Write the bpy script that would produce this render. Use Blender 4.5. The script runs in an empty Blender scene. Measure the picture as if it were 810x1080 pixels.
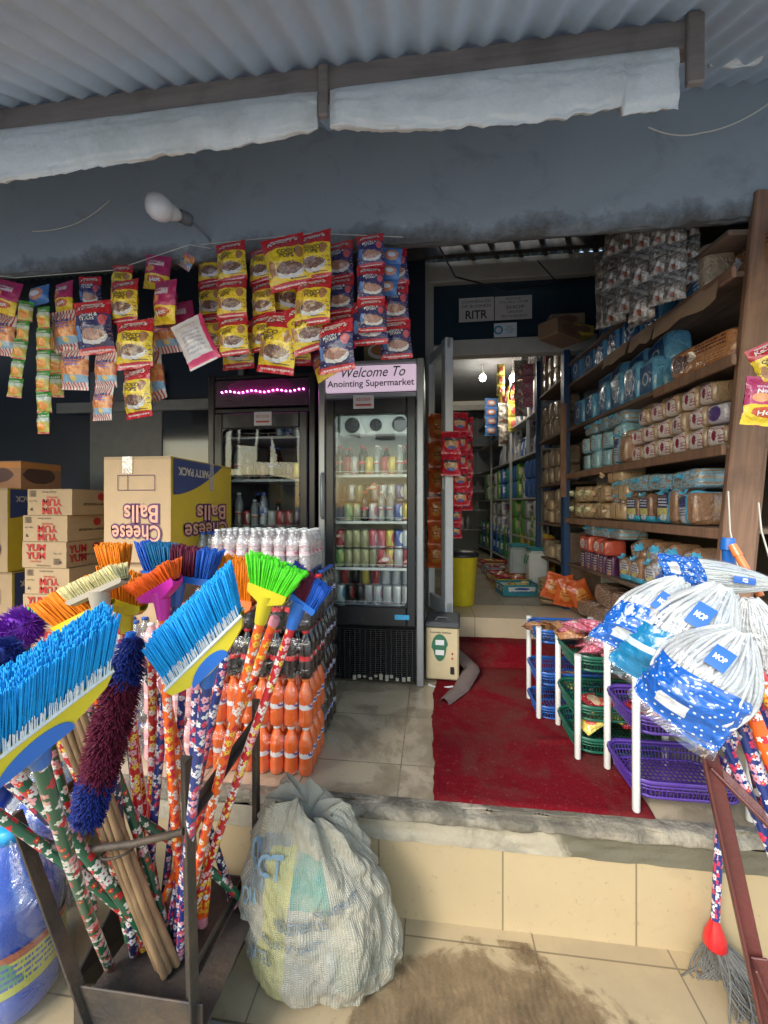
import bpy, math, random
from mathutils import Vector, Matrix, noise as mnoise
R = math.radians
PI = math.pi
random.seed(7)
sc = bpy.context.scene
col = sc.collection

# ------------------------------------------------------------------ camera, light, exposure
F = 425.0; CX = 405.0; CY = 533.0
YAW = R(6.7); CAM_H = 1.53
cam_d = bpy.data.cameras.new('camera'); cam = bpy.data.objects.new('camera', cam_d); col.objects.link(cam)
cam.location = (0, 0, CAM_H); cam.rotation_euler = (R(90), 0, YAW)
cam_d.sensor_fit = 'HORIZONTAL'; cam_d.sensor_width = 36; cam_d.lens = 36 * F / 810
cam_d.shift_y = -(540 - CY) / 1080 * (1080 / 810)
cam_d.clip_start = 0.05; cam_d.clip_end = 2000
sc.camera = cam
world = bpy.data.worlds.new('World'); sc.world = world; world.use_nodes = True
wn = world.node_tree; bg = wn.nodes['Background']
sky = wn.nodes.new('ShaderNodeTexSky'); sky.sky_type = 'NISHITA'; sky.sun_disc = False
SUN_EL, SUN_AZ = R(36), R(214)
sky.sun_elevation = SUN_EL; sky.sun_rotation = SUN_AZ
sky.air_density = 1.6; sky.dust_density = 1.0; sky.ozone_density = 1.0
wn.links.new(sky.outputs[0], bg.inputs[0]); bg.inputs[1].default_value = 0.15
sun_d = bpy.data.lights.new('sun', 'SUN'); sun_d.energy = 1.15; sun_d.angle = R(18); sun_d.color = (1, .98, .95)
sun = bpy.data.objects.new('sun', sun_d); col.objects.link(sun)
sdir = Vector((math.sin(SUN_AZ) * math.cos(SUN_EL), math.cos(SUN_AZ) * math.cos(SUN_EL), math.sin(SUN_EL)))
sun.rotation_euler = sdir.to_track_quat('Z', 'Y').to_euler()
sun.location = sdir * 20
sc.view_settings.view_transform = 'Standard'; sc.view_settings.look = 'None'
sc.view_settings.exposure = 1.32; sc.view_settings.gamma = 1
sc.render.engine = 'CYCLES'
cy = sc.cycles
cy.use_denoising = True; cy.max_bounces = 7; cy.diffuse_bounces = 4; cy.glossy_bounces = 3
cy.transparent_max_bounces = 16; cy.transmission_bounces = 4; cy.caustics_reflective = False; cy.caustics_refractive = False
cy.sample_clamp_indirect = 6
cy.use_adaptive_sampling = True; cy.adaptive_threshold = 0.02

FWD = Vector((-math.sin(YAW), math.cos(YAW), 0)); RGT = Vector((math.cos(YAW), math.sin(YAW), 0)); UP = Vector((0, 0, 1))
def P(px, py, Y):
    d = FWD + RGT * ((px - CX) / F) + UP * ((CY - py) / F)
    return Vector((0, 0, CAM_H)) + d * (Y / d.y)
def PX(px, py, X):
    d = FWD + RGT * ((px - CX) / F) + UP * ((CY - py) / F)
    return Vector((0, 0, CAM_H)) + d * (X / d.x)
def PZ(px, py, z):
    d = FWD + RGT * ((px - CX) / F) + UP * ((CY - py) / F)
    return Vector((0, 0, CAM_H)) + d * ((z - CAM_H) / d.z)
def M2(n, p): return n / F * (p - Vector((0, 0, CAM_H))).dot(FWD)   # n photo pixels at point p, in metres

# ------------------------------------------------------------------ materials
class NT:
    def __init__(s, name):
        s.m = bpy.data.materials.new(name); s.m.use_nodes = True
        s.t = s.m.node_tree; s.b = s.t.nodes['Principled BSDF']
    def n(s, kind, **k):
        nd = s.t.nodes.new('ShaderNode' + kind)
        for a, v in k.items(): setattr(nd, a, v)
        return nd
    def l(s, a, b): s.t.links.new(a, b)
    def val(s, inp, v):
        if isinstance(v, bpy.types.NodeSocket): s.l(v, inp)
        elif isinstance(v, (tuple, list)) and len(v) == 3 and inp.type == 'RGBA': inp.default_value = (*v, 1)
        else: inp.default_value = v
    def math(s, op, a, b=0.0, c=None):
        nd = s.n('Math', operation=op); s.val(nd.inputs[0], a); s.val(nd.inputs[1], b)
        if c is not None: s.val(nd.inputs[2], c)
        return nd.outputs[0]
    def vm(s, op, a, b=(0, 0, 0), out=0):
        nd = s.n('VectorMath', operation=op); s.val(nd.inputs[0], a); s.val(nd.inputs[1], b)
        return nd.outputs[out]
    def mix(s, f, a, b, blend='MIX'):
        nd = s.n('Mix', data_type='RGBA', blend_type=blend)
        s.val(nd.inputs[0], f); s.val(nd.inputs[6], a); s.val(nd.inputs[7], b)
        return nd.outputs[2]
    def noise(s, vec, scale, detail=4, rough=.55, out=0, dist=0):
        nd = s.n('TexNoise'); nd.inputs['Scale'].default_value = scale; nd.inputs['Detail'].default_value = detail
        nd.inputs['Roughness'].default_value = rough; nd.inputs['Distortion'].default_value = dist
        if vec is not None: s.l(vec, nd.inputs[0])
        return nd.outputs[out]
    def ramp(s, f, stops):
        nd = s.n('ValToRGB'); e = nd.color_ramp.elements
        while len(e) < len(stops): e.new(.5)
        for i, (p, c) in enumerate(stops):
            e[i].position = p; e[i].color = (*c, 1) if isinstance(c, (tuple, list)) else (c, c, c, 1)
        s.val(nd.inputs[0], f); return nd.outputs[0]
    def coord(s, which='Object'):
        return s.n('TexCoord').outputs[which]
    def bump(s, h, strength=.3, dist=.01):
        nd = s.n('Bump'); nd.inputs['Strength'].default_value = strength; nd.inputs['Distance'].default_value = dist
        s.l(h, nd.inputs['Height']); s.l(nd.outputs[0], s.b.inputs['Normal'])
    def fin(s, color, rough=.5, metal=0, coat=0, spec=.5):
        s.val(s.b.inputs['Base Color'], color); s.val(s.b.inputs['Roughness'], rough)
        s.val(s.b.inputs['Metallic'], metal); s.b.inputs['Coat Weight'].default_value = coat
        s.b.inputs['Coat Roughness'].default_value = .12
        s.b.inputs['Specular IOR Level'].default_value = spec
        return s.m
_mc = {}
def plain(name, c, rough=.5, metal=0, coat=0, vary=.25, scale=14, bump=0, bscale=60, spec=.5):
    """one colour, with the blotches and small wear real things have"""
    key = (name,)
    if key in _mc: return _mc[key]
    s = NT(name); co = s.coord()
    f = s.noise(co, scale, 5)
    d = s.math('MULTIPLY', s.math('SUBTRACT', f, .5), vary * 2)
    k = s.math('ADD', d, 1.0)
    nd = s.n('VectorMath', operation='SCALE'); nd.inputs[0].default_value = c; s.l(k, nd.inputs[3])
    if bump: s.bump(s.noise(co, bscale, 4), bump, .004)
    r = s.math('ADD', rough, s.math('MULTIPLY', d, .25))
    _mc[key] = s.fin(nd.outputs[0], r, metal, coat, spec)
    return _mc[key]
def prt(name, base, layers=(), rough=.32, metal=0, coat=.3, crinkle=.35, cscale=28, vary=.12, dirt=0):
    """printed surface: shapes laid out in the thing's own UVs. layer = (kind, cx, cy, hw, hh, colour [, wobble])"""
    key = (name,)
    if key in _mc: return _mc[key]
    s = NT(name); uv = s.coord('UV'); ob = s.coord('Object')
    nz = s.noise(ob, 18, 3, out=1)
    wob = s.vm('SCALE', s.vm('SUBTRACT', nz, (.5, .5, .5)))
    s.t.nodes[wob.node.name].inputs[3].default_value = .12
    uvw = s.vm('ADD', uv, wob)
    c = base
    first = True
    for L in layers:
        k = L[0]
        src = uvw if len(L) > 6 and L[6] else uv
        if k in 're':
            q = s.vm('DIVIDE', s.vm('SUBTRACT', src, (L[1], L[2], 0)), (L[3], L[4], 1))
            if k == 'r':
                q = s.vm('ABSOLUTE', q); sp = s.n('SeparateXYZ'); s.l(q, sp.inputs[0])
                f = s.math('LESS_THAN', s.math('MAXIMUM', sp.outputs[0], sp.outputs[1]), 1)
            else:
                sp = s.n('SeparateXYZ'); s.l(q, sp.inputs[0]); cb = s.n('CombineXYZ'); s.l(sp.outputs[0], cb.inputs[0]); s.l(sp.outputs[1], cb.inputs[1])
                f = s.math('LESS_THAN', s.vm('LENGTH', cb.outputs[0], out=1), 1)
            c = s.mix(f, c, L[5])
        elif k == 's':      # stripes: ('s', freq_u, freq_v, duty, v0, v1, colour)
            sp = s.n('SeparateXYZ'); s.l(uv, sp.inputs[0])
            t = s.math('ADD', s.math('MULTIPLY', sp.outputs[0], L[1]), s.math('MULTIPLY', sp.outputs[1], L[2]))
            f = s.math('LESS_THAN', s.math('FRACT', t), L[3])
            g = s.math('MULTIPLY', s.math('GREATER_THAN', sp.outputs[1], L[4]), s.math('LESS_THAN', sp.outputs[1], L[5]))
            c = s.mix(s.math('MULTIPLY', f, g), c, L[6])
        elif k == 't':      # lines of small print: ('t', cx, cy, hw, hh, colour, rows)
            q = s.vm('DIVIDE', s.vm('SUBTRACT', uv, (L[1], L[2], 0)), (L[3], L[4], 1)); qa = s.vm('ABSOLUTE', q)
            sp = s.n('SeparateXYZ'); s.l(qa, sp.inputs[0])
            f = s.math('LESS_THAN', s.math('MAXIMUM', sp.outputs[0], sp.outputs[1]), 1)
            s2 = s.n('SeparateXYZ'); s.l(q, s2.inputs[0])
            row = s.math('LESS_THAN', s.math('FRACT', s.math('MULTIPLY', s2.outputs[1], L[6] / 2)), .5)
            cb = s.n('CombineXYZ'); s.l(s.math('MULTIPLY', s2.outputs[0], 9), cb.inputs[0]); s.l(s.math('FLOOR', s.math('MULTIPLY', s2.outputs[1], L[6] / 2)), cb.inputs[1])
            g = s.math('GREATER_THAN', s.noise(cb.outputs[0], 2.2, 2), .45)
            c = s.mix(s.math('MULTIPLY', s.math('MULTIPLY', f, row), g), c, L[5])
        elif k == 'n':      # blotches inside a box: ('n', scale, threshold, colour, v0, v1)
            sp = s.n('SeparateXYZ'); s.l(uv, sp.inputs[0])
            g = s.math('MULTIPLY', s.math('GREATER_THAN', sp.outputs[1], L[4]), s.math('LESS_THAN', sp.outputs[1], L[5]))
            f = s.math('GREATER_THAN', s.noise(uv, L[1], 3), L[2])
            c = s.mix(s.math('MULTIPLY', f, g), c, L[3])
    f = s.noise(ob, 11, 5)
    c = s.mix(s.math('MULTIPLY', s.math('SUBTRACT', f, .35), vary * 2), c, (.12, .11, .1))
    if dirt:
        c = s.mix(s.math('MULTIPLY', s.math('GREATER_THAN', s.noise(ob, 7, 8, .7), .56), dirt), c, (.2, .16, .11))
    if crinkle:
        s.bump(s.math('ADD', s.noise(ob, cscale, 3, dist=1.2), s.math('MULTIPLY', s.noise(ob, cscale * 3, 2, dist=1), .4)), crinkle, .012)
    _mc[key] = s.fin(c, rough, metal, coat)
    return _mc[key]
def clear(name, tint=(.9, .93, .95), gloss=.22, rough=.12, crinkle=.5, cscale=20, milky=0.05):
    """thin clear film or pane: transparent, with a glossy skin and a little milkiness"""
    key = (name,)
    if key in _mc: return _mc[key]
    s = NT(name); s.t.nodes.remove(s.b); out = s.t.nodes['Material Output']
    tr = s.n('BsdfTransparent'); tr.inputs[0].default_value = (*tint, 1)
    gl = s.n('BsdfGlossy'); gl.inputs['Roughness'].default_value = rough; gl.inputs[0].default_value = (1, 1, 1, 1)
    df = s.n('BsdfDiffuse'); df.inputs[0].default_value = (.8, .82, .85, 1)
    fr = s.n('LayerWeight'); fr.inputs[0].default_value = .25
    if crinkle:
        b = s.n('Bump'); b.inputs['Strength'].default_value = crinkle; b.inputs['Distance'].default_value = .02
        s.l(s.noise(s.coord(), cscale, 4, dist=1.5), b.inputs['Height'])
        for q in (gl, df, fr): s.l(b.outputs[0], q.inputs['Normal'])
    m1 = s.n('MixShader'); m1.inputs[0].default_value = milky; s.l(tr.outputs[0], m1.inputs[1]); s.l(df.outputs[0], m1.inputs[2])
    m2 = s.n('MixShader')
    s.l(s.math('ADD', s.math('MULTIPLY', fr.outputs['Facing'], min(.5, .08 + gloss)), gloss * .35), m2.inputs[0])
    s.l(m1.outputs[0], m2.inputs[1]); s.l(gl.outputs[0], m2.inputs[2])
    s.l(m2.outputs[0], out.inputs[0])
    _mc[key] = s.m; return s.m
def glow(name, c, e):
    key = (name,)
    if key in _mc: return _mc[key]
    s = NT(name); s.fin(c, .4); s.b.inputs['Emission Color'].default_value = (*c, 1); s.b.inputs['Emission Strength'].default_value = e
    _mc[key] = s.m; return s.m
def floral(name, base, petals, scale=42.0):
    """cloth-patterned handle film: flowers scattered in the handle's own UV metres"""
    key = (name,)
    if key in _mc: return _mc[key]
    s = NT(name); uv = s.coord('UV')
    c = base
    for k, (sc_, r0, off) in enumerate(((scale, .40, 0.0), (scale * 1.35, .30, 3.7))):
        v = s.n('TexVoronoi', voronoi_dimensions='2D'); v.inputs['Scale'].default_value = sc_; v.inputs['Randomness'].default_value = .65
        q = s.vm('ADD', uv, (off, off * .37, 0)); s.l(q, v.inputs['Vector'])
        d = s.vm('SUBTRACT', q, v.outputs['Position'])
        sp = s.n('SeparateXYZ'); s.l(d, sp.inputs[0])
        a = s.math('ARCTAN2', sp.outputs[1], sp.outputs[0])
        pet = s.math('MULTIPLY', s.math('ABSOLUTE', s.math('COSINE', s.math('MULTIPLY', a, 2.5))), .17)
        ln = s.math('MULTIPLY', s.vm('LENGTH', d, out=1), sc_)
        f = s.math('LESS_THAN', ln, s.math('ADD', pet, r0 - .14))
        sp2 = s.n('SeparateColor'); s.l(v.outputs['Color'], sp2.inputs[0])
        pc = petals[0]
        for i, p2 in enumerate(petals[1:]):
            pc = s.mix(s.math('GREATER_THAN', sp2.outputs[0], .45 + .3 * i), pc, p2)
        f = s.math('MULTIPLY', f, s.math('GREATER_THAN', sp2.outputs[1], .12 if k == 0 else .5))
        c = s.mix(f, c, pc)
        c = s.mix(s.math('MULTIPLY', s.math('LESS_THAN', ln, .085), f), c, (.75, .5, .05) if k else (.5, .02, .04))
    _mc[key] = s.fin(c, .28, 0, .4); return s.m

# ------------------------------------------------------------------ mesh building
def NZ(x, y=0, z=0): return mnoise.noise(Vector((x, y, z)))
class MB:
    def __init__(s): s.v = []; s.f = []; s.mi = []; s.uv = []; s.sm = []
    def add(s, vs, fs, mat=0, uvs=None, M=None, smooth=False):
        o = len(s.v)
        s.v += [tuple(M @ Vector(p)) if M is not None else tuple(p) for p in vs]
        for i, f in enumerate(fs):
            s.f.append([o + k for k in f]); s.mi.append(mat); s.sm.append(smooth)
            s.uv.append([uvs[k] for k in f] if uvs else [(0, 0)] * len(f))
        return s
    def box(s, c, d, mat=0, M=None, faces=None):
        x, y, z = [q / 2 for q in d]; c = Vector(c)
        vs = [c + Vector((a * x, b * y, e * z)) for a in (-1, 1) for b in (-1, 1) for e in (-1, 1)]
        F_ = {'-x': ((0, 1, 3, 2), (1, 0, 0, 0)), }
        q = [((0, 1, 3, 2), 'x'), ((4, 6, 7, 5), 'X'), ((0, 4, 5, 1), 'y'), ((2, 3, 7, 6), 'Y'), ((0, 2, 6, 4), 'z'), ((1, 5, 7, 3), 'Z')]
        for f, ax in q:
            if faces and ax not in faces: continue
            uv = []
            for k in f:
                a, b, e = (k >> 2) & 1, (k >> 1) & 1, k & 1
                uv.append({'x': (1 - b, e), 'X': (b, e), 'y': (a, e), 'Y': (1 - a, e), 'z': (a, b), 'Z': (a, b)}[ax])
            o = len(s.v); s.v += [tuple(M @ vs[k]) if M is not None else tuple(vs[k]) for k in f]
            s.f.append([o, o + 1, o + 2, o + 3]); s.mi.append(mat); s.uv.append(uv); s.sm.append(False)
        return s
    def bbox(s, c, d, r=.004, mat=0, M=None):
        """box with chamfered edges"""
        hx, hy, hz = [q / 2 for q in d]; r = min(r, hx * .9, hy * .9, hz * .9); c = Vector(c)
        idx = {}; vs = []; uv = []
        for a in (-1, 1):
            for b in (-1, 1):
                for e in (-1, 1):
                    for k in range(3):
                        p = Vector((a * (hx - (r if k != 0 else 0)), b * (hy - (r if k != 1 else 0)), e * (hz - (r if k != 2 else 0))))
                        idx[a, b, e, k] = len(vs); vs.append(c + p); uv.append((p.x / (2 * hx) + .5, p.z / (2 * hz) + .5))
        fs = []
        for a in (-1, 1): fs.append([idx[a, b, e, 0] for b, e in ((-1, -1), (1, -1), (1, 1), (-1, 1))][::a])
        for b in (-1, 1): fs.append([idx[a, b, e, 1] for a, e in ((-1, -1), (1, -1), (1, 1), (-1, 1))][::-b])
        for e in (-1, 1): fs.append([idx[a, b, e, 2] for a, b in ((-1, -1), (1, -1), (1, 1), (-1, 1))][::e])
        for a in (-1, 1):
            for b in (-1, 1): fs.append([idx[a, b, -1, 0], idx[a, b, -1, 1], idx[a, b, 1, 1], idx[a, b, 1, 0]][::a * b])
            for e in (-1, 1): fs.append([idx[a, -1, e, 0], idx[a, 1, e, 0], idx[a, 1, e, 2], idx[a, -1, e, 2]][::a * e])
        for b in (-1, 1):
            for e in (-1, 1): fs.append([idx[-1, b, e, 1], idx[-1, b, e, 2], idx[1, b, e, 2], idx[1, b, e, 1]][::b * e])
        for a in (-1, 1):
            for b in (-1, 1):
                for e in (-1, 1): fs.append([idx[a, b, e, 0], idx[a, b, e, 1], idx[a, b, e, 2]][::a * b * e])
        return s.add(vs, fs, mat, uv, M)
    def tube(s, pts, r, n=8, mat=0, cap=True, M=None, smooth=True, flat=1.0):
        pts = [Vector(p) for p in pts]; k = len(pts)
        rs = r if isinstance(r, (list, tuple)) else [r] * k
        vs = []; uv = []; L = 0
        t0 = (pts[1] - pts[0]).normalized()
        a = t0.orthogonal().normalized()
        for i, p in enumerate(pts):
            t = (pts[min(i + 1, k - 1)] - pts[max(i - 1, 0)]).normalized()
            a = (a - t * a.dot(t)).normalized(); b = t.cross(a)
            if i: L += (p - pts[i - 1]).length
            for j in range(n + 1):
                w = 2 * PI * j / n
                vs.append(p + (a * math.cos(w) + b * math.sin(w) * flat) * rs[i]); uv.append((j / n * 2 * PI * max(rs), L))
        fs = [[i * (n + 1) + j, i * (n + 1) + j + 1, (i + 1) * (n + 1) + j + 1, (i + 1) * (n + 1) + j] for i in range(k - 1) for j in range(n)]
        s.add(vs, fs, mat, uv, M, smooth)
        if cap:
            s.add(vs[:n][::-1], [list(range(n))], mat, uv[:n][::-1], M); s.add(vs[-n - 1:-1], [list(range(n))], mat, uv[-n - 1:-1], M)
        return s
    def lathe(s, prof, n=14, mat=0, M=None, smooth=True, mats=None):
        vs = []; uv = []; k = len(prof)
        z0 = min(p[1] for p in prof); z1 = max(p[1] for p in prof)
        for r, z in prof:
            for j in range(n + 1):
                w = 2 * PI * j / n - PI / 2; vs.append((r * math.cos(w), r * math.sin(w), z)); uv.append((j / n, (z - z0) / (z1 - z0 + 1e-9)))
        for i in range(k - 1):
            fs = [[i * (n + 1) + j, i * (n + 1) + j + 1, (i + 1) * (n + 1) + j + 1, (i + 1) * (n + 1) + j] for j in range(n)]
            o = len(s.v)
            if i == 0:
                s.v += [tuple(M @ Vector(p)) if M is not None else tuple(p) for p in vs]; base = o
            for f in fs:
                s.f.append([base + q for q in f]); s.mi.append(mats[i] if mats else mat); s.sm.append(smooth); s.uv.append([uv[q] for q in f])
        return s
    def grid(s, fn, nu, nv, mat=0, M=None, smooth=True, flip=False, matfn=None):
        vs = []; uv = []
        for j in range(nv + 1):
            for i in range(nu + 1):
                u, v = i / nu, j / nv; vs.append(fn(u, v)); uv.append((u, v))
        for j in range(nv):
            for i in range(nu):
                f = [j * (nu + 1) + i, j * (nu + 1) + i + 1, (j + 1) * (nu + 1) + i + 1, (j + 1) * (nu + 1) + i]
                if flip: f = f[::-1]
                o = len(s.v)
                if i == 0 and j == 0:
                    base = o; s.v += [tuple(M @ Vector(p)) if M is not None else tuple(p) for p in vs]
                s.f.append([base + q for q in f]); s.mi.append(matfn((i + .5) / nu, (j + .5) / nv) if matfn else mat); s.sm.append(smooth); s.uv.append([uv[q] for q in f])
        return s
    def mesh(s, name, mats):
        me = bpy.data.meshes.new(name); me.from_pydata(s.v, [], s.f)
        if not isinstance(mats, (list, tuple)): mats = [mats]
        for m in mats: me.materials.append(m)
        me.polygons.foreach_set('material_index', s.mi); me.polygons.foreach_set('use_smooth', s.sm)
        ul = me.uv_layers.new(name='UVMap'); flat = [c for f in s.uv for p in f for c in p]
        ul.data.foreach_set('uv', flat); me.update(); return me
    def build(s, name, mats, parent=None, loc=None, rot=None, M=None):
        return link(name, s.mesh(name, mats), parent, loc, rot, M)
def link(name, me, parent=None, loc=None, rot=None, M=None):
    o = bpy.data.objects.new(name, me); col.objects.link(o)
    if parent is not None: o.parent = parent
    if M is not None: o.matrix_local = M
    if loc is not None: o.location = loc
    if rot is not None: o.rotation_euler = rot
    return o
def tag(o, label=None, cat=None, group=None, kind=None):
    for k, v in (('label', label), ('category', cat), ('group', group), ('kind', kind)):
        if v: o[k] = v
    return o
def thing(name, label, cat, loc=(0, 0, 0), rot=(0, 0, 0), group=None, M=None):
    o = link(name, None, None, loc, rot, M); o.empty_display_size = .05
    return tag(o, label, cat, group)
kids = {}
def copy_tree(o, parent=None, label=None, loc=None, rot=None, M=None):
    c = o.copy(); col.objects.link(c)
    if parent is not None: c.parent = parent
    if M is not None: c.matrix_world = M
    if loc is not None: c.location = loc
    if rot is not None: c.rotation_euler = rot
    if label: c['label'] = label
    for ch in list(o.children): copy_tree(ch, c)
    return c
def struct(name, mb, mats, **k): return tag(mb.build(name, mats, **k), kind='structure')
_tc = {}
def text_data(txt, size=1.0, bold=0.0, shear=0.0, sx=1.0, depth=0.0):
    """(verts, faces) of lettering, centred on the origin in the XZ plane, facing -Y"""
    key = (txt, bold, shear)
    if key not in _tc:
        cu = bpy.data.curves.new('t', 'FONT'); cu.body = txt; cu.size = 1; cu.offset = bold; cu.shear = shear
        cu.align_x = 'CENTER'; cu.align_y = 'CENTER'; cu.fill_mode = 'FRONT'; cu.resolution_u = 3; cu.space_line = .85
        ob = bpy.data.objects.new('t', cu); col.objects.link(ob); dg = bpy.context.evaluated_depsgraph_get(); dg.update()
        me = bpy.data.meshes.new_from_object(ob.evaluated_get(dg))
        vs = [(v.co.x, v.co.y) for v in me.vertices]; fs = [list(p.vertices) for p in me.polygons]
        bpy.data.objects.remove(ob); bpy.data.curves.remove(cu); bpy.data.meshes.remove(me)
        x0 = min(v[0] for v in vs); x1 = max(v[0] for v in vs); y0 = min(v[1] for v in vs); y1 = max(v[1] for v in vs)
        _tc[key] = ([(a - (x0 + x1) / 2, b - (y0 + y1) / 2) for a, b in vs], fs, x1 - x0, y1 - y0)
    vs, fs, w, h = _tc[key]
    return [(a * size * sx, b * size) for a, b in vs], fs, w * size * sx, h * size
def lettering(mb, txt, fn, w=None, size=None, bold=0.0, shear=0.0, mat=0, rot=0.0, h=None):
    """write txt onto surface fn(x, z) -> point; w = wanted width"""
    _, _, w1, h1 = text_data(txt, 1, bold, shear)
    if w is not None: sz = (w / w1)
    else: sz = size
    sx = 1.0
    if h is not None: sx = sz / (h / h1); sz = h / h1
    vs, fs, _, _ = text_data(txt, sz, bold, shear, sx)
    c, s_ = math.cos(rot), math.sin(rot)
    mb.add([fn(a * c - b * s_, a * s_ + b * c) for a, b in vs], fs, mat)
    return mb
def frame(origin, xdir, zdir):
    """matrix with local X along xdir and Z near zdir"""
    x = Vector(xdir).normalized(); z = Vector(zdir); z = (z - x * z.dot(x)).normalized(); y = z.cross(x)
    m = Matrix((x, y, z)).transposed().to_4x4(); m.translation = Vector(origin); return m
def framez(origin, xdir, zdir):
    """matrix whose Z runs exactly along zdir, X near xdir"""
    z = Vector(zdir).normalized(); x = Vector(xdir); x = (x - z * x.dot(z)).normalized(); y = z.cross(x)
    m = Matrix((x, y, z)).transposed().to_4x4(); m.translation = Vector(origin); return m
def jit(c, a=.1):
    k = 1 + random.uniform(-a, a); return tuple(min(1, q * k) for q in c)
ORD = ['first', 'second', 'third', 'fourth', 'fifth', 'sixth', 'seventh', 'eighth', 'ninth', 'tenth', 'eleventh', 'twelfth', 'thirteenth', 'fourteenth', 'fifteenth', 'sixteenth', 'seventeenth', 'eighteenth', 'nineteenth', 'twentieth']
# ------------------------------------------------------------------ setting materials
FL = .41; STEP = 1.49; IN = .70; GZ = .004
def tilemat(name, c, sx, sy, ox, oy, ax=('X', 'Y'), joint=.006, grime=.5, gcol=(.16, .13, .09), gs=1.8, thr=.5, rough=.35):
    s = NT(name); g = s.n('NewGeometry').outputs['Position']; sp = s.n('SeparateXYZ'); s.l(g, sp.inputs[0])
    def cell(a, w, o):
        t = s.math('DIVIDE', s.math('SUBTRACT', sp.outputs[a], o), w); fr = s.math('FRACT', t)
        e = s.math('LESS_THAN', s.math('MULTIPLY', s.math('MINIMUM', fr, s.math('SUBTRACT', 1, fr)), w), joint / 2)
        return e, s.math('FLOOR', t)
    e1, c1 = cell(ax[0], sx, ox); e2, c2 = cell(ax[1], sy, oy)
    j = s.math('MAXIMUM', e1, e2)
    cb = s.n('CombineXYZ'); s.l(c1, cb.inputs[0]); s.l(c2, cb.inputs[1])
    wn_ = s.n('TexWhiteNoise'); s.l(cb.outputs[0], wn_.inputs[0])
    k = s.math('ADD', .92, s.math('MULTIPLY', wn_.outputs[0], .14))
    nd = s.n('VectorMath', operation='SCALE'); nd.inputs[0].default_value = c; s.l(k, nd.inputs[3])
    fine = s.noise(g, 9, 8, .65)
    cc = s.mix(s.math('MULTIPLY', fine, .35), nd.outputs[0], tuple(q * .62 for q in c))
    big = s.noise(g, gs, 9, .62, dist=.6)
    st = s.ramp(big, [(thr - .03, 0), (thr + .02, .7), (thr + .12, 1)])
    st = s.math('MULTIPLY', st, s.ramp(s.noise(g, 14, 6, .7), [(.3, .55), (.7, 1)]))
    cc = s.mix(s.math('MULTIPLY', st, grime), cc, gcol)
    sp2 = s.ramp(s.noise(g, 46, 4, .7), [(.62, 0), (.7, 1)])
    cc = s.mix(s.math('MULTIPLY', sp2, .35), cc, gcol)
    cc = s.mix(j, cc, tuple(q * .45 for q in c))
    s.bump(s.math('SUBTRACT', s.math('MULTIPLY', fine, .15), j), .5, .003)
    return s.fin(cc, s.math('ADD', rough, s.math('MULTIPLY', st, .3)))
def rough_mat(name, c, c2, s1=3, thr=.5, amt=.8, bump=.5, bs=30, rough=.85, metal=0, streak=None):
    s = NT(name); g = s.coord('Object')
    if streak:
        mp = s.n('Mapping'); mp.inputs['Scale'].default_value = streak; s.l(g, mp.inputs[0]); v = mp.outputs[0]
    else: v = g
    a = s.ramp(s.noise(v, s1, 9, .65, dist=.4), [(thr - .12, 0), (thr + .12, 1)])
    cc = s.mix(s.math('MULTIPLY', a, amt), c, c2)
    b = s.noise(v, bs, 6, .6)
    cc = s.mix(s.math('MULTIPLY', b, .35), cc, tuple(q * .5 for q in c))
    s.bump(b, bump, .01)
    return s.fin(cc, rough, metal)
def wood(name, c, c2, axis=1, scale=2.2, rough=.7):
    s = NT(name); g = s.coord('Object'); mp = s.n('Mapping'); sc_ = [9, 9, 9]; sc_[axis] = .7; mp.inputs['Scale'].default_value = sc_; s.l(g, mp.inputs[0])
    a = s.noise(mp.outputs[0], scale, 8, .65, dist=1.2); b = s.noise(g, 5, 6, .6)
    cc = s.mix(s.ramp(a, [(.35, 0), (.65, 1)]), c, c2)
    cc = s.mix(s.math('MULTIPLY', s.ramp(b, [(.5, 0), (.7, 1)]), .45), cc, tuple(q * .35 for q in c2))
    s.bump(a, .4, .004); return s.fin(cc, rough)
m_dirt = rough_mat('earth', (.46, .46, .46), (.36, .36, .36), 1.2, .5, .7, .6, 20)
m_apron = tilemat('apron_tiles', (.50, .385, .225), .45, .30, .355, 1.13, grime=.35, gcol=(.26, .20, .12), gs=2.2, thr=.56)
m_riser = tilemat('riser_tiles', (.50, .385, .225), .45, 1.0, .255, -.4, ax=('X', 'Z'), grime=.25, thr=.62)
m_floor = tilemat('platform_tiles', (.60, .48, .32), .40, .40, -.13, 1.34, grime=.85, gcol=(.20, .145, .09), gs=2.4, thr=.51, rough=.25)
m_infloor = tilemat('inner_floor_tiles', (.40, .34, .25), .5, .5, .1, .1, grime=.6, gs=1.3, thr=.5)
m_sill = tilemat('sill_tiles', (.60, .48, .32), .42, 1.5, .32, -.4, ax=('X', 'Z'), grime=.2, thr=.6)
m_conc = rough_mat('old_concrete', (.34, .32, .28), (.15, .14, .12), 2.5, .5, .8, .7, 34)
m_kerb = rough_mat('chipped_render', (.46, .40, .30), (.11, .095, .07), 6, .45, .95, 1.0, 55)
m_grime = rough_mat('mossy_render', (.42, .37, .27), (.13, .12, .085), 2.2, .47, .9, .7, 30)
s = NT('stained_step_render'); gp = s.n('NewGeometry').outputs['Position']; sp = s.n('SeparateXYZ'); s.l(gp, sp.inputs[0])
n1 = s.noise(gp, 4, 9, .7, dist=.5); n2 = s.noise(gp, 26, 7, .7)
wet = s.ramp(s.math('ADD', s.math('MULTIPLY', s.math('SUBTRACT', sp.outputs[0], .42), 1.6), s.math('SUBTRACT', n1, .45)), [(.0, 0), (.12, 1)])
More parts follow.
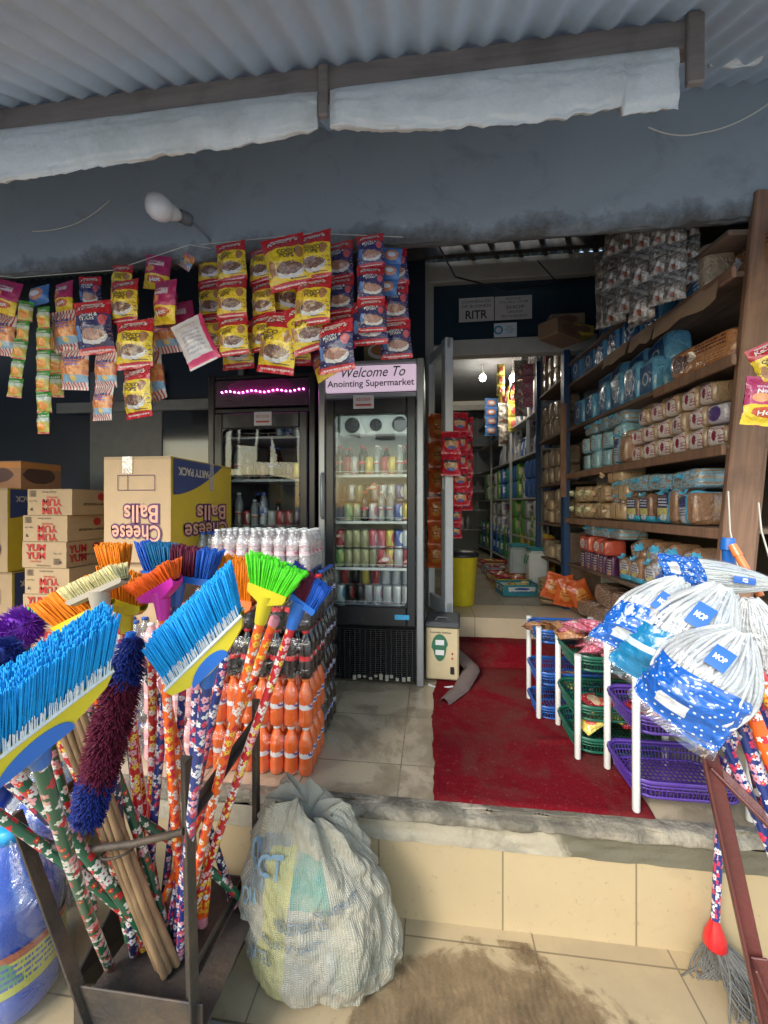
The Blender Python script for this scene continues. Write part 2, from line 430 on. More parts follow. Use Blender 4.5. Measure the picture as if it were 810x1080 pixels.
cc = s.mix(n2, (.46, .40, .29), (.30, .26, .19)); cc = s.mix(s.ramp(n1, [(.5, 0), (.6, .8)]), cc, (.22, .20, .15)); cc = s.mix(s.math('MULTIPLY', wet, .85), cc, (.10, .088, .055))
s.bump(n2, .8, .008); s.fin(cc, .8); m_grime = s.m
m_galv = rough_mat('galvanised_sheet', (.64, .78, .95), (.50, .62, .78), 1.3, .5, .8, .12, 22, .45, .0)
m_roofdark = rough_mat('dark_roof_sheet', (.10, .13, .12), (.05, .06, .055), 2, .5, .8, .3, 20, .6)
m_timber = wood('weathered_timber', (.30, .25, .22), (.20, .165, .15), 0)
m_rafter = wood('dark_rafter_timber', (.085, .08, .07), (.05, .045, .04), 1)
m_plank = wood('shelf_plank_timber', (.30, .165, .10), (.17, .095, .06), 2)
m_board = wood('shelf_board_timber', (.20, .13, .085), (.12, .075, .05), 1)
m_cream = plain('cream_painted_metal', (.46, .44, .38), .5, vary=.2)
m_navy = plain('dark_blue_painted_wall', (.016, .023, .036), .5, vary=.35, scale=3)
m_grey = plain('grey_painted_steel', (.16, .165, .165), .5)
m_inwall = plain('inner_wall_paint', (.34, .36, .37), .7, vary=.2, scale=3)
m_white = plain('white_plastic', (.72, .72, .69), .35, coat=.3, vary=.1)
m_alu = plain('white_aluminium', (.76, .77, .77), .35, vary=.12)
m_black = plain('black_plastic', (.018, .018, .02), .4, vary=.2)
m_glass = clear('window_glass', (.95, .97, .96), .06, .03, 0, milky=0)

# ------------------------------------------------------------------ the setting
g = MB(); g.grid(lambda u, v: ((u - .5) * 900, (v - .5) * 900, 0), 4, 4, smooth=False); struct('ground', g, m_dirt)
# trodden wet mud lying on the apron tiles is part of the apron sheet
def apron():
    s = NT('muddy_apron_tiles'); src = m_apron
    return src
g = MB(); g.grid(lambda u, v: (-3 + 6 * u, -.6 + (STEP + .6) * v, GZ), 1, 1, smooth=False); struct('tiled_apron', g, m_apron)
s = NT('wet_mud'); gp = s.n('NewGeometry').outputs['Position']; sp = s.n('SeparateXYZ'); s.l(gp, sp.inputs[0])
q = s.vm('DIVIDE', s.vm('SUBTRACT', gp, (.16, 1.08, 0)), (.50, .36, 1)); r_ = s.vm('LENGTH', q, out=1)
nz = s.noise(gp, 5, 8, .65, dist=1.0)
a = s.ramp(s.math('ADD', r_, s.math('MULTIPLY', s.math('SUBTRACT', nz, .5), 1.5)), [(.72, 1), (.86, .7), (1.0, 0)])
wv = s.n('TexWave'); wv.inputs['Scale'].default_value = 14; wv.inputs['Distortion'].default_value = 7; wv.inputs['Detail'].default_value = 3; s.l(gp, wv.inputs[0])
mc = s.mix(s.ramp(nz, [(.35, 0), (.65, 1)]), (.13, .085, .045), (.33, .225, .12)); mc = s.mix(s.math('MULTIPLY', wv.outputs['Fac'], .4), mc, (.24, .165, .09))
s.bump(s.math('ADD', nz, s.math('MULTIPLY', wv.outputs['Fac'], .3)), .6, .006)
s.fin(mc, .45); tr = s.n('BsdfTransparent'); mx = s.n('MixShader'); out = s.t.nodes['Material Output']
s.l(s.math('MULTIPLY', a, s.ramp(s.noise(gp, 30, 5, .7), [(.3, .45), (.6, 1)])), mx.inputs[0]); s.l(tr.outputs[0], mx.inputs[1]); s.l(s.b.outputs[0], mx.inputs[2]); s.l(mx.outputs[0], out.inputs[0])
g = MB(); g.grid(lambda u, v: (-.7 + 2.0 * u, .5 + .95 * v, GZ + .004), 1, 1, smooth=False); struct('mud', g, s.m)

def rgh(x, y, z, a=.01, f=9): return a * NZ(x * f, y * f, z * f)
# shop platform: tiled slab, tiled riser below a chipped lip
g = MB(); g.box((-.6, (STEP + 3.6) / 2 + .01, (FL - .002) / 2), (7.0, 3.6 - STEP - .02, FL - .002), faces='xXzYZ'); struct('platform', g, m_floor)
g = MB(); g.box((-.6, STEP + .004, .147), (7.0, .012, .294)); struct('step_riser', g, m_riser)
g = MB()
def kerb(u, v):
    x = -4 + 6.8 * u
    prof = [(STEP + .05, FL + .003), (STEP + .03, FL + .004), (STEP - .008, FL + .003), (STEP - .022, FL - .006), (STEP - .026, FL - .030), (STEP - .012, FL - .042), (STEP + .006, FL - .052)]
    t = v * (len(prof) - 1); i = min(int(t), len(prof) - 2); f = t - i
    y = prof[i][0] * (1 - f) + prof[i + 1][0] * f; z = prof[i][1] * (1 - f) + prof[i + 1][1] * f
    chip = max(0, NZ(x * 5, 3.3, v * 2) - .10) * .07 + max(0, NZ(x * 17, 1, v * 3)) * .018 + max(0, NZ(x * 50, 2, v * 9)) * .007
    if v > .25: y += chip; 
    return (x, y, z + (rgh(x, y, z, .006, 20) if v > .1 else 0) - (chip * .25 if .3 < v < .8 else 0))
g.grid(kerb, 520, 18); struct('platform_lip', g, m_kerb)
g = MB(); g.grid(lambda u, v: (-4 + 6.8 * u, STEP + .001 - .010 * (1 - v) + .014 * max(0, NZ(-4 * 9 + 61 * u, v * 3, 5)) , .292 + .075 * v), 400, 8)
struct('step_render', g, m_grime)
# raised, carpeted inner step and door sill
CSY = 2.87
g = MB(); g.box((1.9 - .75, CSY + .19, FL + .06), (2.3, .36, .145)); struct('inner_step', g, m_conc)
g = MB(); g.box((.95, 3.25, (FL + IN) / 2), (2.9, .42, IN - FL)); struct('door_sill', g, m_sill)
g = MB(); g.box((.5, 5.75, IN - .05), (4.4, 4.6, .1)); struct('inner_floor', g, m_infloor)
# beam over the front
g = MB()
def beam_pt(u, v):
    x = -5.5 + 10 * u
    p = [(1.80, 3.33), (1.80, 3.0), (1.80, 2.85), (1.80, 2.78), (1.803, 2.735), (1.812, 2.712), (1.83, 2.705), (1.87, 2.72), (1.87, 3.33)]
    t = v * 8; i = min(int(t), 7); f = t - i
    y = p[i][0] * (1 - f) + p[i + 1][0] * f; z = p[i][1] * (1 - f) + p[i + 1][1] * f
    a = NZ(x * 6, v * 9, 2)
    return (x, y + .004 * a, z + (.016 * a + .01 * NZ(x * 20, 0, 4) if .4 < v < .8 else 0))
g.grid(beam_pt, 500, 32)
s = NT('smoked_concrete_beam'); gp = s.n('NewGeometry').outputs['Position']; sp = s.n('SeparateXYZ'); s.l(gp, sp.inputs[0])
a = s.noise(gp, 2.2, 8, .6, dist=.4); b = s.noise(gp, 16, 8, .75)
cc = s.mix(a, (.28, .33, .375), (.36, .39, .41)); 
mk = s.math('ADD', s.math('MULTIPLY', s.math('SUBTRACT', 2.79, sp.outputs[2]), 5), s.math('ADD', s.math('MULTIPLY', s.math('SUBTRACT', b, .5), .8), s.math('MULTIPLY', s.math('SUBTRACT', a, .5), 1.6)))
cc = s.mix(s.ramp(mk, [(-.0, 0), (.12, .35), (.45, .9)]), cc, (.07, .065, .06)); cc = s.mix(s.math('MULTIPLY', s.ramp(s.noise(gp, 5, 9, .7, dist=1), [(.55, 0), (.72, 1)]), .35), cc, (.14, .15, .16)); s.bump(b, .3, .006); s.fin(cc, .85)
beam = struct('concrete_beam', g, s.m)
# walls round the shop
g = MB(); g.box((-2.75, 3.38, 2.05), (5.4, .16, 3.3)); struct('shop_wall', g, m_navy)
g = MB(); g.box((-5.3, 1.2, 1.6), (.1, 4.2, 3.4)); struct('light_block_left', g, m_navy)  # unseen wall, added to block light at the open left end
g = MB(); g.box((1.78, 2.6, 1.9), (.08, 1.75, 3.8)); struct('side_wall_right', g, rough_mat('dark_side_wall', (.09, .085, .08), (.05, .05, .05), 2))
g = MB(); g.box((1.62, 5.7, 2.0), (.08, 4.3, 2.7)); struct('inner_wall_right', g, m_inwall)
g = MB(); g.box((-.55, 5.7, 2.0), (.08, 4.3, 2.7)); struct('inner_wall_left', g, m_inwall)
g = MB(); g.box((.5, 7.9, 2.0), (2.3, .08, 2.7)); struct('inner_wall_back', g, m_inwall)
g = MB(); g.box((.5, 5.72, 3.34), (2.3, 4.3, .06)); struct('inner_ceiling', g, plain('dark_ceiling_board', (.12, .125, .13), .8))
g = MB(); g.box((2.2, 3.45, 1.9), (1.3, .12, 3.6)); g.box((-.16, 3.40, 3.0), (.2, .1, 1.3)); struct('shop_wall_right', g, m_navy)
# roofs
def corr(mb, x0, x1, y0, y1, zf, pitch=.076, amp=.011, nseg=8, wavy=0, ny=6):
    n = int((x1 - x0) / pitch * nseg)
    def fn(u, v):
        x = x0 + (x1 - x0) * u; y = y0 + (y1 - y0) * v
        if wavy and v == 1: y += wavy * math.sin(x * 9) + wavy * .7 * NZ(x * 5)
        return (x, y, zf(x, y) + amp * math.sin(2 * PI * x / pitch) + .004 * NZ(x * 2, y * 2))
    mb.grid(fn, n, ny); return mb
awz = lambda x, y: 2.92 + .60 * (y - 1.25)
g = MB(); corr(g, -4.5, 3.2, .62, 1.81, awz, pitch=.088, amp=.012)
struct('awning_roof', g, m_galv)
g = MB(); corr(g, -5.4, .02, 1.95, 3.5, lambda x, y: 3.60 + .02 * (3.5 - y)); corr(g, .02, 1.06, 1.95, 3.10, lambda x, y: 3.62, wavy=.02)
corr(g, 1.06, 2.4, 1.95, 3.5, lambda x, y: 3.62); corr(g, -.1, 1.2, 3.15, 4.3, lambda x, y: 3.655 + .01 * (y - 3), wavy=0)
struct('rear_roof', g, m_roofdark)
g = MB(); g.box((-.5, 1.90, 3.45), (10, .03, .5)); struct('beam_infill', g, m_roofdark)

# timber under the awning
pa = P(-60, 120, 1.25); pb = P(738, 33, 1.25)
pz = 2.862; 
t = thing('awning_purlin', 'long brown timber rail under the corrugated awning', 'timber rail', (0, 1.25, pz))
g = MB(); g.bbox(((-3.4 + pb.x) / 2, 0, 0), (pb.x + 3.4, .05, .082), .006); g.build('rail', m_timber, t)
g = MB(); g.bbox((pb.x - .03, -.028, -.055), (.045, .02, .20), .004); g.build('end_batten', m_timber, t)
xm = P(341, 120, 1.22).x
g = MB(); g.bbox((xm, -.031, -.05), (.03, .02, .16), .004); g.build('cleat', m_timber, t)
# rolled white tarpaulins hanging under the rail
def tarp(x0, x1, hang, label, y=1.235, zt=None, seed=0, sag=0):
    zt = zt or pz - .042
    def fn(u, v):
        x = x0 + (x1 - x0) * u
        h = hang(u) + .016 * NZ(x * 4, seed) + .010 * (1 - 2 * abs(NZ(x * 13, seed + 2))) + .004 * NZ(x * 50, seed)
        w = v * 2 * PI                                  # flattened roll, closed round
        rid = lambda a: 1 - 2 * abs(a); fold = .010 * NZ(x * 3 + v * 2, v * 7, seed) + .007 * rid(NZ(x * 5 + v * 9, v * 6, seed + 3)) + .008 * rid(NZ(x * 2.2 - v * 5, v * 14, seed + 8)) + .003 * NZ(x * 30, v * 20, seed)
        endp = min(1, min(u, 1 - u) * 30 + .35)
        yy = y - .012 + (.015 + fold) * math.cos(w) * endp
        zz = zt - h * (.5 - .5 * math.sin(w + PI)) * 1.0
        return (x, yy + fold * .7, zz + sag * math.sin(u * PI) + fold * .6)
    g = MB(); g.grid(lambda u, v: fn(u, v), 320, 56)
    tag(g.build('tarpaulin', m_tarp), label, 'tarpaulin', 'white tarpaulins rolled up under the awning')
m_tarp = rough_mat('dirty_white_tarp', (.84, .87, .86), (.52, .53, .48), 3.5, .56, .7, .8, 16, .55)
tarp(-3.3, xm - .02, lambda u: .175 - .055 * max(0, (u - .6) / .4), 'long rolled white tarpaulin hanging under the awning rail beside the light bulb side', seed=1)
tarp(xm + .02, pb.x - .07, lambda u: .110 + .05 * math.sin(min(1, u * 1.15) * PI * .8) ** 1 + .03 * (u > .85), 'short creased rolled white tarpaulin under the awning rail, ending at the batten', seed=2)
pe = P(746, 58, 1.6)
tarp(pe.x, pe.x + 1.0, lambda u: .09, 'greyish tarpaulin roll at the far right behind the awning rail', y=1.6, zt=pe.z + .04, seed=5)
bpy.data.objects['tarpaulin.002']['label'] = 'greyish tarpaulin roll beyond the end batten of the awning rail, higher and further back'
bpy.data.objects['tarpaulin']['label'] = 'long rolled white tarpaulin under the awning rail on the light bulb side'
# rafters and battens under the rear roof
for i in range(7):
    x = .02 + i * .19
    g = MB(); g.bbox((0, 0, 0), (.035, 1.5, .05), .004)
    o = g.build('rafter', m_rafter, None, (x + .05, 2.75, 3.56), (0, 0, R(-24)))
    tag(o, f'dark roof batten above the shop door, {ORD[i]} from the drinks cooler side', 'roof batten', 'battens under the rear roof above the door')
g = MB(); g.bbox((0, 0, 0), (3.2, .05, .07), .004); tag(g.build('roof_joist', m_rafter, None, (.9, 3.24, 3.54)), 'dark joist running above the cream door header', 'joist')

def wire(name, pts, r, mat, label, cat='cable', sag=0):
    n = 14; out_ = []
    for i in range(len(pts) - 1):
        for k in range(n):
            f = k / n; p = pts[i].lerp(pts[i + 1], f); p = p - Vector((0, 0, sag * 4 * f * (1 - f))); out_.append(p)
    out_.append(pts[-1]); g = MB(); g.tube(out_, r, 6); return tag(g.build(name, mat), label, cat)
m_wire = plain('white_cable', (.6, .58, .5), .5)
wire('cable', [P(684, 134, 1.72), P(740, 140, 1.72), P(812, 108, 1.70)], .0028, m_wire, 'pale cable looping across the beam under the grey tarpaulin roll', sag=.02)
wire('cable', [P(34, 244, 1.78), P(80, 236, 1.78), P(116, 211, 1.78)], .0022, m_wire, 'thin pale cable stuck to the beam beside the light bulb', sag=.01)
wire('cable', [P(462, 258, 2.5), P(480, 292, 2.6), P(535, 306, 2.9), P(625, 292, 3.2)], .006, m_black, 'thick black cable sagging in front of the cream door header', sag=.0)
wire('cable', [P(567, 275, 3.0), P(585, 295, 3.1), P(605, 300, 3.2)], .005, m_black, 'short black cable hanging below the roof joist by the header')
wire('string_line', [P(-30, 287, 1.72), P(15, 293, 1.72), P(120, 285, 1.74), P(200, 258, 1.76), P(222, 262, 1.76)], .0018, m_wire, 'thin string carrying the snack packets beside the light bulb', 'string')
wire('string_line', [P(212, 258, 1.77), P(330, 246, 1.76), P(425, 250, 1.78)], .0018, m_wire, 'thin string carrying the dense bunch of snack packets above the coolers', 'string')
# bulb under the beam
bt = thing('light_bulb', 'unlit white globe bulb in its socket under the concrete beam', 'light bulb')
bt_k = 1.3; bt.matrix_world = framez(P(188, 227, 1.66), (0, 1, .2), P(166, 218, 1.58) - P(188, 227, 1.66)) @ Matrix.Scale(1.3, 4)
g = MB(); g.lathe([(.0, .105), (.016, .103), (.030, .095), (.039, .08), (.041, .062), (.036, .044), (.026, .030)], 20); g.build('globe', plain('bulb_glass', (.80, .80, .82), .3, coat=.4, vary=.04), bt)
g = MB(); g.lathe([(.0265, .031), (.025, .02), (.019, .002), (.015, -.006)], 18); g.build('base', m_white, bt)
g = MB(); g.lathe([(.020, -.004), (.022, -.03), (.018, -.045), (0, -.046)], 18); g.tube([(0, 0, -.045), (0, .03, -.10), (0.0, .06, -.13)], .004, 6); g.build('socket', plain('grey_socket', (.15, .16, .18), .5), bt)

# ------------------------------------------------------------------ doorway, transom, signs
DY = 3.42
t = thing('door_frame', 'cream painted metal door frame with a dark transom panel above the shop door', 'door frame', (.6, DY, IN))
g = MB(); g.bbox((.12, 0, 2.13), (1.18, .10, .13), .006); g.bbox((.18, 0, 2.76), (1.62, .11, .17), .006); g.build('header', m_cream, t)
g = MB(); g.bbox((-.63, 0, 1.42), (.10, .10, 2.84), .006); g.build('jamb', m_cream, t)
g = MB(); g.bbox((.80, 0, 1.42), (.12, .10, 2.84), .006); g.build('jamb', m_cream, t)
g = MB(); g.box((.08, .02, 2.43), (1.32, .03, .49)); g.build('transom_panel', plain('dark_blue_transom', (.020, .040, .058), .35, coat=.3), t)
def sign(name, px0, py0, px1, py1, Y, base, texts, label, tilt=0, stickers=()):
    a = P(px0, py1, Y); b = P(px1, py0, Y); w = b.x - a.x; h = b.z - a.z
    t = thing(name, label, 'sign', ((a.x + b.x) / 2, Y, (a.z + b.z) / 2), (0, tilt, 0))
    g = MB(); g.bbox((0, 0, 0), (w, .008, h), .001); g.build('panel', base, t)
    for (tx, cx, cz, tw, th, c, bold) in texts:
        g = MB(); lettering(g, tx, lambda x, z: (x + cx * w, -.0055, z + cz * h), w=tw * w, h=th * h, bold=bold)
        g.build('lettering', c, t)
    return t
m_ink = plain('black_ink', (.03, .028, .03), .6, vary=.1)
m_paper = plain('aged_paper', (.50, .46, .42), .7, vary=.12)
sign('notice_board', 484, 313, 521, 340, DY - .07, m_paper, [('COMMENCED', 0, .33, .84, .12, m_ink, 0), ('OF BUSINESS', 0, .14, .84, .12, m_ink, 0), ('RITR', 0, -.22, .62, .36, m_ink, .02)],
     'pale notice on the transom with large letters RITR, beside a second notice')
sign('notice_board', 522, 311, 561, 338, DY - .07, m_paper, [('NOTICE', 0, .38, .4, .09, m_ink, 0), ('TO ALL OUR', 0, .24, .8, .09, m_ink, 0), ('SHOP', .05, .02, .5, .14, m_ink, 0), ('OPEN FROM', .05, -.18, .4, .1, m_ink, 0), ('MON TO SATURDAY', .02, -.36, .7, .1, m_ink, 0)],
     'pale notice on the transom covered in small lines of print')
m_teal = plain('teal_print', (.05, .30, .42), .5, vary=.1)
st = sign('notice_card', 521, 340, 545, 356, DY - .075, plain('white_card', (.62, .66, .68), .5, vary=.06), [('OPAY\nPAY HERE\nSCAN', .20, 0, .42, .5, m_teal, 0)],
     'small white card with a teal ring logo hanging under the two transom notices')
g = MB()
for k in range(24):
    a0, a1 = 2 * PI * k / 24, 2 * PI * (k + 1) / 24
    g.add([(-.055 + .036 * math.cos(a0), -.0055, .036 * math.sin(a0)), (-.055 + .036 * math.cos(a1), -.0055, .036 * math.sin(a1)), (-.055 + .022 * math.cos(a1), -.0055, .022 * math.sin(a1)), (-.055 + .022 * math.cos(a0), -.0055, .022 * math.sin(a0))], [[0, 1, 2, 3]])
g.build('logo', m_teal, st)
# glazed aluminium door standing open towards us
hx = P(452, 500, DY - .1); fx = P(474, 500, 2.92)
dt = thing('glass_door', 'white aluminium glazed shop door standing open at right angles to the doorway', 'door', (hx.x, hx.y, IN + .015))
L = math.hypot(fx.x - hx.x, fx.y - hx.y); dt.rotation_euler = (0, 0, math.atan2(fx.y - hx.y, fx.x - hx.x))
H = 2.02
g = MB(); g.bbox((L / 2, 0, .06), (L, .04, .12), .004); g.bbox((L / 2, 0, H - .04), (L, .04, .08), .004); g.bbox((.04, 0, H / 2), (.07, .05, H), .004); g.bbox((L - .04, 0, H / 2), (.08, .062, H), .006); g.build('stile_frame', m_alu, dt)
g = MB(); g.box((L / 2, 0, H / 2), (L - .13, .006, H - .17)); g.build('glass', m_glass, dt)
g = MB(); g.bbox((L - .04, -.03, 1.0), (.02, .03, .15), .004); g.bbox((L - .04, .03, 1.0), (.02, .03, .15), .004); g.build('handle', plain('dull_steel', (.35, .35, .35), .35, .8), dt)

# dark shopfront panels left of the coolers
def pan(name, px0, px1, py0, py1, Y, mat, label, cat, d=.04):
    a = P(px0, py1, Y); b = P(px1, py0, Y)
    g = MB(); g.bbox(((a.x + b.x) / 2, Y, (a.z + b.z) / 2), (abs(b.x - a.x), d, b.z - a.z), .004); return tag(g.build(name, mat), label, cat)
w = thing('shop_window', 'grey framed dark window between the stacked cartons and the violet lit cooler', 'window', (-1.95, 3.26, FL))
a = P(96, 640, 3.25); b = P(172, 372, 3.25); c = P(222, 372, 3.25)
g = MB(); g.bbox(((a.x + b.x) / 2 + 1.95, 0, 1.15), (b.x - a.x, .05, 2.3), .004); g.build('side_panel', m_grey, w)
g = MB(); g.bbox(((a.x + c.x) / 2 + 1.95, -.03, 1.98), (c.x - a.x + .6, .05, .09), .004); g.bbox((c.x + .28 + 1.95, -.005, 1.15), (.05, .05, 2.3), .004); g.build('frame', plain('grey_window_frame', (.22, .225, .22), .45), w)
g = MB(); g.box(((b.x + c.x) / 2 + 1.95 + .14, -.02, 1.1), (c.x - b.x + .26, .01, 1.7)); g.build('pane', plain('dark_pane', (.012, .015, .02), .08, coat=.6, vary=.1), w)
# ------------------------------------------------------------------ containers: cans and bottles
def can_mesh(mat, h=.125, r=.029, top=None):
    g = MB(); g.lathe([(0, .002), (r * .8, 0), (r, .008), (r, h - .012), (r * .86, h), (r * .84, h - .003), (0, h - .003)], 14, mats=[1, 1, 0, 0, 1, 1])
    return g.mesh('can', [mat, m_tin])
m_tin = plain('bare_aluminium', (.55, .55, .56), .3, .8)
def bottle_meshes(liquid, capm, labm, h=.25, r=.033, neck=.012, fill=.88, lab=(.38, .62), waist=.9):
    g = MB(); g.lathe([(0, .004), (r * .75, 0), (r * .98, .008), (r, h * .15), (r * waist, h * .36), (r * waist, h * .40), (r, h * .60), (r * .98, h * .68), (r * .8, h * .77), (neck * 1.25, h * .90), (neck, h * .93), (neck, h * .955)], 14)
    body = g.mesh('bottle_body', liquid)
    g = MB(); g.lathe([(neck * 1.02, h * .935), (neck * 1.25, h * .94), (neck * 1.25, h * .99), (neck * 1.1, h), (0, h)], 12); cap = g.mesh('cap', capm)
    g = MB(); rr = r * (waist + .035); z0, z1 = h * lab[0], h * lab[1]
    g.lathe([(rr, z0), (rr, z1)], 16); la = g.mesh('paper_label', labm) if labm else None
    return body, cap, la
_bk = {}
def bottle(kind, label, loc, cat='bottle', group=None, rz=0, parent=None, name='bottle'):
    if kind not in _bk: _bk[kind] = bottle_meshes(*BK[kind][0], **BK[kind][1])
    body, cap, la = _bk[kind]
    o = link(name, body, parent, loc, (0, 0, rz))
    if parent is None: tag(o, label, cat, group)
    link('cap', cap, o)
    if la: link('wrapper', la, o)
    return o
def liq(name, c, rough=.12, vary=.05): return plain(name, c, rough, coat=.6, vary=vary)
L_orange = liq('orange_drink', (.82, .13, .015)); L_cola = liq('cola_drink', (.012, .007, .006)); L_pink = liq('pink_drink', (.72, .36, .36))
L_water = clear('water_bottle_plastic', (.80, .88, .93), .5, .1, .4, 40, .12); L_clear = liq('pale_drink', (.30, .32, .32)); L_green = liq('green_drink', (.18, .34, .12)); L_white = liq('milky_drink', (.78, .70, .68))
C_white = plain('white_cap', (.75, .75, .73), .4); C_orange = plain('orange_cap', (.85, .20, .03), .4); C_red = plain('red_cap', (.55, .02, .03), .4); C_blue = plain('blue_cap', (.03, .10, .45), .4)
W_red = prt('red_bottle_wrapper', (.62, .02, .03), [('r', .25, .5, .10, .28, (.85, .8, .8), 1), ('r', .5, .95, .5, .03, (.8, .8, .8)), ('r', .72, .5, .09, .25, (.85, .8, .8), 1)], crinkle=.1)
W_blue = prt('blue_bottle_wrapper', (.05, .10, .42), [('r', .25, .5, .09, .3, (.85, .85, .9), 1), ('r', .5, .04, .5, .05, (.6, .6, .7))], crinkle=.1)
W_orange = prt('orange_bottle_wrapper', (.80, .76, .74), [('e', .25, .5, .15, .42, (.07, .09, .40)), ('e', .25, .5, .10, .22, (.9, .9, .9), 1), ('e', .65, .5, .12, .3, (.85, .22, .03))], crinkle=.1)
W_pink = prt('pink_bottle_wrapper', (.80, .60, .62), [('e', .25, .5, .15, .4, (.65, .12, .2), 1), ('r', .5, .9, .5, .08, (.7, .2, .25))], crinkle=.1)
W_plain = prt('mixed_wrapper', (.75, .75, .72), [('e', .25, .5, .16, .4, (.15, .3, .5), 1), ('r', .5, .1, .5, .1, (.6, .1, .1))], crinkle=.1)
BK = dict(orange=((L_orange, C_orange, W_orange), {}), orangew=((L_orange, C_white, W_orange), {}), cola=((L_cola, C_red, W_red), {}), rc=((L_cola, C_blue, W_blue), {}),
          pink=((L_pink, C_white, W_pink), {}), milky=((L_white, C_white, W_pink), {}), water=((L_water, C_blue, W_blue), {}), mixed=((L_clear, C_white, W_plain), {}), green=((L_green, C_white, W_plain), {}),
          slimred=((L_cola, C_red, W_red), dict(h=.2, r=.026)), slimwhite=((L_clear, C_white, W_plain), dict(h=.2, r=.026)), fat=((L_water, C_blue, W_blue), dict(h=.3, r=.042)))

# ------------------------------------------------------------------ the two glass door coolers
m_steel = plain('dull_silver_frame', (.33, .34, .35), .4, .5, vary=.15)
m_fblack = plain('cooler_black', (.010, .010, .012), .4, coat=.2, vary=.3)
m_fin = plain('cooler_white_liner', (.62, .66, .64), .4, vary=.1)
m_fdark = plain('cooler_dark_liner', (.10, .105, .12), .4, vary=.1)
m_wireshelf = plain('white_wire_shelf', (.7, .72, .7), .4, vary=.05)
def cooler(x0, x1, Y, H, label, liner, frame_m, hdr_mat, hdr_glow, lit, grille_h=.36, hdr_h=.20):
    W = x1 - x0; D = .58; hw = W / 2
    t = thing('drinks_cooler', label, 'drinks cooler', ((x0 + x1) / 2, Y, FL))
    g = MB(); th = .035
    g.box((-hw + th / 2, D / 2 + .05, H / 2), (th, D, H)); g.box((hw - th / 2, D / 2 + .05, H / 2), (th, D, H)); g.box((0, D + .05, H / 2), (W - 2 * th - .002, .03, H - .004))
    g.box((0, D / 2 + .05, H - .02), (W - 2 * th - .002, D - .01, .036)); g.box((0, D / 2 + .05, grille_h / 2 + .02), (W - 2 * th - .002, D - .01, grille_h - .03)); g.box((0, D / 2 + .05, H - hdr_h - .02), (W - 2 * th - .002, D - .012, .04))
    g.build('cabinet', m_fblack, t)
    # liner
    g = MB(); z0, z1 = grille_h + .05, H - hdr_h - .05; iw = W - .11
    g.box((-iw / 2, D / 2 + .05, (z0 + z1) / 2), (.012, D - .06, z1 - z0)); g.box((iw / 2, D / 2 + .05, (z0 + z1) / 2), (.012, D - .06, z1 - z0)); g.box((0, D, (z0 + z1) / 2), (iw - .014, .012, z1 - z0)); g.box((0, D / 2 + .05, z0 + .006), (iw - .014, D - .08, .012)); g.box((0, D / 2 + .05, z1 - .006), (iw - .014, D - .08, .012))
    g.build('liner', liner, t)
    # front frame
    g = MB(); fw = .045
    g.bbox((-hw + fw / 2, .02, (H + grille_h) / 2), (fw, .06, H - grille_h), .006); g.bbox((hw - fw / 2, .02, H / 2), (fw, .06, H), .006)
    g.bbox((0, .025, H - .012), (W - 2 * fw - .002, .05, .024), .004); g.bbox((0, .025, H - hdr_h), (W - 2 * fw - .002, .05, .03), .004)
    g.build('front_frame', frame_m, t)
    # header
    hd = MB(); hd.bbox((0, .012, H - hdr_h / 2 - .003), (W - 2 * fw - .004, .03, hdr_h - .058), .004); hd = hd.build('header_sign', hdr_mat, t)
    # door
    dz0, dz1 = grille_h + .01, H - hdr_h - .02; dw = W - 2 * fw - .01; bw = .055
    dr = MB()
    dr.bbox((-dw / 2 + bw / 2, .005, (dz0 + dz1) / 2), (bw, .05, dz1 - dz0), .006); dr.bbox((dw / 2 - bw / 2, .005, (dz0 + dz1) / 2), (bw, .05, dz1 - dz0), .006)
    dr.bbox((0, .005, dz1 - .05), (dw - 2 * bw - .002, .05, .10), .006); dr.bbox((0, .005, dz0 + .06), (dw - 2 * bw - .002, .05, .12), .006)
    # rounded corners of the glass opening
    for sx_ in (-1, 1):
        for zz, sz in ((dz1 - .10, -1), (dz0 + .12, 1)):
            cx_ = sx_ * (dw / 2 - bw); pts = [(cx_, -.0145, zz)]; r = .045
            for k in range(7):
                a = PI / 2 * k / 6; pts.append((cx_ - sx_ * (r - r * math.sin(a)), -.0145, zz + sz * (r - r * math.cos(a))))
            dr.add(pts, [[0, k, k + 1] for k in range(1, 7)])
    dr = dr.build('door', m_fblack, t)
    g = MB(); g.box((0, .008, (dz0 + dz1) / 2), (dw - 2 * bw, .006, dz1 - dz0 - .2)); g.build('glass', m_glass, dr)
    g = MB(); hx_ = -dw / 2 + .018 - .035
    g.tube([(hx_, -.02, 1.32), (hx_, -.045, 1.30), (hx_, -.048, 1.18), (hx_, -.045, 1.06), (hx_, -.02, 1.04)], .011, 8); g.build('handle', m_steel, dr)
    # wire shelves with a front rail
    return t, W, D, iw, z0, z1, hd, dr
def wire_shelf(t, iw, D, z, mat=None):
    g = MB(); g.bbox((0, D / 2 + .05, z), (iw - .03, D - .12, .008), .002); g.bbox((0, .115, z), (iw - .03, .012, .018), .003)
    g.tube([(-iw / 2 + .03, .115, z + .03), (iw / 2 - .03, .115, z + .03)], .002, 5)
    for k in range(5): g.tube([(-iw / 2 + .03 + (iw - .06) * k / 4, .115, z + .03), (-iw / 2 + .03 + (iw - .06) * k / 4, .115, z)], .002, 5)
    return g.build('shelf', mat or m_wireshelf, t)

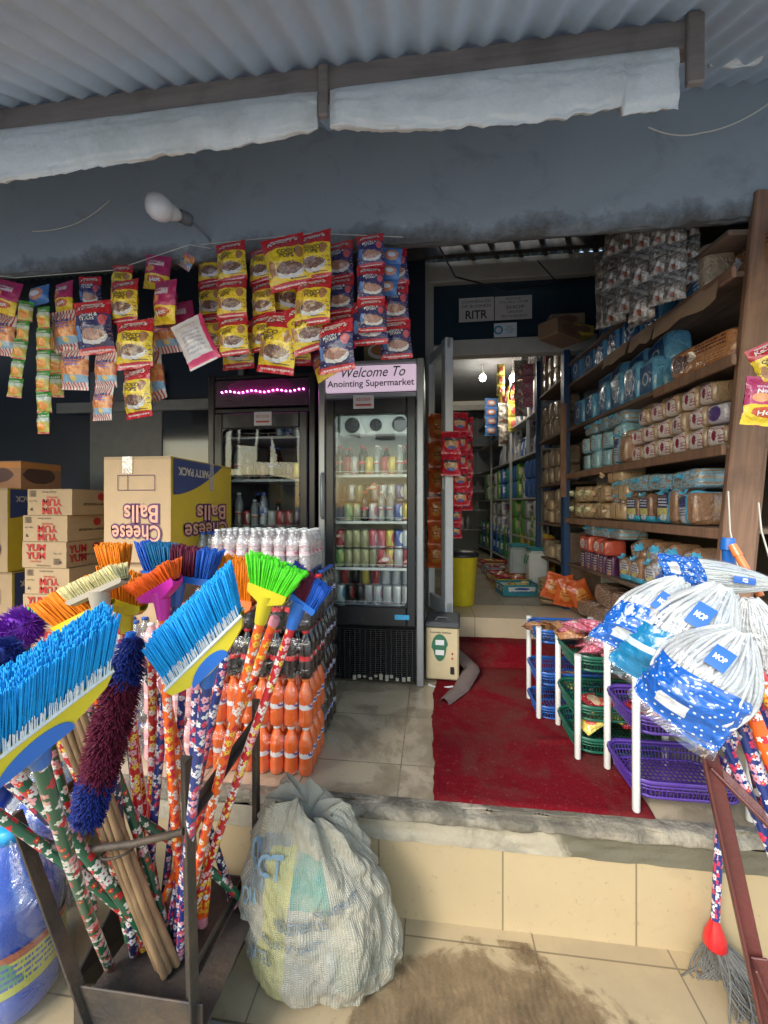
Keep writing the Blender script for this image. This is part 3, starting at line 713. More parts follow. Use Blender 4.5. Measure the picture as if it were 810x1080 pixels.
CA = P(336, 720, 2.5); CB = P(447, 720, 2.5)
m_signlit = glow('lit_pink_white_sign', (.62, .47, .58), .30)
ca = cooler(CA.x, CB.x, 2.5, 2.03, 'upright silver framed drinks cooler with a lit sign reading Welcome To above its glass door', m_fin, m_steel, m_signlit, 0, True, hdr_h=.22)
T, W, D, iw, z0, z1, hd, dr = ca; Hc = 2.03
g = MB(); lettering(g, 'Welcome To', lambda x, z: (x + .02, -.006, z + Hc - .075), w=.40, h=.062, shear=.35, bold=.004); g.build('lettering', m_ink, hd)
g = MB(); lettering(g, 'Anointing Supermarket', lambda x, z: (x, -.006, z + Hc - .15), w=.55, h=.055, bold=.012); g.build('lettering', plain('grey_ink', (.06, .04, .06), .6), hd)
# grille
g = MB(); gh = .33
for k in range(26): g.bbox((0, .012, .03 + k * .0125), (W - .11, .02, .006), .001)
for k in range(17): g.bbox((-W / 2 + .07 + k * (W - .14) / 16, .004, .185), (.008, .012, .31), .001)
g.box((0, .035, .18), (W - .1, .01, .33)); g.build('grille', m_fblack, T)
g = MB(); 
for k in range(11): g.bbox((-.10 + k * .034 + random.uniform(-.005, .005), -.003, .045 + random.uniform(-.01, .012)), (.022, .006, random.uniform(.012, .04)), .002)
g.build('grille_dust', plain('dried_mud', (.38, .34, .27), .9), T)
g = MB(); g.bbox((.20, -.0225, .43), (.09, .004, .03), .001); g.build('blue_sticker', plain('blue_sticker', (.05, .35, .60), .4), dr)
g = MB(); g.bbox((-.04, -.0225, 1.765), (.13, .004, .085), .001); st = g.build('sticker', plain('pale_sticker', (.55, .53, .52), .5), dr)
g = MB(); g.bbox((-.04, -.0255, 1.745), (.10, .002, .012), .0005); lettering(g, 'ICE COLD', lambda x, z: (x - .04, -.0262, z + 1.78), w=.09, h=.018, bold=.02); g.build('print', plain('sticker_red', (.45, .06, .05), .5), st)
# fan unit
g = MB(); g.bbox((0, .30, z1 - .085), (iw - .04, .10, .15), .012); fu = g.build('fan_unit', m_fin, T)
for k in (-1, 0, 1):
    g = MB(); r = .052 if k else .042
    g.lathe([(r, 0), (r, .006), (r * .92, .008), (r * .92, -.002)], 24, M=Matrix.Translation((k * .165, .249, z1 - .085)) @ Matrix.Rotation(R(90), 4, 'X'))
    for q in range(6):
        a = q * PI / 3; g.add([(k * .165 + .008 * math.cos(a), .245, z1 - .085 + .008 * math.sin(a)), (k * .165 + r * .88 * math.cos(a - .3), .243, z1 - .085 + r * .88 * math.sin(a - .3)), (k * .165 + r * .88 * math.cos(a + .38), .248, z1 - .085 + r * .88 * math.sin(a + .38))], [[0, 1, 2]])
    g.lathe([(r * .9, .0), (0, .0)], 20, M=Matrix.Translation((k * .165, .2485, z1 - .085)) @ Matrix.Rotation(R(90), 4, 'X'))
    g.build('fan', plain('dark_fan', (.05, .055, .06), .5), fu)
ledm = glow('cool_white_led', (.9, 1, .95), 5.0)
g = MB(); 
for k in range(24): g.bbox((iw / 2 - .018, .09, z0 + .06 + k * .054), (.010, .010, .024), .002)
g.build('led_strip', ledm, T)
g = MB(); g.bbox((0, .12, z1 - .012), (iw - .1, .03, .01), .002); g.build('lamp_tube', glow('cooler_lamp', (.9, 1, .96), 3.2), T)
# shelf heights from the photograph
def zpx(py, Y=2.62, px=391): return P(px, py, Y).z - FL
SH = [zpx(502), zpx(551), zpx(600), zpx(639)]
for z in SH: wire_shelf(T, iw, D, z)
cx0 = T.location.x; cz = T.location.z
def M_can(n, c, c2=(.7, .7, .66)): return prt(n, c, [('e', .25, .55, .14, .3, c2, 1), ('r', .5, .08, .5, .06, c2), ('t', .62, .5, .1, .3, c2, 6)], rough=.3, metal=.2, crinkle=0)
cans = dict(olive=M_can('olive_can', (.36, .34, .18), (.55, .52, .3)), silver=M_can('silver_can', (.55, .55, .54), (.55, .2, .25)), black=M_can('black_can', (.02, .02, .02), (.35, .05, .05)), red=M_can('red_can', (.45, .06, .07), (.7, .6, .5)),
            pinkc=M_can('pink_can', (.60, .16, .20), (.8, .7, .7)), blue=M_can('blue_can', (.08, .12, .36), (.7, .7, .7)), green=M_can('green_can', (.25, .38, .14), (.8, .8, .3)), white=M_can('white_can', (.66, .68, .68), (.2, .35, .5)), yellow=M_can('yellow_can', (.70, .55, .12), (.6, .1, .1)), dark=M_can('dark_red_can', (.10, .04, .05), (.3, .25, .2)))
_cm = {}
def can(kind, loc, label, h=.125, r=.029, group=None):
    k = (kind, h, r)
    if k not in _cm: _cm[k] = can_mesh(cans[kind], h, r)
    return tag(link('drink_can', _cm[k], None, loc, (0, 0, random.uniform(-.5, .5))), label, 'can', group)
def row(kinds, z, y, x0, x1, where, w=None):
    n = len(kinds)
    for i, k in enumerate(kinds):
        x = x0 + (x1 - x0) * (i + .5) / n
        pos = f'{ORD[i]} from handle side'
        p = (x, y + random.uniform(-.01, .01), z)
        if k in cans: can(k, p, f'{CN[k]} drink can {where}, {pos}')
        elif k: bottle(k[1:] if k[0] == '_' else k, f'{BN[k[1:] if k[0] == "_" else k]} {where}, {pos}', p, rz=random.uniform(-.6, .6))
CN = dict(olive='olive green', silver='silver', black='black', red='red', pinkc='pink', blue='blue', green='lime green', white='white', yellow='yellow', dark='dark red')
BN = dict(slimred='slim red capped bottle', slimwhite='slim white capped bottle', mixed='clear bottle', green='green bottle', pink='pink bottle', milky='milky bottle', orange='orange bottle', rc='blue capped cola', cola='red capped cola', water='blue capped water bottle', orangew='orange bottle with white cap', fat='large water bottle')
xl, xr = cx0 - iw / 2 + .02, cx0 + iw / 2 - .03
B0 = 2.5
row(['slimred', 'red', 'silver', 'slimred', 'yellow', 'slimwhite', 'red', 'yellow', 'slimwhite', 'slimred'], FL + SH[0] + .006, B0 + .17, xl, xr, 'front row, top lit cooler shelf')
row(['slimred', 'slimred', 'pinkc', 'slimred', 'red', 'slimwhite', 'slimred', 'pinkc', 'slimred', 'slimwhite'], FL + SH[0] + .006, B0 + .27, xl, xr, 'rear row, top lit cooler shelf')
row(['dark', 'green', 'olive', 'slimred', 'silver', 'slimwhite', 'slimwhite', 'blue', 'yellow'], FL + SH[1] + .006, B0 + .17, xl, xr, 'front row, second lit cooler shelf')
row(['dark', 'white', 'olive', 'black', 'silver', 'white', 'white', 'blue', 'white'], FL + SH[1] + .13 + .006, B0 + .28, xl, xr, 'stacked rear, second lit cooler shelf')
row(['dark', 'white', 'olive', 'black', 'silver', 'white', 'white', 'blue', 'yellow'], FL + SH[1] + .006, B0 + .28, xl, xr, 'rear lower, second lit cooler shelf')
row(['green', 'olive', 'olive', 'olive', 'olive', 'red', 'yellow', 'silver', 'red'], FL + SH[2] + .006, B0 + .17, xl, xr, 'lower layer, third lit cooler shelf')
for i, k in enumerate(['red', 'olive', 'olive', 'olive', 'pinkc', 'pinkc', 'yellow', 'blue', 'white']):
    can(k, (xl + (xr - xl) * (i + .5) / 9, B0 + .172, FL + SH[2] + .132), f'{CN[k]} drink can upper layer, third lit cooler shelf, {ORD[i]} from handle side')
row(['white', 'black', 'black', 'silver', 'silver', 'silver', 'silver', 'silver'], FL + SH[3] + .006, B0 + .17, xl, xr, 'front row, fourth lit cooler shelf')
for i, k in enumerate(['red', 'black', 'yellow', 'red', 'white', 'white', 'white']):
    can(k, (xl + (xr - xl) * (i + .5) / 7, B0 + .29, FL + SH[3] + .10), f'{CN[k]} drink can standing rear, fourth lit cooler shelf, {ORD[i]} from handle side', h=.13)
for i in range(7):
    x = xl + (xr - xl) * (i + .5) / 7
    o = bottle('water', f'clear water bottle lying on lit cooler floor, {ORD[i]} from handle side', (x, B0 + .14 + .0, FL + z0 + .05)); o.rotation_euler = (R(-88), 0, R(random.uniform(-25, 25)))
# folded snack cards leaning among the cans
def card(px, py, Y, w, label, c):
    p = P(px, py, Y); g = MB(); g.add([(-w, 0, 0), (w, .01, 0), (w * .5, .03, w * 1.3), (-w, .03, 0), (w, .04, 0), (w * .5, .034, w * 1.3)], [[0, 1, 2], [3, 5, 4], [0, 2, 5, 3], [1, 4, 5, 2]], 0, [(0, 0), (1, 0), (.5, 1)] * 2)
    tag(g.build('sandwich_pack', c, None, p), label, 'sandwich pack')
m_sand = prt('sandwich_pack_print', (.62, .22, .15), [('e', .5, .3, .25, .2, (.8, .7, .6), 1)])
card(356, 567, 2.62, .03, 'small red triangular pack beside the handle side cans, third lit cooler shelf', m_sand)
card(405, 593, 2.60, .045, 'red cream triangular pack leaning on cans, third lit cooler shelf', m_sand)
card(430, 594, 2.60, .035, 'red triangular pack at the hinge end, third lit cooler shelf', m_sand)
card(392, 516, 2.62, .04, 'brown triangular pack lying atop cans, second lit cooler shelf', m_sand)

# violet lit cooler
DA = P(220, 720, 2.56); DB = P(333, 720, 2.56)
m_vio = prt('dark_violet_header', (.045, .018, .04), [('e', .5, .75, .35, .3, (.16, .02, .10), 1)], rough=.25)
t2 = cooler(DA.x, DB.x, 2.56, 1.99, 'upright black drinks cooler with a row of violet lights above its dark glass door', m_fdark, m_fblack, m_vio, 0, False, hdr_h=.24)
T2, W2, D2, iw2, z02, z12, hd2, dr2 = t2
g = MB()
for k in range(20):
    x = -W2 / 2 + .10 + k * (W2 - .18) / 19; g.lathe([(0, -.006), (.005, -.003), (.006, 0), (.005, .003), (0, .006)], 8, M=Matrix.Translation((x, -.010, 1.99 - .115 + .006 * math.sin(k * 1.1))))
g.build('led_strip', glow('violet_led', (1, .18, .75), 9), hd2)
g = MB(); g.bbox((0, .10, 1.0), (.008, .008, 1.1), .002, M=Matrix.Translation((iw2 / 2 - .02, 0, 0))); g.build('lamp_tube', glow('blue_violet_lamp', (.30, .22, 1), 1.0), T2)
g = MB(); g.bbox((.02, -.0225, 1.69), (.12, .004, .09), .001); st = g.build('sticker', plain('pale_sticker', (.55, .53, .52), .5), dr2)
g = MB(); g.bbox((.02, -.0255, 1.67), (.09, .002, .012), .0005); lettering(g, 'ICE COLD', lambda x, z: (x + .02, -.0262, z + 1.705), w=.09, h=.018, bold=.02); g.build('print', plain('sticker_red', (.45, .06, .05), .5), st)
S2 = [P(290, y, 2.7).z - FL for y in (462, 507, 558, 610)]
for z in S2: wire_shelf(T2, iw2, D2, z, plain('dim_wire_shelf', (.4, .41, .42), .4))
x2 = T2.location.x; xl2, xr2 = x2 - iw2 / 2 + .03, x2 + iw2 / 2 - .04; B2 = 2.56
for zi, (ks, wh) in enumerate((([None, None, None, None, None, 'white', 'blue', 'white', 'blue'], 'top violet cooler shelf'),
                    (['mixed', 'dark', None, 'dark', 'rc', None, 'dark', 'yellow', 'blue'], 'front, second violet cooler shelf'),
                    (['mixed', 'red', 'slimwhite', 'water', 'silver', 'red', 'red', 'dark', 'green'], 'front, third violet cooler shelf'),
                    (['red', 'dark', 'rc', 'orange', 'dark', 'blue', 'black', 'silver', 'dark'], 'fourth violet cooler shelf'))):
    row(ks, FL + S2[zi] + .006, B2 + .19, xl2, xr2, wh)
row(['dark', 'rc', 'blue', 'slimred', 'dark', 'rc', 'dark'], FL + S2[2] + .006, B2 + .32, xl2, xr2, 'rear, third violet cooler shelf')
row(['rc', 'dark', 'white', 'rc', 'dark', 'black', 'blue'], FL + S2[1] + .006, B2 + .32, xl2, xr2, 'rear, second violet cooler shelf')
row(['cola', 'dark', 'rc', 'red', 'dark', 'cola', 'blue'], FL + z02 + .012, B2 + .19, xl2, xr2, 'floor of violet cooler')
# stabiliser beside the cooler
sp_ = P(449, 727, 2.56); se = P(484, 727, 2.56)
W = se.x - sp_.x; H = .33
t = thing('voltage_stabiliser', 'cream voltage stabiliser box with a green dial panel standing beside the lit cooler', 'stabiliser', ((sp_.x + se.x) / 2, 2.56, FL + .02), (0, 0, R(-4)))
m_cr = plain('cream_painted_case', (.62, .50, .30), .45, vary=.12)
g = MB(); g.bbox((0, .13, H / 2), (W, .26, H), .01); g.build('case', m_cr, t)
g = MB(); g.bbox((0, .12, H + .018), (W + .012, .27, .035), .01); g.tube([(-.05, .04, H + .03), (-.03, .04, H + .055), (.03, .04, H + .055), (.05, .04, H + .03)], .006, 6); g.build('top_cover', plain('dark_grey_cover', (.07, .075, .08), .5), t)
g = MB(); pts = [(-.065 + .05 + .050 * math.cos(a) * (1.05 if math.sin(a) > 0 else .8), -.003, H * .62 + .085 * math.sin(a)) for a in [2 * PI * k / 24 for k in range(24)]]
g.add(pts + [(p[0], .004, p[2]) for p in pts], [list(range(24))] + [[k, (k + 1) % 24, 24 + (k + 1) % 24, 24 + k] for k in range(24)]); pnl = g.build('dial_panel', plain('green_dial_panel', (.035, .15, .085), .4), t)
for z in (.72, .53):
    g = MB(); g.bbox((-.015, -.006, H * z), (.055, .006, .032), .002); g.build('meter', plain('meter_white', (.75, .75, .72), .3, vary=.03), pnl)
g = MB(); 
for k in range(2): g.lathe([(0, 0), (.006, 0), (.006, .006), (0, .007)], 10, M=Matrix.Translation((.062, 0, H * (.52 - .09 * k))) @ Matrix.Rotation(R(90), 4, 'X'))
g.build('indicator_lamp', plain('red_lamp_lens', (.55, .05, .03), .3), t)
g = MB(); g.bbox((.062, -.004, H * .20), (.024, .01, .045), .002); g.build('switch', m_black, t)
g = MB(); lettering(g, 'Automatic Stabilizer', lambda x, z: (x - .01, -.0012, z + H * .91), w=W * .66, h=.011, bold=.02); g.build('lettering', m_ink, t)
wire('cable', [P(452, 722, 2.53), P(462, 726, 2.50), P(478, 724, 2.47)], .006, m_white, 'white cable lying on the tiles under the stabiliser')
g = MB(); g.grid(lambda u, v: (.09 * u, .07 * v, .004 * NZ(u * 3, v * 3) + .004), 6, 6); tag(g.build('paper_scrap', plain('white_paper', (.7, .69, .64), .7, vary=.05), None, P(452, 662, 2.60), (0, R(6), R(15))), 'crumpled white paper lying on top of the voltage stabiliser', 'paper')
# ------------------------------------------------------------------ bread rack by the right hand wall
SA = Vector((1.20, 1.86, 0)); SB = Vector((1.08, 3.36, 0)); SL = (SB - SA).length; SD = (SB - SA).normalized(); SN = Vector((SD.y, -SD.x, 0))  # SN points to the wall
def SP(s, d, z): return SA + SD * s + SN * d + Vector((0, 0, z))
LV = [2.66, 2.49, 2.14, 1.785, 1.435, 1.075, .74]
rk = thing('bread_rack', 'rough timber shelving stacked with bread and cellophane packs beside the shop door', 'shelving', (SA.x, SA.y, FL))
off = Vector((SA.x, SA.y, FL)); ang = math.atan2(SD.y, SD.x)
for i, z in enumerate(LV):
    def bd(u, v):
        return None
    g = MB(); n = 30
    Lb = SL + .12
    g.bbox((0, 0, 0), (.42, Lb, .022), .003)
    nm = g.build('shelf_board', m_board, rk, SP(SL / 2, .21, z - .012) - off, (0, 0, ang - PI / 2))
    if i in (1, 2, 3, 4):
        g = MB(); g.bbox((0, 0, 0), (.02, .5 if i < 3 else Lb - .02, .045), .004); g.build('edge_batten', m_plank, rk, SP(.15 if i < 3 else SL / 2, -.006, z - .025) - off, (0, 0, ang - PI / 2))
# posts
a = P(806, 215, 1.80); b = P(768, 600, 1.80); bb = P(752, 770, 1.80)
mid = (a + bb) / 2; M = framez(mid - off, (1, -.05, 0), a - bb)
g = MB(); g.bbox((.02, 0, 0), (.125, .035, (a - bb).length + .1), .006); g.build('front_post', m_plank, rk, M=M)
g = MB(); g.bbox((.09, .05, .0), (.05, .06, (a - bb).length + .1), .006); g.build('front_post', m_plank, rk, M=M)
p = SP(SL + .03, .0, 0); g = MB(); g.bbox((0, 0, 0), (.05, .05, 2.35), .005); g.build('rear_post', plain('blue_painted_post', (.015, .05, .13), .5), rk, Vector((p.x, p.y, 1.60)) - off)
g = MB(); g.bbox((-.028, -.02, 0), (.045, .02, .75), .004); g.build('rear_strip', m_plank, rk, Vector((p.x, p.y, P(600, 475, 3.38).z)) - off)
g = MB(); g.bbox((0, 0, 0), (.02, SL, 2.6), .003); g.build('back_panel', plain('rack_back_board', (.06, .045, .03), .7), rk, SP(SL / 2, .43, 1.7) - off, (0, 0, ang - PI / 2))
g = MB(); g.bbox((0, 0, 0), (.40, .02, .9), .003); g.build('end_panel', m_board, rk, SP(SL + .02, .21, .86) - off, (0, 0, ang - PI / 2))

def pack_mesh(name, w, d, h, mat, r=.25, bulge=.12, seed=0, top=.10, nu=9, nv=7):
    """soft rectangular pack: rounded box, centred, standing on z=0; front faces -Y; print runs on u=x, v=z"""
    g = MB()
    vs = []; 
    def sp(a, b):   # superellipse corner
        return math.copysign(abs(a) ** b, a)
    NUu, NV = 28, 12
    def fn(u, v):
        th = 2 * PI * u - PI / 2; ph = PI * (v - .5)
        e1, e2 = .28 + r * .3, .28 + r * .3
        cp = sp(math.cos(ph), e2); 
        x = w / 2 * sp(math.cos(th), e1) * cp; y = d / 2 * sp(math.sin(th), e1) * cp; z = h / 2 + h / 2 * sp(math.sin(ph), e2)
        nzv = NZ(x * 16 + seed, y * 16, z * 16) * .06 + NZ(x * 45 + seed, y * 45, z * 45) * .03
        k = 1 + bulge * nzv * 3
        z = z * (1 + top * NZ(x * 12 + seed, y * 9, 3)) if z > h * .3 else z
        return (x * k, y * k, max(0, z))
    me_v = [[fn(i / NUu, j / NV) for i in range(NUu + 1)] for j in range(NV + 1)]
    flat = [p for r_ in me_v for p in r_]; uv = [(p[0] / w + .5, p[2] / h) for p in flat]
    fs = [[j * (NUu + 1) + i, j * (NUu + 1) + i + 1, (j + 1) * (NUu + 1) + i + 1, (j + 1) * (NUu + 1) + i] for j in range(NV) for i in range(NUu)]
    g.add(flat, fs, 0, uv, None, True)
    return g.mesh(name, mat)
def tuft(mb, o, d, n=7, r=.03, mat=1):
    """gathered end of a cellophane wrapper"""
    o = Vector(o); d = Vector(d).normalized(); a = d.orthogonal().normalized(); b = d.cross(a); pts = [o]
    k = 16
    for i in range(k):
        w = 2 * PI * i / k; q = r * (.6 + .5 * random.random()); pts.append(o + d * (.4 * r + .8 * r * random.random()) + (a * math.cos(w) + b * math.sin(w)) * q)
    mb.add(pts, [[0, i + 1, (i + 1) % k + 1] for i in range(k)], mat); return mb
brown = (.42, .24, .11); crust = (.58, .38, .20)
PK = {
 'lightblue': (dict(w=.17, d=.13, h=.215), prt('light_blue_pack', (.12, .40, .64), [('r', .52, .45, .36, .36, (.02, .12, .32)), ('e', .52, .45, .17, .18, (.55, .65, .7)), ('e', .52, .45, .11, .12, (.03, .14, .35)), ('r', .08, .5, .06, .5, (.30, .50, .60))], coat=1, crinkle=1.3, rough=.2, cscale=20), 'blue round emblem pack'),
 'bigblue': (dict(w=.26, d=.14, h=.24), prt('big_blue_pack', (.03, .24, .52), [('e', .42, .55, .26, .30, (.50, .30, .18)), ('r', .93, .5, .10, .5, (.45, .33, .2)), ('t', .75, .3, .08, .2, (.7, .8, .9), 5)], coat=1, crinkle=1.3, rough=.2, cscale=20), 'large blue pack with a tan round window'),
 'orange': (dict(w=.38, d=.15, h=.15), prt('orange_cellophane_pack', (.48, .20, .07), [('e', .22, .5, .14, .3, (.10, .03, .02), 1), ('t', .68, .68, .22, .16, (.12, .03, .02), 3), ('t', .68, .3, .22, .12, (.66, .34, .14), 3)], coat=1, crinkle=1.3, rough=.2, cscale=20), 'long orange brown loaf wrapped in clear film'),
 'white': (dict(w=.112, d=.15, h=.098), prt('white_pink_pack', (.84, .74, .68), [('n', 7, .60, (.30, .02, .07), .25, .8), ('e', .40, .52, .10, .24, (.32, .02, .07), 1), ('t', .45, .84, .32, .08, (.45, .1, .2), 2), ('r', .92, .5, .10, .5, (.45, .30, .17)), ('t', .72, .3, .14, .2, (.4, .1, .2), 3)], coat=1, crinkle=1.3, rough=.2, cscale=20), 'white red-figured pack'),
 'purplew': (dict(w=.112, d=.15, h=.098), prt('white_purple_pack', (.66, .60, .66), [('e', .45, .5, .3, .36, (.10, .05, .25), 1), ('t', .5, .88, .3, .06, (.1, .05, .25), 1)], coat=1, crinkle=1.3, rough=.2, cscale=20), 'white purple-printed pack'),
 'teal': (dict(w=.125, d=.15, h=.125), prt('teal_window_pack', (.36, .66, .76), [('r', .18, .5, .14, .5, (.33, .20, .11)), ('r', .62, .52, .12, .3, (.62, .72, .74)), ('t', .62, .5, .1, .2, (.1, .3, .4), 4)], coat=1, crinkle=1.3, rough=.2, cscale=20), 'teal windowed pack'),
 'brown': (dict(w=.17, d=.17, h=.115), prt('plain_bread_bag', crust, [('n', 9, .55, (.55, .40, .24), 0, 1), ('r', .5, .5, .02, .5, (.3, .16, .08), 1)], coat=1, crinkle=1.3, rough=.2, cscale=20), 'plain brown loaf'),
 'bluey': (dict(w=.12, d=.16, h=.17), prt('blue_yellow_bread_pack', (.26, .13, .07), [('r', .5, .10, .5, .14, (.05, .42, .66), 1), ('r', .45, .62, .34, .22, (.05, .07, .16)), ('r', .45, .38, .34, .12, (.66, .60, .22)), ('t', .45, .66, .26, .14, (.75, .75, .78), 3), ('e', .5, .2, .2, .1, (.7, .75, .75), 1)], coat=1, crinkle=1.3, rough=.2, cscale=20), 'blue yellow bread pack'),
 'bluew': (dict(w=.14, d=.16, h=.17), prt('blue_white_bread_pack', (.10, .46, .68), [('r', .28, .5, .25, .42, (.62, .66, .7)), ('r', .28, .72, .25, .16, (.04, .06, .2)), ('t', .28, .45, .2, .2, (.1, .12, .3), 5), ('r', .85, .45, .2, .5, (.33, .18, .10))], coat=1, crinkle=1.3, rough=.2, cscale=20), 'bright blue sided bread'),
 'topbag': (dict(w=.22, d=.18, h=.10), prt('pale_blue_bun_bag', (.42, .30, .19), [('n', 7, .48, (.25, .50, .66), 0, 1), ('n', 15, .62, (.75, .76, .74), 0, 1)], coat=1, crinkle=1.3, rough=.2, cscale=20), 'bag of buns with blue print lying on top'),
 'redbox': (dict(w=.10, d=.14, h=.11), prt('red_white_pack', (.66, .10, .05), [('e', .5, .5, .3, .3, (.75, .7, .66), 1), ('t', .5, .5, .22, .2, (.6, .05, .04), 4)], coat=1, crinkle=1.3, rough=.2, cscale=20), 'red emblem pack'),
 'purple': (dict(w=.085, d=.14, h=.17), prt('purple_biscuit_pack', (.09, .015, .07), [('t', .5, .6, .3, .3, (.75, .7, .72), 6), ('r', .5, .1, .5, .06, (.6, .55, .55)), ('e', .5, .3, .25, .12, (.6, .3, .2), 1)], coat=1, crinkle=1.3, rough=.2, cscale=20), 'dark purple pack'),
 'brownblue': (dict(w=.12, d=.15, h=.16), prt('brown_loaf_blue_end', (.36, .19, .10), [('r', .5, .12, .5, .15, (.06, .45, .68), 1), ('e', .5, .55, .32, .3, (.60, .56, .50), 1), ('t', .5, .6, .25, .2, (.1, .12, .3), 4), ('e', .5, .38, .2, .08, (.7, .6, .15), 1)], coat=1, crinkle=1.3, rough=.2, cscale=20), 'blue-tipped brown loaf'),
 'cello': (dict(w=.24, d=.18, h=.12), prt('clear_bag_brown_snacks', (.20, .11, .07), [('n', 14, .52, (.38, .24, .15), 0, 1), ('n', 30, .62, (.62, .6, .58), 0, 1)], coat=1, crinkle=1.0, rough=.2), 'shiny clear bag of brown snacks'),
 'paper': (dict(w=.12, d=.14, h=.16), prt('brown_paper_pack', (.36, .25, .15), [('s', 5, 0, .18, 0, 1, (.52, .40, .28)), ('n', 9, .66, (.62, .55, .46), 0, 1)], coat=1, crinkle=1.3, rough=.2, cscale=20), 'brown wrapped bread pack'),
 'flower': (dict(w=.13, d=.13, h=.12), prt('bread_bag_flower_end', crust, [('n', 10, .55, (.52, .42, .26), 0, 1), ('e', .3, .4, .16, .16, (.75, .74, .4), 1)], coat=1, crinkle=1.3, rough=.2, cscale=20), 'yellow-tipped bread bag'),
}
_pk = {}
def pk(kind, s, lev, label, dz=0, depth=.09, rot=0, tip=0, z=None, hscale=None):
    d, mat, nm = PK[kind]
    key = (kind, random.randrange(3))
    if key not in _pk: _pk[key] = pack_mesh('pack', seed=key[1] * 13.7, mat=mat, **d)
    zz = (LV[lev] if z is None else z) + dz
    p = SP(s, depth, zz)
    # local front (-Y) must face the aisle (-SN): local X runs along -SD (u from far to near)
    M = frame(p, -SD, (0, 0, 1)) @ Matrix.Rotation(R(rot + random.uniform(-9, 9)), 4, 'Z') @ Matrix.Rotation(R(tip + random.uniform(-2.5, 2.5)), 4, 'Y') @ Matrix.Diagonal((random.uniform(.93, 1.06), 1, random.uniform(.92, 1.06), 1))
    o = link('bread_pack', _pk[key], None, M=M)
    if kind in ('bluey', 'bluew', 'brownblue', 'brown', 'orange', 'flower', 'topbag'):
        g = MB(); random.seed(hash(kind) % 97 if False else len(label)); tuft(g, (-d['w'] / 2 * .95 if kind in ('brown', 'flower') else 0, -d['d'] / 2, d['h'] * (.5 if kind in ('brown', 'flower', 'orange', 'topbag') else .9)), (-1, -.6, .3) if kind in ('brown', 'flower', 'orange') else (0, -.5, 1), r=.028, mat=0)
        g.build('twisted_end', {'brown': PK['flower'][1], 'flower': plain('pale_yellow_film', (.62, .6, .35), .3, coat=.6)}.get(kind, plain('blue_film', (.10, .45, .66), .3, coat=.6)) if kind != 'orange' else m_clearfilm, o)
    return tag(o, label, 'bread pack')
m_clearfilm = plain('crumpled_clear_film', (.55, .50, .46), .15, coat=1, vary=.3)
SHN = ['top', 'second', 'third', 'fourth', 'fifth', 'sixth', 'lowest']
def line(kind, s0, n, step, lev, where='', dz=0, depth=.09, extra='', **k):
    for i in range(n):
        pk(kind, s0 + i * step + random.uniform(-.018, .018), lev, f'{PK[kind][2]}, {where}{SHN[lev]} bread rack shelf, {ORD[i]} of its row{extra}', dz=dz, depth=depth + random.uniform(-.008, .012), **k)
def sx(px, Y0=None):      # distance along the shelf front that shows at photo column px
    d = FWD + RGT * ((px - CX) / F); k = d.x / d.y   # X = k*Y ; SA + SD*s
    return (k * SA.y - SA.x) / (SD.x - k * SD.y)
# second shelf
pk('orange', sx(752), 1, 'brown snack pack at the near end of the second bread rack shelf', dz=.0, depth=.20)
pk('bigblue', sx(722), 1, 'large blue pack with tan round window near the end of the second shelf', depth=.09)
line('lightblue', sx(682), 3, .19, 1)
line('lightblue', sx(640), 4, .17, 1, where='far group, ', extra='')
# cardboard strips tucked under the goods
for i, (a0, a1, dr_) in enumerate(((762, 694, .10), (692, 668, .085), (664, 640, .08))):
    s0, s1 = sx(a0), sx(a1); g = MB()
    g.grid(lambda u, v: (-.012 - .02 * v + .004 * NZ(u * 5, v * 5, i), (u - .5) * (s1 - s0), -v * dr_ * (1 + .25 * NZ(u * 3, i))), 12, 5)
    g.grid(lambda u, v: (-.008 - .02 * v + .004 * NZ(u * 5, v * 5, i), (u - .5) * (s1 - s0), -v * dr_ * (1 + .25 * NZ(u * 3, i))), 12, 5, flip=True)
    M = frame(SP((s0 + s1) / 2, 0, LV[1]), SN, (0, 0, 1)); 
    tag(g.build('cardboard_flap', plain('corrugated_cardboard', (.36, .25, .16), .8, vary=.2), None, M=M), f'brown cardboard flap under the second bread rack shelf, {ORD[i]} from near post', 'cardboard', 'cardboard flaps hanging from the bread rack')
for i in range(4): pk('lightblue', sx(668) + i * .2, 1, f'blue emblem pack tossed on top, second bread rack shelf, {ORD[i]} from near post', dz=.215, depth=.16, tip=82)
# third shelf
for i in range(4): pk('lightblue', sx(664) + i * .2, 2, f'blue emblem pack lying flat on top, third bread rack shelf, {ORD[i]} from near post', dz=.215, depth=.16, tip=84)
for i in range(4): pk('brown', sx(742) + i * .2, 3, f'plain loaf lying atop the white packs, fourth bread rack shelf, {ORD[i]} from near post', dz=.20 if i == 0 else .298, depth=.20)
for i in range(3): pk('topbag', sx(643) + i * .17, 3, f'blue printed bun bag atop the teal packs, fourth bread rack shelf, {ORD[i]} outward', dz=.252, depth=.12)
for i in range(3): pk('topbag', sx(642) + i * .17, 5, f'blue printed bun bag atop the red packs, sixth bread rack shelf, {ORD[i]} outward', dz=.235, depth=.12)
pk('orange', sx(728), 2, 'long orange brown loaf in clear film, near end of third bread rack shelf', depth=.10)
line('lightblue', sx(676), 6, .165, 2)
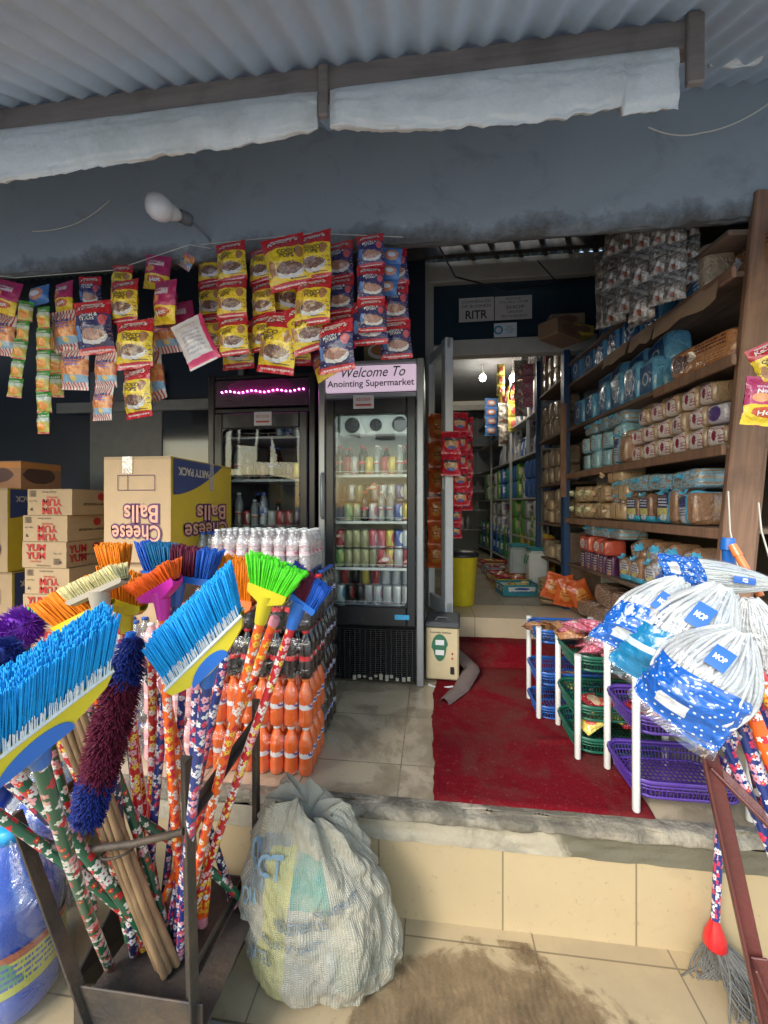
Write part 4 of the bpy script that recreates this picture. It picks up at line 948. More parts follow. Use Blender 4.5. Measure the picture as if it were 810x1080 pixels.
# fourth shelf: three layers of small white packs, then teal
for r_ in range(3):
    for i in range(7 if r_ < 2 else 5):
        k = 'purplew' if (r_ == 1 and i == 0) else 'white'
        pk(k, sx(747) + i * .117 + (.05 if r_ == 2 else 0), 3, f'{PK[k][2]} in the {("bottom", "middle", "top")[r_]} layer, fourth bread rack shelf, {ORD[i]} from near post', dz=r_ * .099, depth=.10)
for r_ in range(2):
    line('teal', sx(644), 4, .14, 3, where=f'{("lower", "upper")[r_]} layer, ', dz=r_ * .126, extra=' past white ones', depth=.10)
pk('bluew', sx(655), 3, 'bright blue sided pack between white and teal packs on the fourth shelf', depth=.06)
# fifth shelf
line('bluew', sx(722), 2, .15, 4); line('bluey', sx(692), 4, .135, 4, extra=' past bright ones')
for i in range(4): pk('topbag', sx(716) + i * .19, 4, f'blue printed bun bag lying atop bread, fifth rack shelf, {ORD[i]} from near post', dz=.172, depth=.11)
for r_ in range(2):
    line('brown', sx(650), 2, .19, 4, where=f'{("lower", "upper")[r_]} layer, ', dz=r_ * .117, extra='')
    line('flower', sx(623), 3, .14, 4, where=f'{("lower", "upper")[r_]} layer, ', dz=r_ * .122, extra=' at far end')
pk('brown', sx(645), 4, 'plain brown loaf lying topmost on the fifth bread rack shelf', dz=.236)
# sixth shelf
line('purple', sx(735), 2, .10, 5)
line('brownblue', sx(712), 5, .125, 5, extra=' past purple ones')
for i in range(4): pk('brownblue', sx(704) + i * .14, 5, f'blue-tipped loaf lying on the row, sixth bread rack shelf, {ORD[i]} from near post', dz=.16, depth=.13, tip=70)
line('redbox', sx(634), 4, .11, 5, where='upper layer, ', dz=.12, depth=.08, extra=' at far end'); 
for i in range(5): pk('purple', sx(638) + i * .095, 5, f'dark purple pack, lower layer, sixth bread rack shelf, {ORD[i]} beyond the loaves', dz=-.04)
# lowest shelf
for i in range(6): pk('cello', sx(720) + i * .19, 6, f'clear brown snack bag, lowest bread rack shelf, front row, {ORD[i]} from near post', dz=.0, depth=.06, tip=-8)
for i in range(4): pk('cello', sx(700) + i * .22, 6, f'clear brown snack bag lying on other bags, lowest rack shelf, {ORD[i]} from post', dz=.11, depth=.10, tip=12)
# strips of silvery sachets hanging from the beam above the rack
m_silv = prt('silver_gold_sachet', (.26, .22, .18), [('s', 1, 2.2, .3, 0, 1, (.42, .38, .32)), ('e', .4, .2, .12, .08, (.30, .09, .05), 1), ('n', 5, .56, (.48, .46, .43), 0, 1)], coat=1, crinkle=1.6, rough=.22, metal=.3, cscale=16)
def pouch(w, h, bulge=.12, seed=0, nu=8, nv=10, crimp=.08):
    def sf(x, z):          # x in [-w/2,w/2], z in [-h,0]
        u = x / w + .5; v = -z / h
        b = max(0, math.sin(PI * min(1, max(0, u)))) ** .6 * max(0, math.sin(PI * min(1, max(0, (v - crimp) / (1 - 2 * crimp))))) ** .7
        return bulge * w * b * (1 + .25 * NZ(x * 30 + seed, z * 30)) + .0022 * NZ(x * 60, z * 60, seed) + .005 * (1 - 2 * abs(NZ(x * 26 + z * 8, z * 14, seed + 4))) * min(1, b * 2 + .15)
    return sf
def pouch_mesh(name, w, h, mat, bulge=.20, seed=0, texts=()):
    sf = pouch(w, h, bulge, seed); g = MB()
    pinch = lambda v: 1 - .05 * math.sin(PI * v) + .012 * math.sin(v * 40)
    g.grid(lambda u, v: ((u - .5) * w * pinch(v), -sf((u - .5) * w, -(1 - v) * h) - .0006, -(1 - v) * h), 18, 24)
    g.grid(lambda u, v: ((u - .5) * w * pinch(v), sf((u - .5) * w, -(1 - v) * h) + .0006, -(1 - v) * h), 12, 14, flip=True)
    mats = [mat]
    for (tx, cx, cz, tw, th, m, bold, shear, rot) in texts:
        if m not in mats: mats.append(m)
    me = g.mesh(name, mats)
    tms = []
    for (tx, cx, cz, tw, th, m, bold, shear, rot) in texts:
        q = MB(); lettering(q, tx, lambda x, z: (x + cx * w, -sf(x + cx * w, z - cz * h) - .0022, z - cz * h), w=tw * w, h=th * h if th else None, bold=bold, shear=shear, rot=rot)
        tms.append(q.mesh('lettering', m))
    return me, tms
_ps = {}
def pouch_obj(kind, parent, loc, rot):
    key = (kind, random.randrange(2))
    if key not in _ps: w, h, mat, texts = SK[kind]; _ps[key] = pouch_mesh('sachet', w, h, mat, seed=key[1] * 9.1, texts=texts)
    me, tms = _ps[key]
    o = link('sachet', me, parent, loc, rot)
    for t_ in tms: link('lettering', t_, o)
    return o
m_wtx = plain('white_print', (.80, .78, .76), .4, vary=.03); m_dtx = plain('dark_brown_print', (.07, .03, .03), .4, vary=.03); m_ntx = plain('navy_print', (.05, .07, .25), .4, vary=.05)
cy_ = (.88, .62, .02); cr_ = (.55, .012, .025); cn_ = (.03, .03, .14)
def coco(name, bowl=(.16, .07, .05), body=cy_, flip=False):
    L = [('r', .5, .42, .5, .30, body), ('n', 5, .60, (.80, .76, .70), .15, .5), ('e', .56, .29, .36, .13, (.70, .68, .66), 1), ('e', .56, .33, .31, .10, bowl, 1), ('n', 22, .56, (.35, .2, .14), .24, .44), ('n', 34, .62, (.08, .03, .02), .22, .46), ('e', .84, .60, .10, .11, (.42, .20, .08) if body == cy_ else (.6, .1, .12), 1), ('e', .14, .38, .09, .14, (.42, .20, .08) if body == cy_ else (.10, .25, .6), 1), ('t', .5, .92, .3, .03, (.8, .7, .68), 1), ('t', .72, .14, .2, .02, (.1, .04, .03), 1), ('t', .5, .05, .4, .03, (.8, .6, .6), 1)]
    return prt(name, cr_, L, coat=1, crinkle=1.1, rough=.20, cscale=18)
k_yel = coco('yellow_red_cereal_film'); k_nav = coco('navy_red_cereal_film', bowl=(.45, .22, .16), body=cn_)
k_grn = prt('green_spice_film', (.05, .30, .04), [('r', .5, .62, .5, .10, (.55, .60, .5)), ('r', .5, .30, .5, .24, (.55, .50, .10)), ('e', .5, .32, .36, .18, (.75, .26, .02), 1), ('n', 20, .6, (.75, .45, .1), .2, .45), ('r', .5, .04, .5, .04, (.5, .08, .04))], coat=.6)
k_pink = prt('magenta_yellow_film', (.45, .015, .12), [('r', .5, .20, .5, .20, cy_, 1), ('e', .5, .26, .34, .10, (.60, .10, .03), 1), ('t', .5, .75, .3, .1, (.75, .5, .6), 2), ('e', .3, .55, .2, .1, (.75, .3, .1), 1)], coat=.6, crinkle=.6)
k_str = prt('striped_snack_film', (.72, .66, .62), [('s', 9, 0, .42, 0, 1, (.55, .03, .03)), ('r', .5, .46, .5, .24, (.78, .32, .10), 1), ('n', 9, .52, (.62, .16, .06), .35, .7), ('r', .62, .25, .42, .08, (.25, .42, .58), 1), ('e', .6, .26, .10, .06, (.75, .5, .1), 1), ('t', .5, .62, .3, .08, (.12, .15, .5), 2)], coat=.6)
k_whp = prt('white_pink_film', (.68, .62, .64), [('r', .5, .10, .5, .06, (.70, .04, .16)), ('t', .5, .5, .3, .25, (.4, .4, .45), 6), ('r', .95, .5, .06, .5, (.70, .04, .16))], coat=.6)
k_blu = prt('blue_orange_film', (.06, .20, .50), [('e', .5, .5, .36, .3, (.60, .25, .15), 1), ('e', .5, .5, .2, .14, (.7, .7, .75), 1)], coat=.6)
k_red = prt('red_sweet_film', (.55, .008, .03), [('e', .5, .42, .34, .24, (.52, .28, .12), 1), ('e', .5, .26, .22, .08, (.10, .12, .35), 1), ('r', .5, .62, .4, .05, (.05, .04, .05), 1)], coat=.8, crinkle=.9, rough=.16)
k_org = prt('orange_sweet_film', (.72, .12, .015), [('e', .5, .5, .3, .28, (.80, .30, .05), 1), ('t', .5, .5, .25, .1, (.3, .03, .01), 2)], coat=.8, crinkle=.9)
KL = ("Kellogg's", 0, .14, .72, .125, m_wtx, .02, .25, R(4))
SK = {
 'ky': (.155, .185, k_yel, [KL, ('COCO\nPOPS', -.12, .42, .42, .17, m_dtx, .03, 0, R(6))]),
 'kyf': (.155, .185, k_yel, [KL, ('COCO\nPOPS', .06, .42, .42, .17, m_dtx, .03, 0, R(-5))]),
 'kn': (.155, .185, k_nav, [KL, ('MOON &\nSTARS', 0, .36, .5, .14, m_wtx, .02, 0, R(5))]),
 'gr': (.075, .11, k_grn, [('chicken', 0, .2, .7, .10, m_wtx, .02, .2, R(4))]),
 'pk': (.13, .17, k_pink, [('Noodles', 0, .3, .6, .1, m_wtx, .02, .2, R(8)), ('Hot', 0, .75, .4, .1, m_wtx, .03, 0, R(8))]),
 'st': (.135, .175, k_str, [('Crackers', 0, .28, .7, .1, m_ntx, .03, 0, R(5))]),
 'wp': (.12, .17, k_whp, []), 'bl': (.13, .10, k_blu, []), 'rd': (.13, .15, k_red, []), 'og': (.11, .15, k_org, []), 'sv': (.11, .17, m_silv, []),
}
# (strips are placed in the next section)
def strip(kind, px, py, n, Y, label, tilt=0, yaw=0, scale=1.0, group=None, curve=0, seq=None, pyend=None):
    """a strip of joined sachets hanging from (px, py)"""
    w, h, _, _ = SK[kind]
    p = P(px, py, Y)
    if pyend is not None: scale = M2(pyend - py, p) / (n * h * .98)
    t = thing('snack_strip', label, 'snack packets', p, (0, 0, R(yaw)), group); t.scale = (scale,) * 3
    x = z = y = 0; a = R(tilt)
    for i in range(n):
        k = seq[i] if seq else kind
        o = pouch_obj(k, t, (x, y, z), (R(random.uniform(-4, 4)), -a + R(random.uniform(-2, 2)), R(random.uniform(-9, 9))))
        hh = SK[k][1] * .955
        x += -math.sin(-a) * -hh * -1 if False else math.sin(a) * -hh * -1; z -= math.cos(a) * hh; a += R(curve)
    if k in ('kn',) and n == 1 and px < 120: t.scale.x *= .85
    return t
RB = 'in the dense bunch above the coolers'
# --- the dense bunch above the coolers
data = [
 ('kn', 412, 262, 3, 1.86, 'dark blue cereal packets partly hidden behind the others nearest the open glass door', 3, 380),
 ('ky', 222, 262, 3, 1.88, 'yellow and red packets hanging furthest back at the light bulb end', 0, 372),
 ('ky', 243, 256, 3, 1.70, 'three yellow and red cereal packets forming the long front strip at the light bulb end', 2, 377),
 ('kyf', 276, 262, 3, 1.74, 'yellow and red cereal strip, second from the light bulb end', 2, 372),
 ('ky', 252, 340, 1, 1.84, 'single low red packet peeping out beneath the first two strips', -4, 388),
 ('kyf', 297, 250, 1, 1.62, 'single yellow and red cereal packet tilted in front of the bunch near the string', 10, 304),
 ('ky', 309, 285, 2, 1.80, 'yellow and red cereal strip behind the tilted single packet', -2, 385),
 ('ky', 300, 330, 1, 1.70, 'low yellow cereal packet leaning at the bottom of the bunch above the violet lights', -14, 392),
 ('kyf', 330, 246, 2, 1.63, 'central front strip of yellow and red cereal packets above the violet lit cooler', 1, 345),
 ('ky', 318, 322, 1, 1.66, 'yellow and red cereal packet turned aside just under the central front strip', 14, 372),
 ('kn', 357, 256, 3, 1.76, 'dark blue and red cereal strip right beside the central yellow strip', 2, 372),
 ('kn', 353, 340, 1, 1.62, 'dark blue cereal packet hanging lowest, over the lit sign of the cooler', 2, 391),
 ('kn', 390, 248, 3, 1.70, 'dark blue and red cereal strip nearest the lit cooler sign', 1, 352),
 ('kn', 389, 318, 1, 1.74, 'red topped packet at the bottom behind the strip nearest the lit sign', 0, 364),
 ('bl', 414, 262, 3, 1.80, 'small blue and orange packets at the end nearest the open glass door', -8, 312),
 ('pk', 336, 370, 1, 1.84, 'yellow packet just above the corner of the lit cooler sign', 20, 402),
 ('st', 205, 262, 1, 1.82, 'pale packet lying askew at the light bulb end of the bunch', -35, 285),
]
for k, px, py, n, Y, lb, tl, pe in data:
    strip(k, px, py, n, Y, lb, tilt=tl, yaw=random.uniform(-14, 14), group='snack strips on the string above the coolers', pyend=pe)
# --- the looser row on the left
data = [
 ('pk', 12, 297, 1, 1.70, 'magenta and yellow packet at the outer end of the loose row beyond the green strips', -14, 332),
 ('st', 6, 332, 1, 1.72, 'red striped packet below the outermost magenta packet', -8, 374),
 ('gr', 28, 318, 5, 1.68, 'shorter green spice strip beside the outermost packets', -7, 422),
 ('gr', 46, 324, 6, 1.66, 'longest green spice strip, hanging down to the cartons', 0, 460),
 ('gr', 60, 345, 3, 1.78, 'green spice strip half hidden behind the striped packets', 0, 420),
 ('bl', 42, 302, 1, 1.74, 'small blue packet between the magenta packets above the green strips', 4, 322),
 ('pk', 68, 298, 1, 1.74, 'magenta and yellow packet above the two striped crackers packets', 4, 330),
 ('st', 68, 328, 1, 1.71, 'red striped crackers packet next to the longest green strip', 2, 370),
 ('st', 80, 366, 1, 1.68, 'red striped crackers packet with pale blue corner, below the navy packets', -5, 410),
 ('kn', 95, 292, 1, 1.76, 'dark blue cereal packet at the top behind the two navy ones', 0, 325),
 ('kn', 97, 318, 1, 1.66, 'navy and red cereal packet in front of the loose row', 5, 372),
 ('kyf', 130, 280, 1, 1.74, 'yellow cereal packet topmost in the middle of the loose row', -6, 312),
 ('kyf', 132, 296, 1, 1.68, 'yellow and red cereal packet above the lowest cereal strip', -3, 340),
 ('kyf', 143, 338, 2, 1.64, 'lowest strip of yellow and red cereal packets in the loose row', 2, 441),
 ('st', 112, 372, 2, 1.68, 'red striped packet hanging low beside the lowest cereal strip', -4, 444),
 ('pk', 168, 270, 1, 1.76, 'magenta and yellow packet near the light bulb, topmost', -6, 305),
 ('pk', 175, 296, 1, 1.68, 'magenta and yellow packet below the topmost one near the light bulb', -8, 340),
 ('st', 170, 334, 1, 1.76, 'red striped packet behind the magenta packets near the light bulb', 8, 372),
 ('wp', 196, 338, 1, 1.68, 'white packet with pink edge turned sideways near the light bulb', 24, 388),
 ('pk', 186, 320, 1, 1.80, 'magenta packet behind the white packet with pink edge', 12, 364),
 ('st', 155, 376, 1, 1.74, 'red striped packet peeping out behind the lowest cereal strip', 12, 428),
]
for k, px, py, n, Y, lb, tl, pe in data:
    strip(k, px, py, n, Y, lb, tilt=tl, yaw=random.uniform(-14, 14), group='snack strips in the loose row by the light bulb', pyend=pe)
# --- red and orange sweets at the open glass door
strip('rd', 485, 435, 5, 3.02, 'shiny red sweet packets in the long strip just inside the glass door', pyend=535, group='sweet strips by the glass door')
strip('rd', 476, 455, 2, 2.88, 'shorter strip of shiny red sweet packets nearest the door edge', pyend=502, group='sweet strips by the glass door')
strip('rd', 480, 518, 3, 3.1, 'lower strip of red and blue sweet packets beneath the long red strip', pyend=568, group='sweet strips by the glass door')
strip('rd', 490, 440, 5, 3.16, 'red sweet strip furthest inside the doorway', pyend=540, group='sweet strips by the glass door')
strip('og', 462, 436, 3, 3.25, 'upper orange sweet strip seen through the glass door', pyend=522, group='sweet strips by the glass door')
strip('og', 460, 524, 3, 3.2, 'lower narrow orange sweet strip seen through the glass door', pyend=600, group='sweet strips by the glass door')
strip('bl', 456, 500, 5, 3.34, 'blue packets hanging behind the orange sweets through the glass door', pyend=575, group='sweet strips by the glass door')
# --- silvery strips above the bread rack
for i, (px, py, pe, Y) in enumerate(((652, 232, 342, 2.35), (665, 228, 330, 2.2), (680, 226, 338, 2.1), (697, 226, 322, 2.02), (712, 226, 318, 1.98), (728, 225, 300, 2.0), (641, 262, 344, 2.5), (672, 240, 345, 2.4), (690, 236, 318, 2.25))):
    strip('sv', px, py, 3 if i != 6 else 2, Y, f'silvery sachet strip hanging above the bread rack, {ORD[(6,0,1,7,2,8,3,4,5).index(i)]} from the door frame', pyend=pe, tilt=(i - 4) * .8, yaw=-40, group='silvery sachet strips above the bread rack')
# packet at the right edge of view
strip('ky', 806, 362, 1, 1.5, 'red and white packet hanging against the near post of the bread rack, upper one', tilt=25, pyend=408)
strip('pk', 808, 398, 1, 1.5, 'red and green packet hanging against the near post of the bread rack, lower one', tilt=-8, pyend=448)
# ------------------------------------------------------------------ cartons
m_kraft = prt('kraft_carton', (.50, .34, .19), [('r', .5, .985, .5, .012, (.40, .27, .15))], coat=0, rough=.8, crinkle=.12, vary=.15)
m_redp = plain('carton_red_print', (.52, .035, .03), .6, vary=.1); m_blkp = plain('carton_black_print', (.07, .055, .045), .7)
m_tape = clear('parcel_tape', (.95, .85, .68), .5, .15, .3, 30, .25)
def carton_base(name, label, loc, size, mats, rz=0, group=None):
    t = thing(name, label, 'carton', loc, (0, 0, rz), group)
    w, d, h = size; g = MB()
    def wall(ax):
        def fn(u, v):
            b = .004 * math.sin(PI * u) * math.sin(PI * v) + .002 * NZ(u * 4 + loc[2] * 9, v * 4, ax)
            if ax == 0: return ((u - .5) * w, -d / 2 - b, v * h)
            if ax == 1: return (w / 2 + b, (u - .5) * d, v * h)
            if ax == 2: return ((.5 - u) * w, d / 2, v * h)
            return (-w / 2, (.5 - u) * d, v * h)
        return fn
    for ax in range(4): g.grid(wall(ax), 8, 6, mat=mats[1] if ax % 2 else mats[0])
    g.grid(lambda u, v: ((u - .5) * w, (v - .5) * d, h - .002 + (.004 * NZ(u * 3, v * 3) if .05 < u < .95 and .05 < v < .95 else 0)), 8, 8, mat=0)
    g.grid(lambda u, v: ((u - .5) * w, (.5 - v) * d, 0), 1, 1, mat=0)
    return t, g
def side_fn(w, d, side, cz=0, ins=.0062):
    if side == 'front': return lambda x, z, ox=0, oz=0: (x, -d / 2 - ins, z)
    return lambda x, z: (w / 2 + ins, x, z)
def print_part(t, txt, side, w, d, cx, cz, tw, th, m, bold=.02, rot=0, shear=0, ins=.0062):
    f = side_fn(w, d, side, ins=ins); g = MB()
    lettering(g, txt, lambda x, z: f(x + cx, z + cz), w=tw, h=th, bold=bold, rot=rot, shear=shear); return g.build('print', m, t)
yw, yd, yh = .285, .50, .150
for i in range(8):
    px = [75, 72, 71, 73, 72, 73, 72, 72][7 - i] + 0
    c = P([76, 71, 70, 73, 71, 72, 72, 72][7 - i], 560, 2.08); up = (7 - i) in (0, 1, 3, 5)
    loc = (c.x - yw / 2, c.y + yd / 2, FL + i * (yh + .002))
    t, g = carton_base('carton', f'brown noodle carton with red print, {ORD[7 - i]} from the top of its stack', loc, (yw, yd, yh), (0, 0), group='stacked noodle cartons')
    g.build('box', [m_kraft], t)
    r = PI if up else 0; s_ = -1 if up else 1
    print_part(t, 'YUM\nYUM', 'front', yw, yd, (.02 if up else -.05), yh * (.33 if up else .62), .125, .088, m_redp, .035, r)
    print_part(t, 'NOODLES', 'front', yw, yd, (.02 if up else -.05), yh * (.68 if up else .25), .07, .010, m_redp, .02, r)
    print_part(t, 'chicken flavour', 'front', yw, yd, .0, yh * (.88 if up else .10), .09, .010, m_blkp, .01, r)
    print_part(t, '70g x 40', 'front', yw, yd, (-.10 if up else .09), yh * .55, .05, .010, m_blkp, .01, r)
    g = MB()
    for q in range(6): g.add([(-.125 + (0 if up else .19), -yd / 2 - .0062, yh * (.72 if up else .14) + q * .006), (-.085 + (0 if up else .19), -yd / 2 - .0062, yh * (.72 if up else .14) + q * .006), (-.085 + (0 if up else .19), -yd / 2 - .0062, yh * (.72 if up else .14) + q * .006 + .003), (-.125 + (0 if up else .19), -yd / 2 - .0062, yh * (.72 if up else .14) + q * .006 + .003)], [[0, 1, 2, 3]])
    g.add([(-.12 if up else .10, -yd / 2 - .0062, yh * .18 + 0), (-.105 if up else .115, -yd / 2 - .0062, yh * .18), (-.1125 if up else .1075, -yd / 2 - .0062, yh * .18 + .02)], [[0, 1, 2]])
    g.build('small_print', m_blkp, t)
    print_part(t, 'INSTANT NOODLES', 'side', yw, yd, -.08, yh * .42, .20, .014, m_blkp, .03, r)
    print_part(t, 'YUM\nYUM', 'side', yw, yd, (.17 if up else -.18), yh * .52, .12, .10, m_redp, .035, r)
    g = MB(); K = 20; g.add([(yw / 2 + .0062, -.05 + .028 * math.cos(2 * PI * k / K), yh * .72 + .024 * math.sin(2 * PI * k / K)) for k in range(K)], [list(range(K))]); g.build('emblem', m_redp, t)
# cheese ball cartons, standing upside down
m_yelbox = prt('yellow_carton_side', (.66, .44, .025), [('r', .5, .99, .5, .02, (.5, .34, .05))], coat=.1, rough=.55, crinkle=.1, vary=.2)
m_navbox = plain('carton_navy_print', (.045, .06, .16), .55, vary=.15); m_outl = plain('carton_violet_outline', (.11, .035, .10), .6); m_fill = plain('carton_salmon_letter', (.74, .36, .24), .6)
m_blue_t = plain('carton_tape_strip', (.56, .47, .33), .3, coat=.4)
def cheese(label, loc, size, rz=0, full=True):
    w, d, h = size
    t, g = carton_base('carton', label, loc, size, (0, 1), rz)
    g.build('box', [m_kraft, m_yelbox], t)
    for side, cx, tw in (('front', 0, w * .72), ('side', .02, d * .72)):
        for word, cz, k in (('Balls', .46, .70), ('Cheese', .27, 1)):
            for ins, b, m in ((.0062, .085, m_outl), (.0070, .012, m_fill)):
                ww = tw * k; f = side_fn(w, d, side, ins=ins); g = MB()
                _, _, w1, h1 = text_data(word, 1, .012); sc_ = ww / w1
                vs, fs, _, _ = text_data(word, sc_, b, 0)
                hh = (h * .165) / (h1 * sc_)
                g.add([f(-x + cx + (.10 * tw if word == 'Balls' else 0), -z * hh + cz * h) for x, z in vs], fs); g.build('print', m, t)
    # navy corner of the yellow side
    y0 = -d / 2 + .012; n = 10
    pts = [(w / 2 + .0058, y0, h * .985), (w / 2 + .0058, y0, h * .64)] + [(w / 2 + .0058, y0 + (d * .78) * k / n, h * (.64 + .345 * (k / n) ** 1.7)) for k in range(1, n + 1)]
    g = MB(); g.add(pts, [[0, i, i + 1] for i in range(1, len(pts) - 1)]); g.build('print', m_navbox, t)
    print_part(t, 'PARTY PACK', 'side', w, d, -d * .17, h * .87, d * .5, .04, plain('carton_cream_print', (.6, .5, .36), .6), .03, PI, ins=.0066)
    g = MB(); 
    a0, a1, b0, b1 = -w * .28, w * .28, h * .68, h * .82
    for (xa, xb, za, zb) in ((a0, a1, b0, b0 + .003), (a0, a1, b1, b1 + .003), (a0, a0 + .003, b0, b1), (a1 - .003, a1, b0, b1), (a0 + w * .15, a0 + w * .15 + .003, b0, b1)):
        g.add([(xa, -d / 2 - .0066, za), (xb, -d / 2 - .0066, za), (xb, -d / 2 - .0066, zb), (xa, -d / 2 - .0066, zb)], [[0, 1, 2, 3]])
    g.build('print', m_outl, t)
    g = MB(); g.grid(lambda u, v: (w / 2 + .0072, d * .10 + .02 * (u - .5) * 2, h * (.70 + .30 * v)), 2, 6); g.build('tape', m_tape, t)
    g = MB()
    for (xx, sgn) in ((-w * .13, 1),): g.grid(lambda u, v: (xx + (u - .5) * .05, -d / 2 - .0072 , h * (.84 + .16 * v)), 2, 4)
    g.build('tape', m_tape, t)
    return t
c = P(180, 560, 1.72); CW, CD, CH = .335, .56, .49
ztop = P(180, 481, 1.72).z
cheese('large carton with upside down salmon lettering, yellow on one side, behind the brooms', (c.x - CW / 2, 1.72 + CD / 2, ztop - CH), (CW, CD, CH))
t, g = carton_base('carton', 'plain brown carton directly beneath the large carton with upside down lettering', (c.x - CW / 2 + .02, 1.74 + CD / 2, FL), (CW, CD, ztop - CH - FL - .003), (0, 0)); g.build('box', [m_kraft], t)
print_part(t, 'handle with care\nkeep dry\nthis side up', 'front', CW, CD, 0, .25, .2, .07, m_blkp)
c = P(8, 560, 2.38); z1 = P(8, 515, 2.38).z; zm = P(8, 604, 2.38).z
cheese('yellow sided carton with upside down lettering, upper one beside the noodle cartons', (c.x - .19, 2.38 + .28, zm + .003), (.38, .56, z1 - zm))
cheese('yellow sided carton with upside down lettering, lower one beside the noodle cartons', (c.x - .18, 2.40 + .28, FL), (.38, .56, zm - FL))
c = P(22, 500, 2.45); t, g = carton_base('carton', 'small orange printed carton lying on top of the yellow sided cartons', (c.x - .19, 2.45 + .15, z1 + .001), (.38, .3, .19), (0, 0))
g.build('box', [prt('orange_carton', (.42, .20, .10), [('e', .45, .5, .4, .3, (.12, .06, .05), 1), ('r', .5, .85, .5, .1, (.62, .25, .07))], coat=.1, crinkle=.1)], t)

# ------------------------------------------------------------------ shrink wrapped bottle packs
m_wrap = clear('shrink_wrap', (.985, .99, .99), .10, .12, .9, 14, .006)
BK['clr'] = ((clear('pale_pink_bottle_plastic', (.93, .80, .80), .5, .12, .5, 40, .30), C_white, W_pink), {})
BK.update({'p_' + k: (BK[k][0], dict(h=.198, r=.0305, neck=.0125)) for k in ('orange', 'orangew', 'cola', 'rc', 'pink', 'milky', 'water', 'clr')})
def bottle_pack(kind, label, x0, y0, z, nx, ny, wrap=True, group=None, pitch=.0625):
    t = thing('bottle_pack', label, 'bottle pack', (x0, y0, z), (0, 0, R(random.uniform(-1, 1))), group)
    kk = 'p_' + kind
    for j in range(ny):
        for i in range(nx):
            bottle(kk, None, ((i + .5) * pitch, (j + .5) * pitch, .001), rz=random.uniform(-.4, .4) , parent=t)
    if wrap:
        w, d, h = nx * pitch + .004, ny * pitch + .004, .165; g = MB()
        def w_(u, v):
            # goes round the four sides and sags inwards between bottles
            q = u * 4 % 4; s_ = int(q) % 4; f = q - int(q)
            n = nx if s_ % 2 == 0 else ny; sag = .004 * abs(math.sin(PI * f * n)) + .004 * NZ(u * 20, v * 6, z)
            up = v * h; ins = .018 * max(0, (v - .85) / .15)
            p = [(f * w, ins - sag * -0 + 0), (w - ins, f * d), (w - f * w, d - ins), (ins, d - f * d)][s_]
            return (p[0] - .002, p[1] - .002 - (.001 if s_ == 0 else 0), up + .002)
        g.grid(w_, 96, 8); g.build('shrink_wrap', m_wrap, t)
    return t
zp = .201
PXC = P(327, 700, 1.60).x; FX0 = PXC - 8 * .0625; 
lay = [('orangew', 'orange drinks with white caps', 'bottom'), ('orange', 'orange drinks with orange caps', 'second'), ('cola', 'dark cola with red labels', 'third'), ('cola', 'dark cola with red labels', 'top')]
for k, (kind, nm, lv) in enumerate(lay):
    bottle_pack(kind, f'pack of {nm}, {lv} layer of the front stack, broom side', FX0, 1.60, FL + k * zp, 4, 4)
    bottle_pack(kind, f'pack of {nm}, {lv} layer of the front stack, doorway side', FX0 + 4 * .0625 + .004, 1.60, FL + k * zp, 4, 4)
RX0 = P(345, 700, 1.95).x - 8 * .0625
for k in range(4):
    for s_, (dx, nm) in enumerate(((0, 'broom side'), (4 * .0625 + .004, 'doorway side'))):
        bottle_pack('rc', f'pack of dark cola with blue labels, {("bottom", "second", "third", "top cola")[k]} layer of the rear stack, {nm}', RX0 + dx, 1.90, FL + k * zp, 4, 4)
for s_, (dx, nm) in enumerate(((-.06, 'broom side'), (4 * .0625 - .056, 'doorway side'))):
    bottle_pack('clr', f'pack of pale pink drinks with white caps on top of the rear stack, {nm}', RX0 + dx, 1.84, FL + 4 * zp, 4, 4)
for k in range(3):
    bottle_pack('pink', f'pack of pink drinks, {("bottom", "middle", "top")[k]} layer of the stack behind the broom handles', FX0 - .27, 1.62, FL + k * zp, 4, 4)
    bottle_pack('water', f'pack of water bottles, {("bottom", "middle", "top")[k]} layer of the stack behind the bamboo sticks', FX0 - .55, 1.64, FL + k * zp, 4, 4)
bottle_pack('water', 'pack of water bottles lying highest, behind the blue and maroon broom head', RX0 - .31, 1.92, FL + 4 * zp - .02, 4, 3)
bottle_pack('pink', 'lower pack of pink drinks under the highest water bottles', RX0 - .31, 1.92, FL + 3 * zp - .02, 4, 3)

